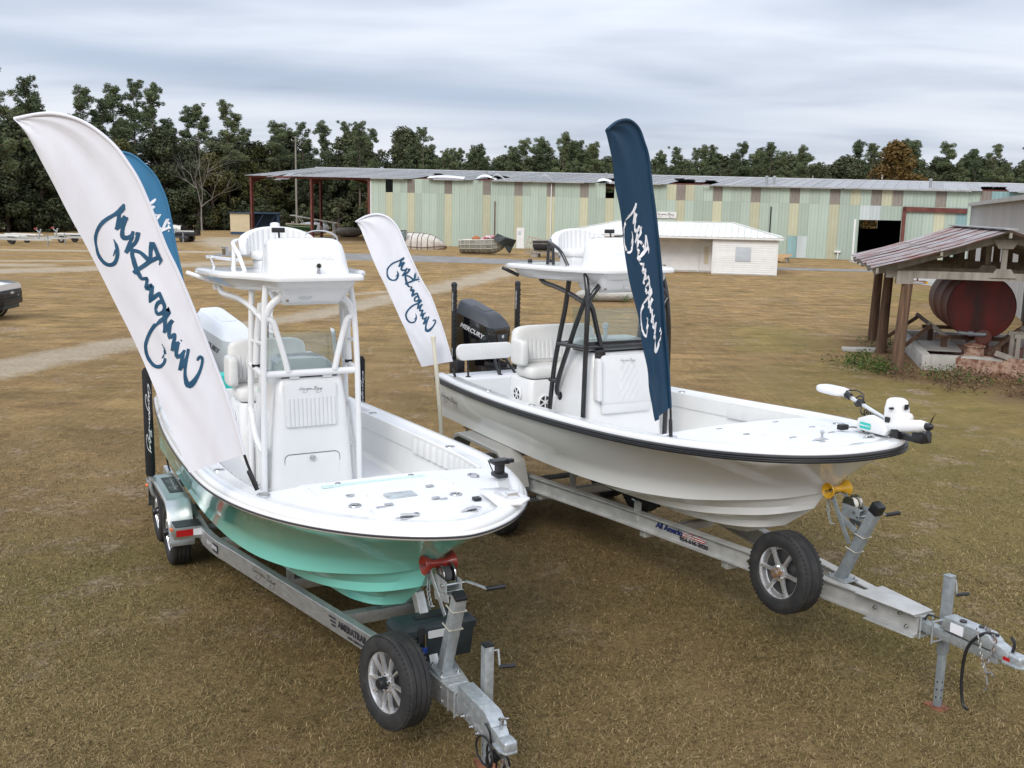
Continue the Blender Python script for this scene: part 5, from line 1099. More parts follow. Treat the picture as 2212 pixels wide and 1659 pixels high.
M['pale_zinc'] = pm('pale_zinc', (.60, .57, .48), .4, .5, var=.1, vs_=20)
M['strap_pale'] = pm('strap_pale', (.60, .58, .52), .8, var=.08, vs_=20)
M['strap_dark'] = pm('strap_dark', (.05, .05, .055), .8, var=.2, vs_=20)
M['chain'] = pm('chain_rusty', (.30, .30, .29), .5, .6, col2=(.20, .09, .05), vs_=18, lo=.5, hi=.62)
m = pm('flag_ink', (.02, .03, .14), .5, col2=(.02, .03, .14)); t = m.node_tree
rp = [n for n in t.nodes if n.type == 'VALTORGB'][0]; b_ = t.nodes['Principled BSDF']
tc2 = t.nodes.new('ShaderNodeTexCoord'); sx_ = t.nodes.new('ShaderNodeSeparateXYZ'); t.links.new(tc2.outputs['Object'], sx_.inputs[0])
gt = t.nodes.new('ShaderNodeMath'); gt.operation = 'GREATER_THAN'; t.links.new(sx_.outputs[0], gt.inputs[0]); gt.inputs[1].default_value = 5.02
wv = t.nodes.new('ShaderNodeMath'); wv.operation = 'PINGPONG'; t.links.new(sx_.outputs[2], wv.inputs[0]); wv.inputs[1].default_value = .012
g2 = t.nodes.new('ShaderNodeMath'); g2.operation = 'GREATER_THAN'; t.links.new(wv.outputs[0], g2.inputs[0]); g2.inputs[1].default_value = .006
mxr = t.nodes.new('ShaderNodeMix'); mxr.data_type = 'RGBA'; mxr.inputs[6].default_value = (.35, .015, .02, 1); mxr.inputs[7].default_value = (.75, .70, .68, 1); t.links.new(g2.outputs[0], mxr.inputs[0])
mx2 = t.nodes.new('ShaderNodeMix'); mx2.data_type = 'RGBA'; mx2.inputs[6].default_value = (.012, .022, .11, 1); t.links.new(gt.outputs[0], mx2.inputs[0]); t.links.new(mxr.outputs[2], mx2.inputs[7]); t.links.new(mx2.outputs[2], b_.inputs['Base Color'])
M['flag_ink'] = m
trailer_t = make_trailer('T'); trailer_w = make_trailer('W')
# toolbox on the teal trailer tongue
tbx = thing('toolbox', 'black plastic toolbox with pale label behind the spare wheel on the near tongue', 'toolbox', T_LOC, T_RZ)
x0, x1, y0, y1, z0_, z1_ = 6.38, 6.63, -.30, .32, .60, .82
MB().loft([[(x, y, z0_) for x, y in rrect(x1 - x0 - .03, y1 - y0 - .04, .02, 3, (x0 + x1) / 2, 0.01)], [(x, y, z1_) for x, y in rrect(x1 - x0, y1 - y0, .02, 3, (x0 + x1) / 2, .01)]]).build('box_body', M['toolbox'], tbx, bevel=.005)
lid = MB().loft([[(x, y, z) for x, y in rrect(x1 - x0 + .03 - s_, y1 - y0 + .03 - s_, .025, 3, (x0 + x1) / 2, .01)] for z, s_ in ((z1_ + .002, 0), (z1_ + .05, 0), (z1_ + .085, .06), (z1_ + .09, .09))]).build('box_lid', M['toolbox'], tbx, smooth=30)
MB().box(6.46, 6.54, -.13, .15, z1_ + .092, z1_ + .098).build('lid_recess', M['black_plastic'], tbx, bevel=.003)
MB().prism(rrect(.15, .06, .01, 3), 0, .004, frameM((x1 + .017, 0.0, z1_ + .005), (0, 1, 0), (0, 0, 1))).build('maker_plate', M['silver_ink'], tbx)
lk = MB().tube([(x1 + .02, -.105, z1_ + .02), (x1 + .022, -.105, z1_ - .05), (x1 + .02, -.10, z1_ - .10)], .012, 8).build('hasp', M['stainless'], tbx)
MB().cbox((x1 + .024, -.105, z1_ - .11), (.02, .04, .05)).build('padlock', M['blue_plastic'], tbx, bevel=.006)
MB().cbox((x1 + .018, -.13, z1_ + .01), (.012, .05, .12)).build('latch', M['black_plastic'], tbx, bevel=.004)
# ------------------------------------------------------------------ flags
A3 = [(-.111, .254), (-.528, .117), (-1.631, 2.726)]
def affine(src, dst):
    S_ = np.array([[x, y, 1] for x, y in src]).T; D_ = np.array(dst).T; return D_ @ np.linalg.inv(S_)
def make_flag(label, base, az, pole, free, cloth, ink, grp=None, nb=2, ripple=.018, off0=0.0, seed=1):
    root = thing('feather_flag', label, 'flag', base, -az)
    pole = [V3((x, 0, z)) for x, z in pole]; free = [V3((x, 0, z)) for x, z in free]
    pc = catmull(pole[nb:], 4); fc = catmull(free, 4)
    def resamp(C_, n):
        C_ = np.array(C_); s_ = np.r_[0, np.cumsum(np.linalg.norm(np.diff(C_, axis=0), axis=1))]; t_ = np.linspace(0, s_[-1], n); return np.column_stack([np.interp(t_, s_, C_[:, k]) for k in range(3)])
    nv, nu = 46, 14; A = resamp(pc, nv); B = resamp(fc, nv)
    rg = np.random.default_rng(seed); ph = rg.uniform(0, 6, 6)
    def disp(u, v):   # out of plane
        return (ripple * (math.sin(3.2 * u + 7 * v + ph[0]) + .6 * math.sin(9 * u - 5 * v + ph[1]) + .35 * math.sin(17 * u + 11 * v + ph[2])) + .05 * u * u * math.sin(2.2 * v + ph[3]) + .004 * math.sin(34 * (u * .6 + v) + 3 * math.sin(6 * v)) * (.4 + u) + .006 * math.sin(22 * (u - 1.4 * v) + ph[4]) * math.exp(-((v - .25) / .18) ** 2)) * min(1, u * 3 + .1) + .012 * math.sin(math.pi * min(1, u * 10)) * (1 if u < .1 else 0)
    vs_ = []; fs_ = []
    for sgn in (1, -1):
        for j in range(nv):
            for i in range(nu):
                u = i / (nu - 1); p = A[j] * (1 - u) + B[j] * u; vs_.append((p[0], disp(u, j / (nv - 1)) - sgn * .0012, p[2]))
    o_ = nv * nu
    for j in range(nv - 1):
        for i in range(nu - 1):
            a = j * nu + i; fs_.append((a, a + 1, a + nu + 1, a + nu)); fs_.append((o_ + a, o_ + a + nu, o_ + a + nu + 1, o_ + a + 1))
    mb = MB(); mb.add(vs_, fs_); cl = mb.build('flag_cloth', cloth, root, smooth=80)
    mb = MB(); mb.tube([p + V3((.0, 0, 0)) for p in pc], .014, 8); mb.build('pole_sleeve', cloth, root, smooth=80)
    mb = MB(); full = pole[:nb + 1] + pole[nb + 1:]; mb.tube(catmull(full, 3), [.011, .010, .006, .003], 8); mb.build('flag_pole', M['black_plastic'], root, smooth=60)
    MB().lathe([(.018, 0), (.018, .16), (.012, .17)], tuple(pole[0] - V3((0, 0, .03))), tuple(pole[1] - pole[0]), 10).build('pole_base', M['black_plastic'], root)
    T_ = affine(A3, [(pole[nb][0], pole[nb][2]), (free[0][0], free[0][2]), (free[-1][0], free[-1][2])])
    top = np.array((-1.008, 2.109)); bot = np.array((-.551, .783)); ax = top - bot; perp = np.array((ax[1], -ax[0]))
    AX = A[:, [0, 2]]; BX = B[:, [0, 2]]
    def fn(X_, Y_, off):
        p = bot + ax * X_ + perp * Y_; p = T_ @ np.array((p[0], p[1], 1))
        # locate (u, v) to follow the ripples
        best = None
        d_ = BX - AX; n2_ = (d_ ** 2).sum(1) + 1e-9; uu = np.clip(((p - AX) * d_).sum(1) / n2_, 0, 1); q_ = AX + d_ * uu[:, None]; e_ = ((q_ - p) ** 2).sum(1); j = int(np.argmin(e_))
        return (p[0], disp(float(uu[j]), j / (nv - 1)) - off, p[1])
    script_mb(fn, .0045, 1.22, both=True, sm=2).build('script_lettering', ink, root)
    return root
make_flag('large white flag with navy script leaning left over the teal boat bow', (-1.95, 7.49, 1.82), -.1349, [(-0.02, 0.0), (-0.053, 0.083), (-0.111, 0.254), (-0.207, 0.643), (-0.322, 0.999), (-0.436, 1.336), (-0.556, 1.664), (-0.629, 1.833), (-0.711, 2.074), (-0.798, 2.305), (-0.878, 2.446), (-0.961, 2.561), (-1.086, 2.671), (-1.211, 2.738), (-1.347, 2.769), (-1.467, 2.763), (-1.631, 2.726)], [(-0.528, 0.117), (-0.715, 0.638), (-0.842, 0.972), (-0.937, 1.206), (-1.047, 1.454), (-1.163, 1.732), (-1.201, 1.826), (-1.333, 2.123), (-1.44, 2.37), (-1.538, 2.589), (-1.631, 2.726)], M['flag_white'], M['ink_blue'], seed=2)
bl_pole = [(.19, .15), (.225, .45), (.245, .75), (.242, .92), (.233, 1.266), (.2, 1.551), (.144, 1.888), (.077, 2.36), (.026, 2.553), (-.053, 2.729), (-.161, 2.862), (-.297, 2.974), (-.437, 3.013), (-.58, 2.99), (-.72, 2.93)]
make_flag('medium blue flag with white script standing behind the large white flag', (-4.27, 12.2, 1.55), -.287, bl_pole, [(-.30, .55), (-.32, .9), (-.34, 1.3), (-.40, 1.7), (-.48, 2.1), (-.58, 2.5), (-.66, 2.78), (-.72, 2.93)], M['flag_blue'], M['ink_white'], seed=5)
make_flag('small white flag with blue script at the white boat stern', (-.77, 13.49, 1.67), .0432, [(0.0, 0.001), (-0.038, 0.142), (-0.058, 0.232), (-0.185, 0.657), (-0.344, 1.089), (-0.411, 1.207), (-0.541, 1.448), (-0.69, 1.774), (-0.783, 1.994), (-0.876, 2.121), (-0.969, 2.181), (-1.082, 2.206), (-1.232, 2.176), (-1.371, 2.101)], [(-0.468, 0.157), (-0.74, 0.752), (-0.973, 1.251), (-1.048, 1.397), (-1.123, 1.563), (-1.216, 1.782), (-1.306, 2.003), (-1.371, 2.101)], M['flag_white'], M['ink_mid'] if 'ink_mid' in M else M['ink_blue'], seed=8, ripple=.012)
make_flag('dark navy flag with white script standing upright on the white boat bow', (1.48, 9.0, 1.96), -.6371, [(-0.001, -0.001), (-0.013, 0.141), (-0.023, 0.244), (-0.081, 0.648), (-0.139, 0.969), (-0.192, 1.316), (-0.233, 1.569), (-0.317, 1.979), (-0.383, 2.247), (-0.434, 2.479), (-0.494, 2.603), (-0.553, 2.703), (-0.636, 2.759), (-0.715, 2.769), (-0.818, 2.74), (-0.912, 2.678)], [(-0.211, 0.137), (-0.263, 0.284), (-0.349, 0.669), (-0.426, 1.035), (-0.511, 1.328), (-0.552, 1.481), (-0.657, 1.929), (-0.769, 2.27), (-0.862, 2.582), (-0.912, 2.678)], M['flag_navy'], M['ink_white'], seed=11, ripple=.014)
# ------------------------------------------------------------------ background buildings
def vary(m, amt=.12):
    """slight per-piece brightness difference"""
    t = m.node_tree; b = t.nodes['Principled BSDF']; oi = t.nodes.new('ShaderNodeObjectInfo'); mr = t.nodes.new('ShaderNodeMapRange'); t.links.new(oi.outputs['Random'], mr.inputs[0]); mr.inputs[3].default_value = 1 - amt; mr.inputs[4].default_value = 1 + amt
    hs = t.nodes.new('ShaderNodeHueSaturation'); t.links.new(mr.outputs[0], hs.inputs['Value'])
    lk = [l for l in t.links if l.to_socket == b.inputs['Base Color']]
    if lk: src = lk[0].from_socket; t.links.remove(lk[0]); t.links.new(src, hs.inputs['Color'])
    else: hs.inputs['Color'].default_value = b.inputs['Base Color'].default_value
    t.links.new(hs.outputs[0], b.inputs['Base Color']); return m
M['clad_green'] = vary(pm('clad_green', (.34, .42, .355), .6, col2=(.42, .49, .42), vs_=.7, lo=.3, hi=.7, stretch=(1, 1, .25)), .11)
M['clad_blue'] = vary(pm('clad_blue', (.22, .35, .36), .6, var=.12, vs_=1, stretch=(1, 1, .25)), .08)
M['clad_yellow'] = vary(pm('clad_yellow', (.47, .465, .33), .65, var=.1, vs_=.8, stretch=(1, 1, .25)), .1)
M['clad_brown'] = vary(pm('clad_brown', (.27, .24, .205), .75, col2=(.185, .16, .145), vs_=3, stretch=(4, 1, .3)), .1)
M['clad_pale'] = vary(pm('clad_pale', (.50, .55, .55), .65, var=.1, vs_=.8, stretch=(1, 1, .25)), .1)
M['roof_tin'] = vary(pm('roof_tin', (.27, .27, .275), .55, .25, col2=(.43, .435, .44), vs_=1.2, lo=.3, hi=.7), .12)
M['steel_red'] = pm('steel_red', (.10, .022, .016), .7, col2=(.16, .05, .035), vs_=1.5, lo=.35, hi=.7)
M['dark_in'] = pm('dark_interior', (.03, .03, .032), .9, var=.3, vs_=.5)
M['trim_white'] = pm('trim_white', (.70, .70, .69), .6, var=.05, vs_=2)
M['siding'] = vary(pm('vinyl_siding', (.72, .72, .71), .5, var=.04, vs_=2), .03)
M['roof_white'] = vary(pm('roof_white', (.70, .70, .66), .45, var=.06, vs_=1), .04)
M['board_grey'] = pm('board_grey', (.46, .50, .54), .7, var=.06, vs_=3)
M['wood_grey'] = pm('wood_grey', (.20, .18, .155), .9, col2=(.33, .30, .26), vs_=5, stretch=(1, 1, .15), bump=.3, bs=20)
M['wood_post'] = pm('wood_post', (.075, .042, .026), .9, col2=(.17, .10, .06), vs_=5, stretch=(3, 3, .2), bump=.35, bs=20)
M['wood_pale'] = pm('wood_pale', (.42, .36, .28), .9, var=.2, vs_=4, bump=.2, bs=20)
M['clad_grey'] = vary(pm('clad_grey', (.36, .355, .345), .7, col2=(.48, .47, .46), vs_=1.5, lo=.3, hi=.7, stretch=(1.5, 1.5, .12)), .06)
M['rusty_tin'] = vary(pm('rusty_tin', (.36, .36, .37), .6, .2, col2=(.20, .055, .03), vs_=3.2, lo=.44, hi=.62, stretch=(.35, 2.2, 1), detail=6), .12)
M['tank_red'] = pm('tank_red', (.19, .018, .014), .55, col2=(.055, .02, .015), vs_=1.6, lo=.36, hi=.66, stretch=(1.5, 1.5, .35), detail=6)
M['tank_side'] = pm('tank_side', (.10, .035, .025), .6, col2=(.16, .045, .03), vs_=1.2, lo=.35, hi=.65)
M['rust_pale'] = pm('rust_pale', (.40, .27, .20), .9, col2=(.16, .07, .04), vs_=6, lo=.4, hi=.62, bump=.3, bs=40)
M['cream'] = pm('cream_paint', (.60, .50, .33), .6, var=.05, vs_=1.5)
M['blue_paint'] = pm('blue_paint', (.018, .05, .11), .6, var=.1, vs_=1.5)
M['tarp_black'] = pm('tarp_black', (.018, .024, .022), .6, var=.3, vs_=3, bump=.3, bs=8)
M['tarp_grey'] = pm('tarp_grey', (.33, .34, .36), .6, var=.12, vs_=2, bump=.3, bs=6)
M['mould_grey'] = pm('mould_grey', (.36, .39, .36), .7, col2=(.22, .23, .19), vs_=2.5, lo=.4, hi=.7)
M['mould_pale'] = pm('mould_pale', (.55, .52, .47), .75, var=.15, vs_=2.5)
M['mould_dark'] = pm('mould_dark', (.045, .05, .062), .6, var=.25, vs_=2)
M['cardboard'] = pm('cardboard', (.40, .24, .11), .9, var=.12, vs_=4)
M['green_paint'] = pm('green_paint', (.012, .10, .045), .5, var=.15, vs_=2)
M['rib_red'] = pm('rib_red', (.10, .03, .025), .85, var=.3, vs_=3)
M['terracotta'] = pm('terracotta', (.36, .13, .05), .7, var=.1, vs_=4)
M['pink_paint'] = pm('pink_paint', (.40, .05, .07), .5, col2=(.62, .58, .58), vs_=3, lo=.42, hi=.58)
def rib_mesh(w, h, n=3, d=.035, name='panel', h2=None, z0=0):
    h2 = h if h2 is None else h2; xs_ = []; pitch_ = w / n
    for k in range(n):
        b0 = k * pitch_; xs_ += [(b0, 0), (b0 + pitch_ * .72, 0), (b0 + pitch_ * .78, -d), (b0 + pitch_ * .92, -d), (b0 + pitch_ * .98, 0)]
    xs_ += [(w, 0)]
    m_ = MB(); top = [(x, y, h + (h2 - h) * x / w) for x, y in xs_]; bot = [(x, y, z0) for x, y in xs_]
    m_.loft([bot, top], closed=False); return m_.mesh(name, 0, 0)
# ---- green warehouse
wx, wy, wrz = .42, 102.12, R(-22.34)
wh = thing('warehouse', 'long derelict pale green metal warehouse with patchy panels and torn roof', 'warehouse', (wx, wy, 0), wrz)
def eave(u): return 6.72 - .0135 * u
def ridge(u): return 7.98 - .0185 * u
PW = .873; u = -17.15; k = 0
brown = [(-12.1), (-7.9), (-3.5), 0.0, 3.4, 6.5, 16.4, 19.7, 23.7, 26.85, 30.85, 33.7, 36.0, 39.0, 42.7, 47.5, 52.0]
gaps = [-14.75, 9.85]
yel_up = [15.2, 17.4, 32.5, 34.6]
UP = 1.45
while u < 58:
    uc = u + PW / 2; he = eave(u); h2 = eave(u + PW)
    isb = any(abs(uc - b) < PW / 2 for b in brown); isg = any(abs(uc - b) < PW / 2 for b in gaps)
    door = 32.35 < uc < 36.2; roll_ = 13.3 < uc < 17.2; white_door = abs(uc - .05) < PW / 2
    upm = M['clad_brown'] if isb else (M['clad_yellow'] if any(abs(uc - b) < PW / 2 for b in yel_up) else (M['clad_blue'] if (42 < uc < 46 or 12.2 < uc < 13.0) else M['clad_green']))
    lom = M['clad_yellow'] if (isb and not (33 < uc < 37)) or isg else (M['clad_pale'] if 33 < uc < 34.5 else (M['clad_blue'] if 40.5 < uc < 41.3 else M['clad_green']))
    if not isg:
        o = link('upper_panel', rib_mesh(PW - .006, he - .0, 3, .03, 'upper_panel', h2, he - UP), upm, wh); o.location = (u, 0, 0)
    z0 = 3.56 if door else (3.0 if roll_ else 0)
    o = link('wall_panel', rib_mesh(PW - .006, he - UP - .004, 3, .03, 'wall_panel', he - UP - .004, z0), lom, wh); o.location = (u, .004, 0)
    u += PW; k += 1
W_END = u
# roof sheets
u = -33.4; RWD = 1.01; RD = 14.0
while u < W_END:
    e0, r0 = eave(u), ridge(u); bad = (-30.8 < u < -27.5); torn = (-12.2 < u < -10.4) or (-5.4 < u < -3.2) or (7.6 < u < 8.8) or (15.0 < u < 18.4) or (42 < u < 44.2)
    y0 = -.55; n_ = 4; m_ = MB(); prof = []
    for q_ in range(n_):
        b0 = q_ * RWD / n_; prof += [(b0, 0), (b0 + .17, 0), (b0 + .19, .03), (b0 + .235, .03), (b0 + .25, 0)]
    rows = []
    for f_ in (0, .08, .2, .5, 1.0):
        yy = y0 + (RD - y0) * f_
        if torn: yy = y0 + (RD - y0) * (.22 + .78 * f_)
        sag = 0
        if bad: sag = -.55 * max(0, 1 - f_ * 6) * math.sin((u + 30.8) / 3.3 * math.pi) + .12 * math.sin(u * 7) * (1 - f_)
        if torn: sag = (.35 * max(0, 1 - f_ * 5)) * rng.uniform(.2, 1.2)
        rows.append([(x, yy, e0 + (r0 - e0) * (yy / RD) + z_ + sag + .02) for x, z_ in prof])
    m_.loft(rows, closed=False); o = link('roof_sheet', m_.mesh('roof_sheet', 0, 0), M['roof_tin'], wh); o.location = (u, 0, 0)
    u += RWD
MB().add([(-33.4, RD, ridge(-33.4)), (W_END, RD, ridge(W_END)), (W_END, 28.4, eave(W_END)), (-33.4, 28.4, eave(-33.4))], [(0, 1, 2, 3)]).build('rear_roof', M['roof_tin'], wh)
MB().tube([(-33.4, RD, ridge(-33.4) + .04), (W_END, RD, ridge(W_END) + .04)], .09, 6).build('ridge_cap', M['roof_tin'], wh)
# end and rear walls, interior
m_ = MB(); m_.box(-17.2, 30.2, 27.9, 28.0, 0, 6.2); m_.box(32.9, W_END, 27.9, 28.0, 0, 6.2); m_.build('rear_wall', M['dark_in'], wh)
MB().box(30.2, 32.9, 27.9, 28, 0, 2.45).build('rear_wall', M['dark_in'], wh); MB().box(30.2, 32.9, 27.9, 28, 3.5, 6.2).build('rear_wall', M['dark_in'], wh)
MB().add([(-17.15, .05, 0), (-17.15, 14, 0), (-17.15, 28, 0), (-17.15, 28, 6.8), (-17.15, 14, 8.1), (-17.15, .05, 6.9)], [(0, 1, 2, 3, 4, 5)]).build('end_wall', M['clad_green'], wh)
MB().add([(W_END, .05, 0), (W_END, 28, 0), (W_END, 28, 5.9), (W_END, 14, 6.9), (W_END, .05, 5.9)], [(0, 1, 2, 3, 4)]).build('end_wall', M['clad_green'], wh)
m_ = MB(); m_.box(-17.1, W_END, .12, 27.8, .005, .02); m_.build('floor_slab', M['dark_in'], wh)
MB().box(-17.3, -17.12, -.06, .06, 0, eave(-17.2) - .02).build('corner_trim', M['trim_white'], wh)
# eave trim pieces
for a, b in ((-17, -13), (-9.5, -6), (-2.8, 7), (9.5, 14.6), (18.6, 31), (31.2, 41.5), (45, W_END)):
    MB().beam((a, -.50, eave(a) - .02), (b, -.50, eave(b) - .02), .10, .12).build('gutter', M['roof_tin'], wh)
# torn flashing
for a, zz, ln, mt in ((-10.2, .12, 4.2, 'trim_white'), (-4.6, .30, 2.2, 'trim_white'), (-3.0, .45, 1.6, 'roof_tin'), (2.2, .5, 1.5, 'roof_tin'), (8.3, .15, 1.4, 'trim_white')):
    m_ = MB(); rr = [[(a + ln * f_, -.6 + .1 * math.sin(f_ * 9), eave(a) + zz * math.sin(f_ * 3.1 + .2) + .05), (a + ln * f_, -.2 + .25 * math.cos(f_ * 5), eave(a) + zz * math.sin(f_ * 3.1 + .4) + .28)] for f_ in np.linspace(0, 1, 9)]; m_.loft(rr, closed=False); m_.build('loose_flashing', M[mt], wh)
for a, b in ((-12.2, -10.4), (-5.4, -3.2), (15.0, 18.4), (42, 44.2)):
    for yy in (.1, 1.1, 2.1): MB().beam((a - .3, yy, eave(a) - .08 + yy * .09), (b + .3, yy, eave(b) - .08 + yy * .09), .08, .14).build('purlin', M['steel_red'], wh)
for a in (-5.0, 8.1, 23.9, 24.6, 38.2): MB().lathe([(.11, 0), (.11, .62), (.16, .64), (.16, .78), (.02, .82)], (a, 3.0, eave(a) + .25), n=10).build('roof_vent', M['roof_tin'], wh)
# doors, pipes, signs
dr = MB().box(-.22, .62, -.065, -.035, .02, 2.1).build('side_door', M['trim_white'], wh); MB().box(-.05, .25, -.072, -.066, 1.35, 1.75).build('door_notice', M['board_grey'], dr)
for a, z0, z1, mt in ((-2.65, 0, 4.7, 'steel_red'), (3.45, 0, 6.5, 'trim_white'), (24.9, .0, 4.6, 'black_plastic')): MB().tube([(a, -.1, z0), (a, -.1, z1)], .055, 8).build('wall_pipe', M[mt], wh)
rd = MB()
for q_ in range(18): rd.box(13.3, 17.3, .05, .065, q_ * .166, q_ * .166 + .155)
rd = rd.build('roller_door', M['trim_white'], wh)
sg = MB().box(13.95, 16.15, -.10, -.065, 3.35, 3.95).build('wall_sign', M['sign_board'] if 'sign_board' in M else M['trim_white'], wh)
script_mb(lambda X_, Y_, o_: (14.15 + X_ * 1.8, -.105 - o_, 3.63 + Y_ * 1.5), .003, 1.0, sm=1).build('sign_lettering', M['ink_grey'], sg)
MB().box(26.55, 27.35, -.07, -.035, .02, 2.0).build('blue_door', M['clad_blue'], wh); MB().box(27.4, 28.25, -.07, -.035, .02, 2.0).build('pale_door', M['clad_pale'], wh)
MB().box(30.7, 31.25, -.25, -.05, .62, .78).tube([(31.05, -.15, .62), (31.0, -.16, .05)], .06, 8).build('wall_basin', M['trim_white'], wh)
m_ = MB(); m_.beam((36.3, -.12, 0), (36.3, -.12, 4.75), .30, .22, (0, 1, 0)); m_.build('door_post', M['steel_red'], wh); MB().beam((36.2, -.12, 4.55), (41.3, -.12, 4.45), .22, .42).build('door_header', M['steel_red'], wh)
MB().box(32.2, 32.36, -.05, .03, 0, 3.6).build('door_jamb', M['trim_white'], wh)
# open steel bay on the left
def ibeam(m_, a, b, w=.22, h=.34, upv=(0, 1, 0)):
    a, b = Vector(a), Vector(b); m_.beam(a, b, w * .12, h, upv); d = (b - a).normalized(); u_ = Vector(upv); s_ = d.cross(u_).normalized(); u_ = s_.cross(d)
    for s in (-1, 1): m_.beam(a + u_ * s * h / 2, b + u_ * s * h / 2, w, .03, upv)
for uu in (-32.7, -24.7, -17.4):
    for yy in (0.0, 28.0):
        m_ = MB(); ibeam(m_, (uu, yy, 0), (uu, yy, eave(uu) - .1)); m_.build('frame_post', M['steel_red'], wh)
    m_ = MB(); sgn = 1
    for (y0, y1) in ((0, 14), (28, 14)):
        m_.add([(uu - .05, y0, eave(uu) - .9), (uu - .05, y0, eave(uu) - .08), (uu - .05, y1, ridge(uu) - .08), (uu - .05, y1, ridge(uu) - .4), (uu - .05, y0 + (2.6 if y1 > y0 else -2.6), eave(uu) - .25), (uu + .05, y0, eave(uu) - .9), (uu + .05, y0, eave(uu) - .08), (uu + .05, y1, ridge(uu) - .08), (uu + .05, y1, ridge(uu) - .4), (uu + .05, y0 + (2.6 if y1 > y0 else -2.6), eave(uu) - .25)], [(0, 1, 2, 3, 4), (9, 8, 7, 6, 5), (0, 5, 6, 1), (1, 6, 7, 2), (2, 7, 8, 3), (3, 8, 9, 4), (4, 9, 5, 0)])
    m_.build('frame_rafter', M['steel_red'], wh)
for uu, yy in ((-32.7, 14), (-28.6, 28), (-20.6, 14.5), (-21.4, 28)):
    m_ = MB(); ibeam(m_, (uu, yy, 0), (uu, yy, 7.2 if yy < 20 else 6.9)); m_.build('frame_post', M['steel_red'], wh)
MB().beam((-33, -.1, eave(-33) - .12), (-17.2, -.1, eave(-17.2) - .12), .16, .22).build('eave_beam', M['steel_red'], wh)
for yy in (2, 5, 8, 11): MB().beam((-33, yy, eave(-33) - .12 + (ridge(-33) - eave(-33)) * yy / 14), (-17.2, yy, eave(-17.2) - .12 + (ridge(-17.2) - eave(-17.2)) * yy / 14), .10, .16).build('purlin', M['steel_red'], wh)
MB().beam((-24.2, 14, 3.9), (-18.6, 14.2, 3.7), .12, .16).build('hoist_beam', M['steel_red'], wh); MB().beam((-23.4, 14, 3.1), (-20.4, 14.2, 2.5), .12, .16).build('hoist_beam', M['steel_red'], wh)
MB().tube([(-21.9, 13.8, 6.6), (-21.9, 13.8, 2.7)], .03, 6).build('hoist_chain', M['steel_red'], wh)
# ---- white house
hz = R(-13.63); hc, hs_ = math.cos(hz), math.sin(hz)
hs = thing('white_house', 'small white sided building with pale hipped metal roof before the green warehouse', 'house', (12.97, 65.48, 0), hz)
def siding(x0, x1, y, z0, z1, n, face=-1, axis='x', holes=()):
    dz_ = (z1 - z0) / n
    for i in range(n):
        a, b = z0 + i * dz_, z0 + (i + 1) * dz_
        segs = [(x0, x1)]
        for (hx0, hx1, hz0, hz1) in holes:
            if a < hz1 - .01 and b > hz0 + .01:
                ns = []
                for s0, s1 in segs:
                    if hx0 > s0: ns.append((s0, min(hx0, s1)))
                    if hx1 < s1: ns.append((max(hx1, s0), s1))
                segs = ns
        for s0, s1 in segs:
            if s1 - s0 < .02: continue
            m_ = MB()
            if axis == 'x': pr = [(s0, y, a), (s1, y, a), (s1, y + face * .022, a + .006), (s0, y + face * .022, a + .006), (s1, y + face * .004, b), (s0, y + face * .004, b)]
            else: pr = [(y, s0, a), (y, s1, a), (y + face * .022, s1, a + .006), (y + face * .022, s0, a + .006), (y + face * .004, s1, b), (y + face * .004, s0, b)]
            m_.add(pr, [(0, 1, 2, 3), (3, 2, 4, 5)]); m_.build('siding_board', M['siding'], hs, smooth=0)
siding(0.06, 4.02, 0, .06, 2.30, 16); siding(0.05, 1.6, -.0, .06, 2.30, 16, -1, 'y')
siding(-10.0, -.06, 1.62, .12, 2.36, 16, holes=((-.95, -.12, 0, 2.1),))
MB().box(.03, 4.0, .03, 6.0, .0, 2.3).build('core_wall', M['siding'], hs); MB().box(-9.95, .05, 1.66, 6.0, 0, 2.36).build('core_wall', M['siding'], hs)
for x in (0.0, 4.03): MB().box(x - .06, x + .06, -.035, .05, .02, 2.32).build('corner_trim', M['trim_white'], hs)
MB().box(-10.1, .0, 1.55, 1.68, .0, .12).build('plinth', M['concrete'], hs)
MB().box(1.42, 2.40, -.05, -.026, .86, 1.80).build('window_board', M['board_grey'], hs, bevel=.006)
d_ = MB().box(-.95, -.14, 1.56, 1.60, .1, 2.05).build('door', M['trim_white'], hs)
for q_ in range(12): MB().box(-.66, -.36, 1.545, 1.558, .55 + q_ * .1, .62 + q_ * .1).build('louvre', M['cream'], d_)
for x in (-1.02, -.09): MB().box(x - .05, x + .05, 1.54, 1.62, .05, 2.15).build('door_frame', M['trim_white'], hs)
ex0, ex1, ey0, ey1, ez = -10.5, 4.40, -.32, 6.7, 2.42; rx0, rx1, ry, rz_ = -6.6, 1.1, 3.2, 3.30
MB().box(ex0, ex1, ey0 + .02, ey0 + .05, ez - .14, ez - .012).build('fascia', M['trim_white'], hs); MB().box(ex1 - .05, ex1 - .02, ey0 + .05, ey1, ez - .14, ez - .012).build('fascia', M['trim_white'], hs)
MB().add([(ex0, ey0 + .05, ez - .05), (ex1, ey0 + .05, ez - .05), (ex1, ey1, ez - .05), (ex0, ey1, ez - .05)], [(0, 1, 2, 3)]).build('soffit', M['trim_white'], hs)
nS = 36
def roof_pt(x, f_):   # front slope between eave and ridge/hip
    if x < rx0: ym = ey0 + (ry - ey0) * (x - ex0) / (rx0 - ex0)
    elif x > rx1: ym = ey0 + (ry - ey0) * (ex1 - x) / (ex1 - rx1)
    else: ym = ry
    y = ey0 + (ym - ey0) * f_; return (x, y, ez + (rz_ - ez) * (y - ey0) / (ry - ey0))
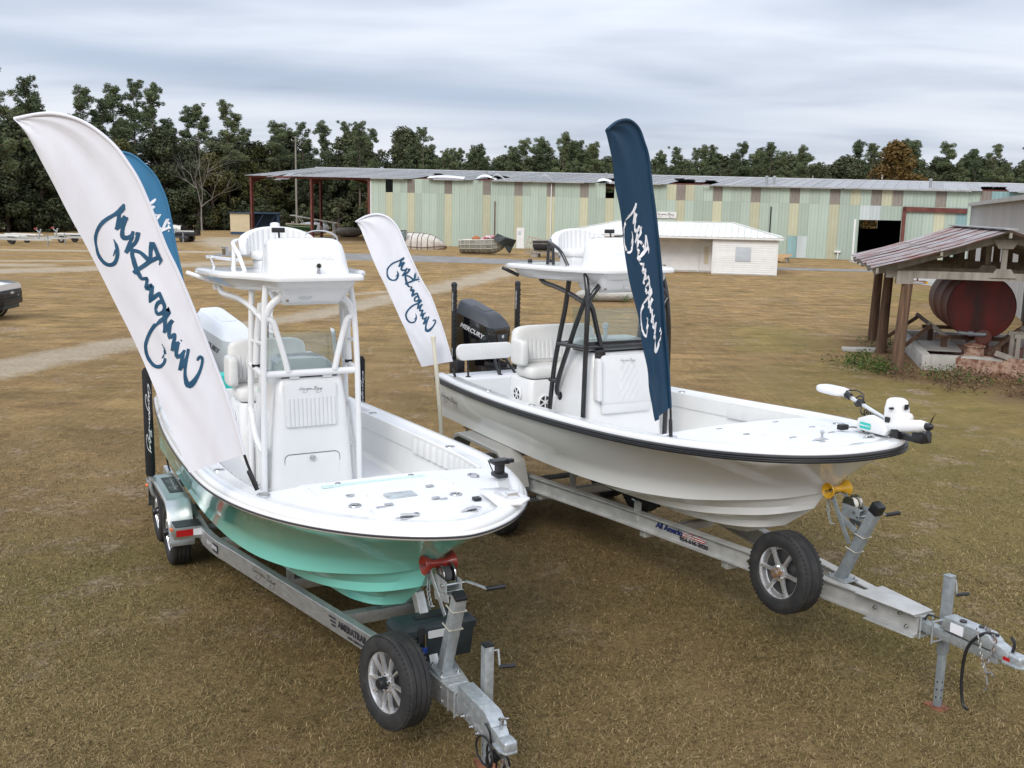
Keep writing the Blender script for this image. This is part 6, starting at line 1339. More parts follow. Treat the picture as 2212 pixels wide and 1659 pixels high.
for i in range(nS):
    a, b = ex0 + (ex1 - ex0) * i / nS, ex0 + (ex1 - ex0) * (i + 1) / nS; m_ = MB()
    p = [roof_pt(a, 0), roof_pt(b - .012, 0), roof_pt(b - .012, 1), roof_pt(a, 1)]
    m_.add(p, [(0, 1, 2, 3)]); q0, q1 = roof_pt(a, 0), roof_pt(a, 1); m_.beam((q0[0] + .02, q0[1], q0[2] + .015), (q1[0] + .02, q1[1], q1[2] + .015), .035, .05); m_.build('roof_panel', M['roof_white'], hs, smooth=0)
for (A_, B_, C_) in (((ex1, ey0, ez), (ex1, ey1, ez), (rx1, ry, rz_)), ((ex0, ey1, ez), (ex0, ey0, ez), (rx0, ry, rz_))): MB().add([A_, B_, C_], [(0, 1, 2)]).build('hip_end', M['roof_white'], hs, smooth=0)
MB().add([(ex1, ey1, ez), (ex0, ey1, ez), (rx0, ry, rz_), (rx1, ry, rz_)], [(0, 1, 2, 3)]).build('rear_slope', M['roof_white'], hs, smooth=0)
for a, b in (((rx0, ry, rz_), (rx1, ry, rz_)), ((rx1, ry, rz_), (ex1, ey0, ez)), ((rx0, ry, rz_), (ex0, ey0, ez))): MB().beam((a[0], a[1], a[2] + .035), (b[0], b[1], b[2] + .035), .14, .03).build('ridge_cap', M['roof_white'], hs)
MB().lathe([(.06, 0), (.06, .22), (.09, .24), (.02, .30)], (-4.2, 1.3, 2.85), n=8).build('roof_vent', M['roof_white'], hs)
bn = thing('bench', 'low grey wooden bench against the white house wall', 'bench', (12.97 + hc * -3.9 - hs_ * 1.25, 65.48 + hs_ * -3.9 + hc * 1.25, 0), hz)
MB().box(-.75, .75, -.18, .18, .40, .45).build('seat', M['wood_grey'], bn, bevel=.006)
for x in (-.68, .68): MB().box(x - .04, x + .04, -.16, .16, 0, .40).build('leg', M['wood_grey'], bn)
# ---- grey metal building on the right
gd = Vector((18.5 - 30.9, 34.9 - 68.4, 0)); GL = gd.length; grz = math.atan2(gd.y, gd.x)
gb = thing('metal_building', 'grey corrugated metal building running along the right edge', 'building', (30.9, 68.4, 0), grz)
xx = 0
while xx < GL + 2:
    o = link('wall_panel', rib_mesh(.995, 4.75, 4, .03, 'wall_panel'), M['clad_grey'], gb); o.location = (xx, 0, 0); o.rotation_euler = (0, 0, 0); xx += 1.0
MB().box(0, GL + 2, .04, 14, 0, 4.7).build('core_wall', M['clad_grey'], gb)
MB().beam((-.3, -.16, 4.80), (GL + 2, -.16, 4.80), .22, .20).build('gutter', M['clad_grey'], gb); MB().add([(-.3, -.2, 4.9), (GL + 2, -.2, 4.9), (GL + 2, 7, 5.9), (-.3, 7, 5.9)], [(0, 1, 2, 3)]).build('roof', M['roof_tin'], gb)
MB().box(-.06, .06, -.08, .06, 0, 4.7).build('corner_trim', M['clad_grey'], gb)
MB().box(GL - 4.2, GL - 2.9, -.10, -.045, 0, 2.6).build('sliding_door', M['dark_in'], gb)
# ---- tank shed
sz = R(-14.72); shd = thing('tank_shed', 'open timber shed with rusty corrugated roof over the red tank', 'shed', (9.81, 25.13, 0), sz)
for (x, y, lean) in ((0, 0, .10), (0, 4.1, .06), (0, 7.0, .05), (4.5, 0, 0), (4.5, 4.1, 0), (4.5, 7.0, 0)):
    MB().tube([(x, y, -.05), (x + lean * .4, y + .02, 1.3), (x + lean, y, 2.62)], [.155, .14, .13], 12).build('post', M['wood_post'], shd, smooth=60)
lx, lz, rx_, rzz, ux = -.80, 2.68, 2.25, 3.66, 5.3
yA, yB = -.55, 7.9; nsh = 13; sw = (yB - yA) / nsh
def corr(y0, y1, x0, z0, x1, z1, name):
    m_ = MB(); n_ = 20; rows = []
    for f_ in (0, .3, .65, 1):
        sag = -.05 * math.sin(f_ * math.pi)
        rows.append([(x0 + (x1 - x0) * f_, y0 + (y1 - y0) * j / n_, z0 + (z1 - z0) * f_ + sag + .022 * math.cos(j / n_ * 2 * math.pi * 5)) for j in range(n_ + 1)])
    m_.loft(rows, closed=False); return m_.build(name, M['rusty_tin'], shd, smooth=0)
for i in range(nsh):
    a = yA + sw * i; j_ = rng.uniform(-.06, .06)
    corr(a, a + sw + .04, lx + j_, lz + .02 * (i % 2), rx_, rzz + .012 * (i % 2), 'roof_sheet'); corr(a, a + sw + .04, ux + j_, lz + .02 * (i % 2), rx_, rzz + .012 * (i % 2), 'roof_sheet')
MB().beam((rx_, yA, rzz + .05), (rx_, yB, rzz + .05), .30, .03).build('ridge_cap', M['roof_tin'], shd)
for x, z in ((lx + .1, lz - .05), (rx_, rzz - .10), (.75, 3.10), (3.75, 3.10), (ux - .1, lz - .05)): MB().beam((x, yA + .05, z), (x, yB - .05, z), .06, .13).build('purlin', M['wood_grey'], shd)
for y in (-.02, 1.9, 4.1, 5.8, 7.0):
    MB().beam((-.45, y - .02, 2.54), (4.95, y - .02, 2.54), .05, .19).build('tie_beam', M['wood_grey'], shd)
    for sx in (-1, 1): MB().beam((rx_ + sx * 3.0, y, lz - .12), (rx_, y, rzz - .16), .05, .15).build('rafter', M['wood_grey'], shd)
    MB().beam((rx_, y, 2.55), (rx_, y, rzz - .2), .13, .07).build('king_post', M['wood_grey'], shd)
    for zc_, hh in ((2.63, .22), (rzz - .32, .22)): MB().prism([(-.30, -hh / 2), (.30, -hh / 2), (.16, hh / 2), (-.16, hh / 2)] if zc_ < 3 else [(-.16, -hh / 2), (.16, -hh / 2), (.30, hh / 2), (-.30, hh / 2)], -.03, .03, frameM((rx_, y - .05, zc_), (1, 0, 0), (0, 0, 1))).build('gusset', M['wood_grey'], shd)
for x in np.arange(.2, 4.4, .36):
    zt = lz + (rzz - lz) * (1 - abs(x - rx_) / 3.05) - .14
    if zt > 2.68: MB().box(x - .10, x + .10, 7.05, 7.08, 2.55, zt).build('gable_board', M['wood_grey'], shd)
MB().beam((0, .0, 2.30), (0, .0, 2.62), .40, .26, (0, 1, 0)).build('post_gusset', M['wood_grey'], shd)
# tank
tk = thing('fuel_tank', 'large rusty red cylindrical tank lying under the shed roof', 'tank', (9.81, 25.13, 0), sz)
TX, TY, TZ, TR_, TL = 2.40, 2.96, 1.53, .88, 3.6
m_ = MB(); m_.lathe([(TR_, 0), (TR_ + .012, .03), (TR_, .06), (TR_, 1.2), (TR_ + .01, 1.22), (TR_, 1.24), (TR_, 2.5), (TR_ + .01, 2.52), (TR_, 2.54), (TR_, TL)], (TX, TY, TZ), (0, 1, 0), 44, caps=False); m_.build('tank_shell', M['tank_side'], tk, smooth=30)
m_ = MB(); m_.lathe([(TR_ - .01, .02), (TR_ * .6, -.03), (0, -.045)], (TX, TY, TZ), (0, 1, 0), 44, caps=False); m_.build('tank_end', M['tank_red'], tk, smooth=60)
m_ = MB(); m_.lathe([(TR_ - .01, 0), (TR_ * .6, .05), (0, .06)], (TX, TY + TL - .02, TZ), (0, 1, 0), 44, caps=False); m_.build('tank_end', M['tank_red'], tk, smooth=60)
MB().lathe([(.22, 0), (.22, .05), (.17, .06), (.17, .10), (0, .10)], (TX + .1, TY - .03, TZ - .82), (0, -1, 0), 16, caps=False).build('drain_flange', M['tank_side'], tk)
MB().tube([(TX, TY + .5, TZ + .97), (TX, TY + .5, TZ + 1.15)], .04, 8).tube([(TX - .05, TY + .5, TZ + 1.05), (TX + 3, TY + .2, TZ + .78)], .03, 6).build('vent_pipe', M['black_plastic'], tk)
for y in (TY + .5, TY + 3.2):
    MB().beam((TX - 1.05, y, .62), (TX + 1.05, y, .62), .16, .10).build('cradle_beam', M['wood_post'], tk)
    for sx in (-1, 1):
        MB().beam((TX + sx * 1.25, y, 1.0), (TX + sx * .65, y, .55), .12, .14, (0, 1, 0)).build('cradle_arm', M['wood_grey'], tk)
        MB().box(TX + sx * .8 - .08, TX + sx * .8 + .08, y - .08, y + .08, 0, .56).build('cradle_leg', M['wood_post'], tk)
        MB().beam((TX + sx * 1.15, y, .95), (TX + sx * 1.15 - .95, y - .75 if y < TY + 1 else y - .3, .25), .10, .10, (0, 1, 0)).build('cradle_brace', M['wood_post'], tk)
MB().tube([(TX - .55, TY - .15, .82), (TX - .2, TY - .15, .80), (TX + .15, TY - .15, .80)], .055, 8).lathe([(.075, 0), (.075, .12)], (TX - .3, TY - .15, .81), (1, 0, 0), 8).build('valve_pipe', M['galv_dull'], tk)
# concrete basin
bsn = thing('containment_basin', 'low weathered concrete basin wall around the red tank', 'basin', (9.81, 25.13, 0), sz)
for (x0, x1, y0, y1) in ((.72, .95, 1.0, 7.0), (.95, 5.4, 1.0, 1.24), (.95, 5.4, 6.8, 7.0), (5.4, 5.62, 1.0, 7.0)): MB().box(x0, x1, y0, y1, -.02, .40).build('basin_wall', M['concrete'], bsn, bevel=.02)
MB().box(.9, 5.45, 1.2, 6.9, .004, .02).build('basin_floor', M['litter'] if 'litter' in M else M['rust'], bsn)
MB().box(1.0, 2.0, 3.0, 4.3, .05, .10, Matrix.Rotation(R(4), 4, 'X')).build('loose_slab', M['concrete'], bsn); MB().box(1.0, 2.1, 4.5, 5.0, .05, .12).build('loose_plank', M['wood_grey'], bsn)
def open_trough(parent, mat, x0, x1, y0, y1, h, t_=.03, name='trough_wall'):
    for (a, b, c, d) in ((x0, x1, y0, y0 + t_), (x0, x1, y1 - t_, y1), (x0, x0 + t_, y0 + t_, y1 - t_), (x1 - t_, x1, y0 + t_, y1 - t_)): MB().box(a, b, c, d, 0, h).build(name, mat, parent)
    MB().box(x0 + t_, x1 - t_, y0 + t_, y1 - t_, .02, .04).build('trough_floor', mat, parent)
tr_ = thing('metal_trough', 'shallow open rusty metal trough before the concrete basin', 'trough', (12.05, 24.95, 0), sz + R(-20)); open_trough(tr_, M['rust_pale'], -.75, .85, -.1, .75, .42)
bk_ = thing('rusty_drum', 'small rusty drum under the front of the tank', 'drum', (9.81 + math.cos(sz) * 2.1 - math.sin(sz) * 1.75, 25.13 + math.sin(sz) * 2.1 + math.cos(sz) * 1.75, .02), sz)
MB().lathe([(.24, 0), (.24, .28), (.25, .30), (.24, .32), (.24, .56), (.27, .57), (.27, .60), (.22, .60), (.22, .5)], n=20).build('drum_body', M['rust_pale'], bk_); MB().tube([(-.26, 0, .6), (0, 0, .66), (.26, 0, .6)], .012, 6).build('drum_handle', M['rust'], bk_)
sh_loc = lambda x, y: (9.81 + math.cos(sz) * x - math.sin(sz) * y, 25.13 + math.sin(sz) * x + math.cos(sz) * y, 0)
st_ = thing('timber_stand', 'weathered timber work stand right of the rusty drum', 'stand', sh_loc(3.2, 1.1), sz)
for y in (0, .7):
    MB().beam((-.3, y, .98), (2.2, y, .98), .10, .10).build('top_rail', M['wood_grey'], st_)
    for x in (-.2, .15, 1.9): MB().box(x - .05, x + .05, y - .05, y + .05, 0, .93).build('leg', M['wood_grey'], st_)
    MB().beam((.18, y - .06, .2), (.95, y - .06, .80), .04, .10, (0, 1, 0)).build('brace', M['wood_grey'], st_)
MB().beam((-.75, -.2, .55), (.55, .1, .10), .05, .14).build('leaning_plank', M['wood_grey'], st_)
slab = flat_poly('concrete_slab', [(12.1, 19.6), (13.3, 21.0), (16, 21.4), (16, 18), (13, 18.2)], .03, M['concrete'], .06)
tag(slab, 'broken concrete slab in the leaf litter at the right edge', 'slab'); del slab['kind']
sl2 = MB().prism([(-.6, -.25), (.3, -.32), (.75, .05), (.2, .25), (-.5, .2)], 0, .09).build('paving_piece', M['concrete'], None, bevel=.02); sl2.location = (10.35, 29.4, 0); tag(sl2, 'flat broken paving piece at the foot of the middle shed post', 'slab')
# cart
ct_ = thing('tool_cart', 'small red and white cart on casters beyond the shed posts', 'cart', (24.1, 59.7, 0), R(-10))
MB().loft([[(x, y, .45) for x, y in rrect(1.1, .6, .06)], [(x, y, .95) for x, y in rrect(1.2, .7, .06)]]).build('cart_body', M['pink_paint'], ct_); MB().box(-.04, .04, -.04, .04, .15, .45).build('cart_stem', M['rust'], ct_)
for a in range(4):
    x, y = (.5 * (-1) ** a, .3 * (1 if a < 2 else -1)); MB().beam((0, 0, .16), (x, y, .14), .06, .05).build('cart_foot', M['rust'], ct_); MB().lathe([(.07, -.03), (.07, .03)], (x, y, .07), (0, 1, 0), 10).build('caster', M['yellow_poly'], ct_)
pl_ = thing('pallet', 'wooden pallet with collapsed cardboard against the green warehouse', 'pallet', (21.9, 83.0, 0), wrz)
for q_ in range(5): MB().box(-.75, .75, -.5 + q_ * .23, -.34 + q_ * .23, .30, .34).build('deck_board', M['wood_grey'], pl_)
for x in (-.7, 0, .7): MB().box(x - .06, x + .06, -.5, .55, 0, .30).build('bearer', M['wood_grey'], pl_)
m_ = MB(); m_.add([(-1.0, -.5, .62), (1.15, -.5, .60), (.95, .5, .66), (-.8, .5, .66), (-.4, -.62, .36), (.15, -.70, .12), (.6, -.62, .40), (0, 0, .50)], [(0, 4, 7), (4, 5, 7), (5, 6, 7), (6, 1, 7), (1, 2, 7), (2, 3, 7), (3, 0, 7)]); m_.build('cardboard', M['cardboard'], pl_, smooth=0)
# ---- derelict hull moulds
def hull_shell(L, B, H, nx_=22, ny_=9, bow=2.2, flare=.25):
    rows = []
    for i in range(nx_ + 1):
        f_ = i / nx_; w = B / 2 * (1 - max(0, (f_ - .45) / .55) ** bow); sheer = H * (1 + .12 * f_); ke = H * .85 * max(0, (f_ - .6) / .4) ** 2.2
        rows.append([(L * f_, w * (math.sin(a) if True else 0), ke + (sheer - ke) * (1 - math.cos(a)) ** .8) for a in np.linspace(-math.pi / 2, math.pi / 2, ny_)])
    return rows
def mould(label, loc, rz, L, B, H, skin, rib, tilt=0, roll_=0, cat='hull', ribs=7, stringers=2, extra=None):
    r_ = thing('derelict_hull', label, cat, loc, rz); r_.rotation_euler = (roll_, tilt, rz)
    rows = hull_shell(L, B, H); m_ = MB(); m_.loft(rows, closed=False); m_.add(rows[0], [tuple(range(len(rows[0])))]); m_.build('hull_skin', skin, r_, smooth=60)
    for k_ in range(ribs):
        i = int(1 + k_ * (len(rows) - 4) / ribs); MB().tube([(p[0], p[1] * 1.02, p[2]) for p in rows[i]], .035, 4).build('rib', rib, r_)
    for j in ([1, 2, 6, 7] if stringers > 1 else [1, 7]): MB().tube([(r0[j][0], r0[j][1] * 1.02, r0[j][2]) for r0 in rows], .03, 4).build('stringer', rib, r_)
    for j in (0, 8): MB().tube([r0[j] for r0 in rows], .05, 5).build('gunwale', rib, r_)
    return r_
mould('pale upturned hull mould with dark red ribs left of the grey one', (-11.0, 96.0, 1.22), R(-10), 4.4, 2.3, 1.25, M['mould_pale'], M['rib_red'], tilt=R(2), roll_=R(-128))
r_ = mould('grey ribbed boat mould heaped with junk and a black tarp bow', (-4.75, 88.3, .05), R(-9), 4.3, 1.9, 1.15, M['mould_grey'], M['mould_pale'], ribs=8)
mould('dark blue-black derelict hull right of the junk filled mould', (1.7, 84.4, .55), R(-16), 3.9, 1.6, .85, M['mould_dark'], M['wood_grey'], ribs=0, stringers=1)
mould('teal and red hull piece behind the small white flag', (-13.2, 96.0, .3), R(-12), 3.0, 1.5, 1.3, M['clad_blue'], M['rib_red'], ribs=3)
def crumple(name, label, cat, loc, size, mat, seed=1, sub=3, amp=.25):
    bm = bmesh.new(); bmesh.ops.create_icosphere(bm, subdivisions=sub, radius=1); rg = np.random.default_rng(seed); K = rg.normal(0, 2.2, (5, 3)); ph = rg.uniform(0, 6, 5)
    for v in bm.verts:
        d = sum(math.sin(float(np.dot(K[i], v.co)) + ph[i]) for i in range(5)) / 5
        c = v.co * (1 + amp * d); v.co = Vector((c.x * size[0] / 2, c.y * size[1] / 2, max(0, c.z * .5 + .5) * size[2]))
    me_ = bpy.data.meshes.new(name); bm.to_mesh(me_); bm.free(); o = link(name, me_, mat, None); o.location = loc; return tag(o, label, cat)
tp_ = thing('tarp_cover', 'black tarp draped over the bow of the junk filled mould', 'tarp', (-1.75, 87.6, .12), R(-9)); mt_ = MB(); mt_.add([(0, -.85, 1.30), (0, .85, 1.30), (.25, 0, 1.72), (1.1, -.75, 1.36), (1.1, .75, 1.36), (1.95, 0, 1.18), (.9, -.72, .75), (1.35, -.45, .05), (.9, .72, .75), (1.35, .45, .05), (1.62, 0, .55), (.5, -.92, .95), (.5, .92, .95), (.8, 0, 1.50)], [(0, 2, 13), (0, 13, 3), (1, 13, 2), (1, 4, 13), (3, 13, 5), (13, 4, 5), (0, 3, 11), (3, 6, 11), (3, 5, 6), (6, 5, 10), (6, 10, 7), (4, 1, 12), (4, 12, 8), (5, 4, 8), (5, 8, 10), (8, 9, 10), (7, 10, 9)]); mt_.build('tarp_sheet', M['tarp_black'], tp_, smooth=0)
crumple('junk_heap', 'terracotta tub among the junk on the grey mould', 'tub', (-3.35, 87.9, 1.0), (.75, .7, .62), M['terracotta'], 5, 2, .2); crumple('junk_heap', 'white and black rags piled on the grey mould', 'junk', (-2.2, 87.9, 1.0), (1.4, .9, .62), M['pink_paint'], 9, 3, .5)
fr_ = thing('timber_rack', 'tilted pale timber rack behind the dark derelict hull', 'rack', (1.45, 85.6, .55), R(-10)); fr_.rotation_euler = (R(-18), R(12), R(-10))
for x in np.linspace(-.55, .55, 5): MB().box(x - .05, x + .05, -.05, .05, 0, 1.15).build('slat', M['wood_pale'], fr_)
for z in (.1, .6, 1.1): MB().box(-.65, .65, .05, .10, z - .05, z + .05).build('rail', M['wood_pale'], fr_)
cr_ = thing('timber_cradle', 'low timber cradle carrying the dark derelict hull', 'cradle', (1.5, 84.0, 0), R(-16))
for y in (-.1, .9): MB().beam((-.6, y, .42), (4.3, y, .42), .12, .14).build('cradle_beam', M['wood_grey'], cr_)
for x in (.2, 2.0, 3.6): MB().box(x - .3, x + .3, -.1, .9, 0, .35).build('cradle_block', M['wood_grey'], cr_)
# ---- under and beyond the open bay
cs = thing('cream_shed', 'small cream and blue shed with open front left of the steel frame', 'shed', (-37.3, 132.0, 0), R(6))
MB().box(0, 2.5, 0, .08, .35, 2.75).build('cream_panel', M['cream'], cs); MB().box(0, 2.5, -.01, .10, 0, .36).build('base_band', M['blue_paint'], cs); MB().box(-.1, 6.2, -.2, 3.0, 2.76, 2.88).build('roof', M['blue_paint'], cs); MB().box(2.5, 6.1, 2.6, 2.7, 0, 2.75).build('rear_wall', M['blue_paint'], cs); MB().box(6.0, 6.1, 0, 2.6, 0, 2.75).build('side_wall', M['blue_paint'], cs); MB().box(0, .08, .1, 2.6, 0, 2.75).build('side_wall', M['cream'], cs)
for x0, x1 in ((2.7, 4.3), (4.3, 5.9)): MB().beam((x0, .05, .1), (x1, .05, 2.7), .06, .06).build('cross_brace', M['blue_paint'], cs)
crumple('tarp_heap', 'grey tarped heap on the ground under the steel frame', 'tarp', (-26.9, 134, 0), (4.6, 2.6, 1.75), M['tarp_grey'], 11, 3, .25)
tb_ = thing('work_table', 'long pale work table left of the grey tarped heap', 'table', (-29.9, 133.5, 0), R(4)); MB().box(-1.1, 1.1, -.4, .4, .95, 1.05).build('table_top', M['trim_white'], tb_)
for x in (-1, 1):
    for y in (-.35, .35): MB().box(x - .04, x + .04, y - .04, y + .04, 0, .95).build('leg', M['steel_red'], tb_)
gbt = mould('dark green skiff on timber legs under the steel frame', (-23.4, 117.6, .95), R(168), 3.6, 1.7, .75, M['green_paint'], M['wood_pale'], cat='boat', ribs=0, stringers=1); gbt.name = 'green_skiff'
for x in (.7, 2.6):
    for s in (-1, 1): MB().beam((x, s * .45, -.95), (x + .3 * s, s * .3, .1), .08, .08, (0, 1, 0)).build('leg', M['wood_pale'], gbt)
crumple('gravel_heap', 'grey brown heap of spoil behind the steel posts', 'heap', (-21.5, 130, 0), (4.0, 3.0, 1.3), M['litter2'] if 'litter2' in M else M['wood_grey'], 13, 3, .2)
ld = thing('ladder_rack', 'white aluminium ladder rack leaning over the green skiff', 'rack', (-24.5, 121, 0), R(-10))
for y in (0, .6):
    MB().beam((-2.6, y, 2.75), (3.2, y, 1.9), .08, .10).build('rack_rail', M['trim_white'], ld)
    for x in (-1.6, .3, 1.4): MB().beam((x, y, 2.6 - (x + 1.6) * .15), (x + .9, y, 1.2), .06, .06, (0, 1, 0)).build('rack_strut', M['trim_white'], ld)
    for x in (-2.4, 2.8): MB().box(x - .05, x + .05, y - .05, y + .05, 0, 2.0).build('rack_leg', M['trim_white'], ld)
# ---- rubble behind the white boat
crumple('concrete_block', 'long broken concrete block lying on the grass behind the white boat', 'rubble', (4.15, 44.3, -.03), (2.6, .9, .62), M['concrete'], 17, 3, .22)
lp = thing('lumber_pile', 'heap of pale and pink boards behind the broken concrete block', 'lumber', (5.0, 45.4, 0), R(4))
for i in range(16):
    a = rng.uniform(-.22, .22); x = rng.uniform(-.7, .7); z = .10 + .055 * i * .8; M_ = Matrix.Translation((x, rng.uniform(-.5, .5), z)) @ Matrix.Rotation(a, 4, 'Z') @ Matrix.Rotation(rng.uniform(-.06, .06), 4, 'Y'); MB().box(-1.1, 1.1, -.07, .07, -.02, .02, M_).build('board', M['wood_pale'] if i % 3 else M['pink_paint'], lp)
# ---- utility poles and lines
def upole(x, y, h, label):
    p_ = thing('utility_pole', label, 'pole', (x, y, 0)); MB().tube([(0, 0, 0), (.05, 0, h)], [.15, .10], 10).build('pole_shaft', M['wood_grey'], p_); MB().beam((-.3, -.9, h - .6), (.3, .9, h - .6), .10, .12).build('crossarm', M['wood_grey'], p_)
    for q_ in (-.9, 0, .9): MB().lathe([(.04, 0), (.05, .08), (.02, .14)], (q_ / 3, q_, h - .54), n=8).build('insulator', M['trim_white'], p_)
upole(-31.4, 145, 13.5, 'grey wooden utility pole seen through the open steel frame'); upole(38.5, 132, 8.9, 'utility pole over the warehouse roof, left of the two at right'); upole(47.5, 132, 9.2, 'utility pole over the warehouse roof nearest the orange tree')
wr = MB()
for q_, zz in ((-.3, 12.9), (0, 12.3), (.3, 10.4), (.2, 8.6)): wr.tube([(-31.4 + q_, 145, zz), (-60, 148, zz - .9), (-95, 150, zz)], .022, 4, sm=6)
tag(wr.build('power_line', M['black_plastic'], None), 'dark power lines running left from the utility pole across the wood', 'wire')
wr = MB(); wr.tube([(20, 132, 7.8), (38.5, 132, 8.3), (43, 132, 8.0), (47.5, 132, 8.6), (70, 132, 7.4)], .02, 4, sm=6); tag(wr.build('power_line', M['black_plastic'], None), 'thin power line above the warehouse roof at right', 'wire')
# ---- trailers parked far left
def far_trailer(label, loc, rz, col, L=7.2, grp='trailers parked by the wood'):
    r_ = thing('parked_trailer', label, 'trailer', loc, rz, grp)
    for s in (-1, 1):
        MB().beam((-L, s * .9, .55), (-3, s * .85, .55), .09, .16).build('side_rail', col, r_); MB().beam((-3, s * .85, .55), (-.8, s * .08, .55), .09, .16).build('tongue_rail', col, r_); MB().beam((-L + .6, s * .45, .85), (-3.2, s * .42, .82), .16, .10).build('bunk', M['trim_white'], r_)
        MB().lathe([(.20, -.1), (.34, -.09), (.345, .09), (.20, .1), (.19, .05), (0, .05)], (-L + 1.7, s * 1.05, .345), (0, s, 0), 18).build('wheel', M['rubber'], r_); MB().lathe([(.19, .06), (.12, .09), (0, .10)], (-L + 1.7, s * 1.05, .345), (0, s, 0), 12, caps=False).build('rim', M['alloy'], r_)
        MB().box(-L + 1.2, -L + 2.2, s * 1.05 - .14, s * 1.05 + .14, .74, .78).build('fender', col, r_)
    MB().beam((-1, 0, .55), (0, 0, .55), .11, .13).build('tongue', col, r_); MB().beam((-1.55, 0, .6), (-1.2, 0, 1.45), .10, .10, (0, 1, 0)).build('winch_post', M['galv'], r_); MB().lathe([(.09, -.14), (.05, 0), (.09, .14)], (-1.75, 0, 1.5), (0, 1, 0), 10).build('bow_roller', M['red_poly'], r_); MB().beam((-1.75, 0, 1.45), (-1.3, 0, 1.1), .07, .07, (0, 1, 0)).build('roller_arm', M['galv'], r_)
    MB().box(-.55, -.47, -.04, .04, .03, 1.0).build('jack', M['galv_dull'], r_)
    for x in (-L + .5, -3.6): MB().beam((x, -.9, .50), (x, .9, .50), .09, .12).build('cross_member', col, r_)
    return r_
far_trailer('galvanised trailer parked nearest of the row, cut by the left edge', (-40.6, 88.2, 0), R(-18), M['alu_dull']); far_trailer('galvanised trailer parked second in the row by the wood', (-41.0, 92.5, 0), R(-14), M['alu_dull']); far_trailer('galvanised trailer parked third in the row, tongue toward the large flag', (-37.6, 95.8, 0), R(-10), M['alu_dull']); t4 = far_trailer('black framed trailer with upright spare wheel at the back of the row', (-33.0, 101.5, 0), R(-6), M['mould_dark'], 12)
wheel_part(t4, (-9.8, -1.0, .78), (.0, -1, 0), .36, .22, 6, M['alloy'], nm='spare_wheel')
# ---- pickup trucks
def pickup(label, loc, rz, paint):
    r_ = thing('pickup_truck', label, 'truck', loc, rz)
    def sec(x, pts): return [(x, y, z) for y, z in pts] + [(x, -y, z) for y, z in pts[::-1]]
    S_ = [sec(-5.35, [(.86, .62), (.90, .85), (.88, 1.15), (.86, 1.18)]), sec(-3.2, [(.90, .55), (.94, .85), (.92, 1.15), (.89, 1.19)]), sec(-2.2, [(.90, .50), (.94, .85), (.92, 1.12), (.88, 1.16)]), sec(-1.0, [(.92, .55), (.96, .88), (.94, 1.18), (.82, 1.27)]), sec(-.35, [(.90, .62), (.94, .88), (.92, 1.16), (.76, 1.25)]), sec(-.06, [(.84, .68), (.88, .86), (.86, 1.12), (.68, 1.20)])]
    m_ = MB(); m_.loft(S_); m_.build('body', paint, r_, smooth=35)
    C_ = [sec(-3.9, [(.84, 1.15), (.80, 1.3), (.70, 1.62), (.5, 1.66)]), sec(-3.3, [(.88, 1.15), (.84, 1.35), (.72, 1.72), (.5, 1.76)]), sec(-2.4, [(.88, 1.15), (.84, 1.35), (.72, 1.72), (.5, 1.76)]), sec(-1.9, [(.86, 1.14), (.82, 1.25), (.70, 1.55), (.5, 1.6)]), sec(-1.35, [(.82, 1.12), (.80, 1.14), (.78, 1.155), (.6, 1.17)])]
    m_ = MB(); m_.loft(C_); m_.build('cab', M['cowl_black'], r_, smooth=35); MB().prism(rrect(1.35, 1.35, .12, 4, -2.9, 0), 1.755, 1.79).build('cab_roof', paint, r_, bevel=.01)
    m_ = MB(); m_.loft([sec(-1.30, [(.30, 1.25), (.26, 1.30), (.2, 1.305), (.05, 1.305)]), sec(-.6, [(.26, 1.22), (.22, 1.275), (.15, 1.28), (.05, 1.28)])]); m_.build('hood_bulge', M['cowl_satin'], r_)
    g_ = MB().prism([(-.80, .70), (.80, .70), (.84, .86), (.78, 1.00), (-.78, 1.00), (-.84, .86)], -.02, .03, frameM((-.05, 0, 0), (0, 1, 0), (0, 0, 1))).build('grille', M['black_plastic'], r_, bevel=.01)
    for z in (.76, .80, .84): MB().box(-.022, -.005, -.62, .62, z, z + .014).build('grille_bar', M['cowl_satin'], g_)
    MB().box(-.022, .004, -.76, .76, .875, .925).build('grille_band', M['cowl_satin'], g_)
    MB().prism([(-.13, -.022), (-.05, -.022), (-.04, -.045), (.06, -.045), (.05, -.022), (.15, -.022), (.13, .022), (.05, .022), (.04, .045), (-.06, .045), (-.05, .022), (-.15, .022)], 0, .012, frameM((.006, 0, .90), (0, 1, 0), (0, 0, 1))).build('emblem', M['silver_ink'], g_)
    font_text('badge', 'ZR2', .07, frameM((-.004, .50, .785), (0, 1, 0), (0, 0, 1)), M['silver_ink'], g_)
    for s in (-1, 1):
        pillow(MB(), (-.20, s * .80, .93), (.28, .16, .16)).build('headlight', M['clear_white'], r_, smooth=60); MB().cbox((-.08, s * .72, .60), (.06, .16, .08)).build('fog_light', M['clear_white'], r_, bevel=.01)
    m_ = MB(); m_.loft([sec(-.55, [(.90, .50), (.93, .60), (.93, .72), (.85, .74)]), sec(-.12, [(.84, .50), (.90, .58), (.90, .70), (.80, .73)]), sec(.04, [(.66, .52), (.70, .58), (.70, .70), (.62, .72)])]); m_.build('bumper', M['black_plastic'], r_, smooth=40); MB().box(-.5, -.04, -.62, .62, .36, .50).build('skid_plate', M['cowl_satin'], r_, bevel=.03)
    for x in (-1.05, -4.25):
        for s in (-1, 1): wheel_part(r_, (x, s * .82, .385), (0, s, 0), .385, .26, 6, M['alloy_dark'], rim_frac=.56); MB().lathe([(.50, -.06), (.50, .06), (.44, .06), (.44, -.06)], (x, s * .90, .42), (0, s, 0), 24, caps=False).build('wheel_arch', M['black_plastic'], r_)
    return r_
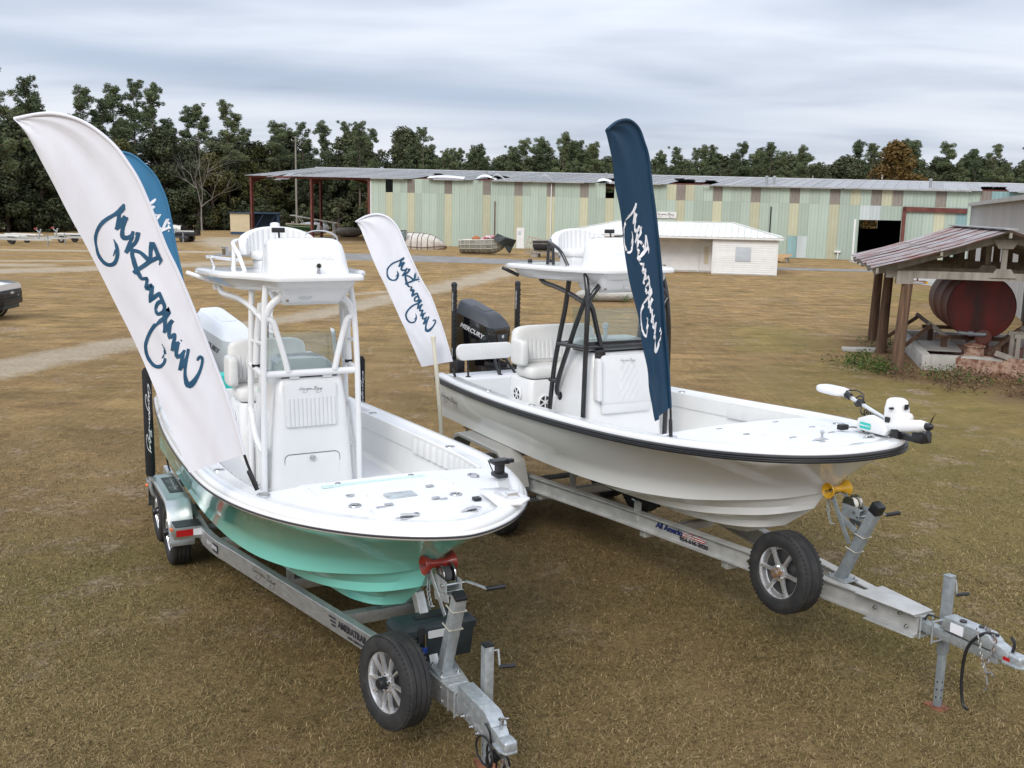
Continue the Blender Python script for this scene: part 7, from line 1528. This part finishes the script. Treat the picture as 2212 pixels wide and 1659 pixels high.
M['paint_white'] = pm('paint_white', (.78, .79, .80), .15, coat=.8, var=.01, vs_=2); M['paint_dark'] = pm('paint_dark', (.02, .022, .026), .2, coat=.8, var=.1, vs_=2)
pickup('white pickup truck with black grille at the left edge', (-16.9, 33.5, 0), R(3), M['paint_white']); pickup('dark pickup truck half hidden behind the large white flag', (-38.2, 104.5, 0), R(176), M['paint_dark'])
# ------------------------------------------------------------------ trees
def leaf_mat(name, c1, c2, rough=.75, tr=.25):
    m = bpy.data.materials.new(name); m.use_nodes = True; t = m.node_tree; b = t.nodes['Principled BSDF']; b.inputs['Roughness'].default_value = rough; b.inputs['Specular IOR Level'].default_value = .25
    g = t.nodes.new('ShaderNodeNewGeometry'); oi = t.nodes.new('ShaderNodeObjectInfo'); r_ = t.nodes.new('ShaderNodeValToRGB'); r_.color_ramp.elements[0].color = (*c1, 1); r_.color_ramp.elements[1].color = (*c2, 1); t.links.new(g.outputs['Random Per Island'], r_.inputs[0])
    hs = t.nodes.new('ShaderNodeHueSaturation'); mr = t.nodes.new('ShaderNodeMapRange'); t.links.new(oi.outputs['Random'], mr.inputs[0]); mr.inputs[3].default_value = .72; mr.inputs[4].default_value = 1.25; t.links.new(mr.outputs[0], hs.inputs['Value']); mr2 = t.nodes.new('ShaderNodeMapRange'); t.links.new(oi.outputs['Random'], mr2.inputs[0]); mr2.inputs[3].default_value = .515; mr2.inputs[4].default_value = .485; t.links.new(mr2.outputs[0], hs.inputs['Hue']); t.links.new(r_.outputs[0], hs.inputs['Color']); t.links.new(hs.outputs[0], b.inputs['Base Color'])
    return m
M['pine'] = leaf_mat('pine_needles', (.055, .078, .038), (.155, .185, .092)); M['ever'] = leaf_mat('evergreen_leaf', (.032, .045, .024), (.098, .108, .052)); M['olive'] = leaf_mat('olive_leaf', (.045, .05, .018), (.12, .115, .04)); M['autumn'] = leaf_mat('autumn_leaf', (.11, .06, .018), (.20, .115, .035)); M['weed'] = leaf_mat('weed_leaf', (.028, .055, .012), (.085, .135, .030)); M['dead_weed'] = leaf_mat('dead_weed', (.06, .038, .022), (.17, .11, .06))
M['bark'] = pm('bark', (.09, .07, .055), .9, col2=(.17, .135, .11), vs_=6, stretch=(1, 1, .2), bump=.3, bs=12); M['bark_pale'] = pm('bark_pale', (.22, .20, .18), .9, col2=(.33, .30, .27), vs_=6, stretch=(1, 1, .2))
def leaves(centres, radii, n, size, rg, flat=.7, up=0.0, asp=.5):
    """many small leaf-clump faces spread through clumps"""
    V_, F_ = [], []
    for c, r_ in zip(centres, radii):
        k = max(4, int(n * r_ * r_))
        d = rg.normal(0, 1, (k, 3)); d /= np.linalg.norm(d, axis=1)[:, None]; rad = r_ * rg.uniform(.35, 1, k) ** .6
        P_ = np.array(c) + d * rad[:, None] * np.array([1, 1, flat])
        a = rg.normal(0, 1, (k, 3)); a[:, 2] *= .6; a /= np.linalg.norm(a, axis=1)[:, None]; b_ = np.cross(a, d + rg.normal(0, .6, (k, 3))); b_ /= np.linalg.norm(b_, axis=1)[:, None] + 1e-9
        s_ = size * rg.uniform(.6, 1.5, k)
        for i in range(k):
            b0 = len(V_); A_, B_ = a[i] * s_[i], b_[i] * s_[i] * asp
            V_ += [tuple(P_[i] - A_), tuple(P_[i] + B_ * 1.0), tuple(P_[i] + A_ + (0, 0, up)), tuple(P_[i] - B_)]; F_.append((b0, b0 + 1, b0 + 2, b0 + 3))
    m_ = MB(); m_.v = V_; m_.f = F_; return m_
def lv_mesh(m_, name):
    me_ = bpy.data.meshes.new(name); me_.from_pydata(m_.v, [], m_.f); me_.update(); return me_
def pine_proto(h, seed, crown=.55, spread=2.6, dens=26):
    rg = np.random.default_rng(seed); tr = MB(); lean = rg.uniform(-.4, .4, 2)
    axis = lambda z: np.array((lean[0] * (z / h) ** 2 + .12 * math.sin(z * .5 + seed), lean[1] * (z / h) ** 2, z))
    tr.tube([axis(z) for z in np.linspace(0, h * .97, 9)], [.19, .16, .14, .12, .10, .07, .04, .02], 7)
    C_, R_ = [], []; z = h * (1 - crown)
    while z < h * .97:
        f_ = (z - h * (1 - crown)) / (h * crown); L_ = spread * (1.0 - .75 * f_) * rg.uniform(.45, 1.1) * (.55 + .45 * min(1, f_ * 4)); a = rg.uniform(0, 6.28); b0 = axis(z); e_ = b0 + np.array((math.cos(a) * L_, math.sin(a) * L_, L_ * rg.uniform(.10, .5)))
        tr.tube([b0, (b0 + e_) / 2 + (0, 0, -.05), e_], [.05, .035, .015], 4)
        for q_ in (1.05, .85, .62, .4):
            if rg.random() < .8: C_.append(b0 + (e_ - b0) * q_ + rg.normal(0, .24, 3)); R_.append(rg.uniform(.30, .68) * (1 - .25 * f_))
        z += h * rg.uniform(.013, .028)
    for _ in range(3): C_.append(axis(h * rg.uniform(.93, 1.0)) + rg.normal(0, .22, 3)); R_.append(rg.uniform(.35, .55))
    for _ in range(3):
        z = rg.uniform(h * .3, h * (1 - crown)); a = rg.uniform(0, 6.28); b0 = axis(z); tr.tube([b0, b0 + np.array((math.cos(a), math.sin(a), .1)) * rg.uniform(.5, 1.4)], [.03, .01], 4)
    return tr.mesh('trunk', 0, 60), lv_mesh(leaves(C_, R_, dens * 19, .20, rg, .8, .05, .17), 'crown')
def broad_proto(h, seed, width, dens=20, base=.12, size=.24, clumps=60, bare=False):
    rg = np.random.default_rng(seed); tr = MB(); C_, R_ = [], []
    tr.tube([(0, 0, 0), (.1, 0, h * .3), (0, .1, h * .6), (.1, .05, h * .92)], [.26, .2, .12, .03], 8, sm=3)
    for k in range(clumps):
        z = h * (base + (1 - base) * rg.random() ** .85); f_ = (z / h - base) / (1 - base); env = width * (math.sin(math.pi * min(1, .18 + .82 * f_)) ** .7); a = rg.uniform(0, 6.28); r_ = env * rg.uniform(.35, 1.0)
        e_ = np.array((math.cos(a) * r_, math.sin(a) * r_, z)); b0 = np.array((0, 0, max(.3, z * .7)))
        if k % 2 == 0: tr.tube([b0, (b0 + e_) / 2 + rg.normal(0, .15, 3), e_], [.07, .04, .015], 4)
        C_.append(e_); R_.append(rg.uniform(.55, 1.15) * width / 3.2)
    return tr.mesh('trunk', 0, 60), lv_mesh(leaves(C_, R_, dens, size, rg, .85), 'crown')
def bare_proto(h, seed):
    rg = np.random.default_rng(seed); tr = MB()
    def grow(p, d, L_, r_, lv):
        q_ = p + d * L_ + rg.normal(0, .04 * L_, 3); tr.tube([p, (p + q_) / 2 + rg.normal(0, .03 * L_, 3), q_], [r_, r_ * .8, r_ * .6], 5 if lv < 2 else 3)
        if lv < 6:
            for _ in range(3 if lv < 3 else 2):
                nd = d + rg.normal(0, .42, 3); nd[2] = abs(nd[2]) * .8 + .25; nd /= np.linalg.norm(nd); grow(q_, nd, L_ * rg.uniform(.6, .85), r_ * .58, lv + 1)
    grow(np.zeros(3), np.array((0, 0, 1.0)), h * .26, .13, 0); return tr.mesh('trunk', 0, 60)
PROTO = {'pine': [pine_proto(15.5, s, c, sp) for s, c, sp in ((1, .52, 2.5), (2, .62, 2.9), (3, .45, 2.2), (4, .56, 2.7), (5, .66, 3.0), (6, .5, 2.4))],
         'ever': [broad_proto(11, s, w, 230, .03, .17, 84) for s, w in ((11, 3.4), (12, 4.0), (13, 3.0), (14, 3.7))],
         'olive': [broad_proto(9, s, w, 190, .04, .16, 66) for s, w in ((21, 2.8), (22, 3.3))],
         'autumn': [broad_proto(8.5, 31, 2.8, 190, .08, .15, 80)], 'bush': [broad_proto(3.2, s, 1.7, 260, .0, .14, 34) for s in (41, 42, 43)]}
LEAFM = {'pine': M['pine'], 'ever': M['ever'], 'olive': M['olive'], 'autumn': M['autumn'], 'bush': M['ever']}
for k_, L_ in PROTO.items():
    for a, b in L_: a.materials.append(M['bark']); b.materials.append(LEAFM[k_])
def tree(kind, i, x, y, sc, label, group, sz_=1.0):
    nm = {'pine': 'pine_tree', 'ever': 'evergreen_tree', 'olive': 'leafy_tree', 'autumn': 'autumn_tree', 'bush': 'shrub'}[kind]
    r_ = thing(nm, label, 'shrub' if kind == 'bush' else 'tree', (x, y, 0), rng.uniform(0, 6.28), group); r_.scale = (sc * sz_, sc * sz_, sc)
    a, b = PROTO[kind][i % len(PROTO[kind])]; link('trunk', a, None, r_); link('crown', b, None, r_); return r_
rg = np.random.default_rng(99)
def edge(px_): return float(np.interp(px_, [-92, -75, -62, -50, -36, -15, 10, 40, 80, 130], [104, 112, 126, 151, 160, 166, 168, 162, 152, 146]))
# tall skyline pines on the left that the photograph shows singly: (x at the wood, height)
single = [(-53.4, 104, 19.5, 'pine', 4, 'tallest dark pine at the far left edge above the flag'), (-63, 132, 19.6, 'pine', 1, 'pine standing behind the tip of the large white flag'), (-60.5, 154, 21.6, 'pine', 2, 'left of three tall pines over the blue flag'), (-57.6, 155, 22.0, 'pine', 3, 'middle of three tall pines over the blue flag'), (-54.8, 154, 21.2, 'pine', 5, 'right of three tall pines over the blue flag'), (-50.6, 158, 18.6, 'pine', 0, 'pine just right of the three tall pines'), (-44.2, 157, 19.4, 'pine', 4, 'broad crowned pine standing clear above the left wood'), (-37.6, 162, 17.2, 'pine', 2, 'slim pine right of the broad crowned pine'), (-24.6, 160, 17.0, 'pine', 1, 'pine standing over the left end of the warehouse roof')]
for x, y, h, kd, i, lb in single: tree(kd, i, x, y, h / 15.5, lb, 'skyline pines', 1.15 if 'broad' in lb else .95)
tree('autumn', 0, 54.5, 147, 1.62, 'orange brown autumn tree among the pines above the warehouse', None, .95)
tree('autumn', 0, -19.5, 150, .95, 'rusty leaved tree behind the right post of the steel frame', None)
bt = bare_proto(13, 5); bt.materials.append(M['bark_pale'])
for x, y, h, lb in ((-45.4, 146, 1.02, 'pale bare tree before the left wood beside the blue flag'), (-19.0, 146, .66, 'small bare tree behind the steel frame beside the warehouse end')):
    r_ = thing('bare_tree', lb, 'tree', (x, y, 0), 1.0); r_.scale = (h, h, h); link('trunk', bt, None, r_)
# left wood
def lwl(kd, x, y):
    px_ = x / y; w = 'left of the large white flag' if px_ < -.485 else ('behind the large white flag' if px_ < -.42 else ('above and beside the blue flag' if px_ < -.325 else ('between the blue flag and the steel frame' if px_ < -.255 else 'seen over and through the open steel frame')))
    l = {'pine': 'pine in the dense left wood ', 'ever': 'dark evergreen in the dense left wood ', 'olive': 'olive green tree in the dense left wood '}[kd] + w; return l, l
def bwl(kd, x, y):
    px_ = x / y; w = 'over its left half' if px_ < .0 else ('left of the navy flag' if px_ < .10 else ('just right of the navy flag' if px_ < .2 else ('left of the orange tree' if px_ < .33 else 'right of the orange tree')))
    l = ('pine behind the warehouse, ' if kd == 'pine' else 'rounded evergreen behind the warehouse, ') + w; return l, l
for row, (d0, cnt) in enumerate(((0, 17), (6, 17), (13, 16))):
    for k in range(cnt):
        x = -92 + (74 * (k + rg.uniform(.1, .9)) / cnt); y = edge(x) + d0 + rg.uniform(-1.5, 2.5)
        if row == 0: kd = 'ever' if rg.random() < .72 else 'olive'; hh = rg.uniform(.95, 1.35) * (1.15 if x < -55 else 1)
        else: kd = ['ever', 'pine', 'pine'][int(rg.integers(0, 3))] if row == 2 else ['ever', 'olive', 'pine'][int(rg.integers(0, 3))]; hh = rg.uniform(1.0, 1.22) if kd == 'pine' else rg.uniform(1.15, 1.5)
        if x < -60 and row > 0: hh *= 1.12
        tree(kd, int(rg.integers(0, 6)), x, y, hh, *lwl(kd, x, y))
for k in range(26):
    x = -90 + 76 * (k + rg.uniform(0, .8)) / 26; tree('bush', k, x, edge(x) - 3 + rg.uniform(-1, 1), rg.uniform(.8, 1.5), 'dark shrub along the foot of the left wood', 'left wood shrubs')
# pines behind the warehouse
for row, (d0, cnt) in enumerate(((0, 42), (4, 42), (9, 40))):
    for k in range(cnt):
        x = -20 + 122 * (k + rg.uniform(.1, .9)) / cnt; y = edge(x) + d0 + rg.uniform(-1.5, 2)
        if abs(x - 54.5) < 3 and row == 0: continue
        kd = 'pine' if rg.random() < .80 else 'ever'; hh = (rg.uniform(.80, 1.0) + .09 * math.sin(x * .23) + .05 * math.sin(x * .71)) if kd == 'pine' else rg.uniform(.9, 1.1)
        tree(kd, int(rg.integers(0, 6)), x, y, hh, *bwl(kd, x, y))
for k in range(44):
    x = -98 + 205 * (k + rg.uniform(.2, .8)) / 44; tree('ever', k, x, edge(x) + 18 + rg.uniform(-2, 2), rg.uniform(.95, 1.2) * (1.12 if x > -20 else 1), 'evergreen filling the back of the wood', 'back of the wood', 1.25)
# ------------------------------------------------------------------ weeds and grass
def stuff(name, V_, F_, mat, label, cat):
    me_ = bpy.data.meshes.new(name); me_.from_pydata(V_, [], F_); me_.update(); o = link(name, me_, mat, None); return tag(o, label, cat, kind='stuff')
def scatter_weeds(name, pts, n, size, mat, label, hmax, seed):
    rg = np.random.default_rng(seed); C_, R_ = [], []
    for (x, y, r_) in pts:
        for _ in range(int(n * r_)): C_.append((x + rg.normal(0, r_ * .5), y + rg.normal(0, r_ * .4), rg.uniform(.03, hmax))); R_.append(rg.uniform(.12, .26))
    m_ = leaves(C_, R_, 420, size, rg, .8); return stuff(name, m_.v, m_.f, mat, label, 'weeds')
scatter_weeds('green_weeds', [(9.3, 24.9, .5), (9.1, 25.9, .6), (9.7, 27.0, .4), (10.6, 24.0, .5), (11.2, 23.7, .4), (13.1, 23.2, .5), (14.2, 22.6, .6), (12.4, 23.6, .4), (10.9, 29.6, .4), (3.3, 43.6, .4), (4.9, 43.6, .3), (9.5, 25.4, .6), (9.2, 26.6, .5)], 34, .034, M['weed'], 'green weeds growing round the shed posts and basin', .3, 3)
scatter_weeds('dead_weeds', [(10.0, 24.4, .7), (11.2, 24.2, .8), (12.2, 23.6, 1.0), (13.4, 23.0, 1.0), (14.6, 22.6, 1.0), (9.8, 26.0, .6), (11.6, 22.2, .8), (13, 21.8, .9), (10.4, 22.9, .7)], 34, .032, M['dead_weed'], 'brown dead weeds and litter round the shed and basin', .22, 4)
def grass_field(name, n, xr, yr, hmin, hmax, wid, mat, label, seed, keep):
    rg = np.random.default_rng(seed)
    # more blades close to the camera
    yy = yr[0] + (yr[1] - yr[0]) * rg.random(n * 2) ** 1.9; half = .60 * yy + .6; xx = rg.uniform(-1, 1, n * 2) * half
    tuft = np.sin(xx * 5.3 + 2 * np.sin(yy * 3.1)) * np.sin(yy * 4.7 + 1.5 * np.sin(xx * 2.3)) + .6 * np.sin(xx * 1.7 + yy * 1.1)
    ok = keep(xx, yy) & (rg.random(n * 2) < (.62 + .30 * tuft) * np.clip((yr[1] - yy) / (yr[1] - 9), 0, 1)); xx, yy = xx[ok][:n], yy[ok][:n]; n = len(xx)
    a = rg.uniform(0, 6.283, n); h = rg.uniform(hmin, hmax, n) * rg.uniform(.6, 1.1, n); ln = rg.uniform(.02, .075, n); w = wid * rg.uniform(.6, 1.4, n) * (1 + yy / 14)
    dx, dy = np.cos(a), np.sin(a); px_, py_ = -dy, dx; bend = rg.uniform(-.6, .6, n)
    B0 = np.stack([xx - px_ * w, yy - py_ * w, np.zeros(n)], -1); B1 = np.stack([xx + px_ * w, yy + py_ * w, np.zeros(n)], -1)
    mx_, my_ = xx + dx * ln * .5, yy + dy * ln * .5
    M0 = np.stack([mx_ - px_ * w * .8, my_ - py_ * w * .8, h], -1); M1 = np.stack([mx_ + px_ * w * .8, my_ + py_ * w * .8, h], -1)
    Tp = np.stack([xx + dx * ln + px_ * bend * ln, yy + dy * ln + py_ * bend * ln, h * rg.uniform(.4, 1.0, n)], -1)
    V_ = np.stack([B0, B1, M1, M0, Tp], 1).reshape(-1, 3); b0 = np.arange(n) * 5
    me_ = bpy.data.meshes.new(name); nl = n * 7
    me_.vertices.add(n * 5); me_.vertices.foreach_set('co', V_.astype(np.float32).ravel())
    loops = np.stack([b0, b0 + 1, b0 + 2, b0 + 3, b0 + 3, b0 + 2, b0 + 4], -1).ravel().astype(np.int32)
    me_.loops.add(nl); me_.loops.foreach_set('vertex_index', loops); me_.polygons.add(n * 2)
    ls = np.stack([np.arange(n) * 7, np.arange(n) * 7 + 4], -1).ravel().astype(np.int32); me_.polygons.foreach_set('loop_start', ls); me_.polygons.foreach_set('loop_total', np.tile([4, 3], n).astype(np.int32)); me_.update(calc_edges=True); me_.validate()
    o = link(name, me_, mat, None); return tag(o, label, 'grass', kind='stuff')
def grass_mat(name, cols):
    m = bpy.data.materials.new(name); m.use_nodes = True; t = m.node_tree; b = t.nodes['Principled BSDF']; b.inputs['Roughness'].default_value = .8; b.inputs['Specular IOR Level'].default_value = .15
    g = t.nodes.new('ShaderNodeNewGeometry'); r_ = t.nodes.new('ShaderNodeValToRGB'); el = r_.color_ramp.elements; el[0].color = (*cols[0], 1); el[0].position = 0; el[1].color = (*cols[-1], 1); el[1].position = 1
    for i, c in enumerate(cols[1:-1]): e_ = el.new((i + 1) / (len(cols) - 1)); e_.color = (*c, 1)
    t.links.new(g.outputs['Random Per Island'], r_.inputs[0]); t.links.new(r_.outputs[0], b.inputs['Base Color']); return m
def off_sand(x, y): return np.max([dist_poly(x, y, s) for s in SAND], axis=0) < .25
gmat = grass_mat('grass_blades', [(.045, .030, .014), (.125, .084, .036), (.215, .152, .068), (.16, .136, .046), (.285, .205, .098), (.42, .315, .165)])
grass_field('dry_grass', 520000, None, (3.4, 19), .005, .024, .0016, gmat, 'short dry brown grass covering the near ground', 5, off_sand)
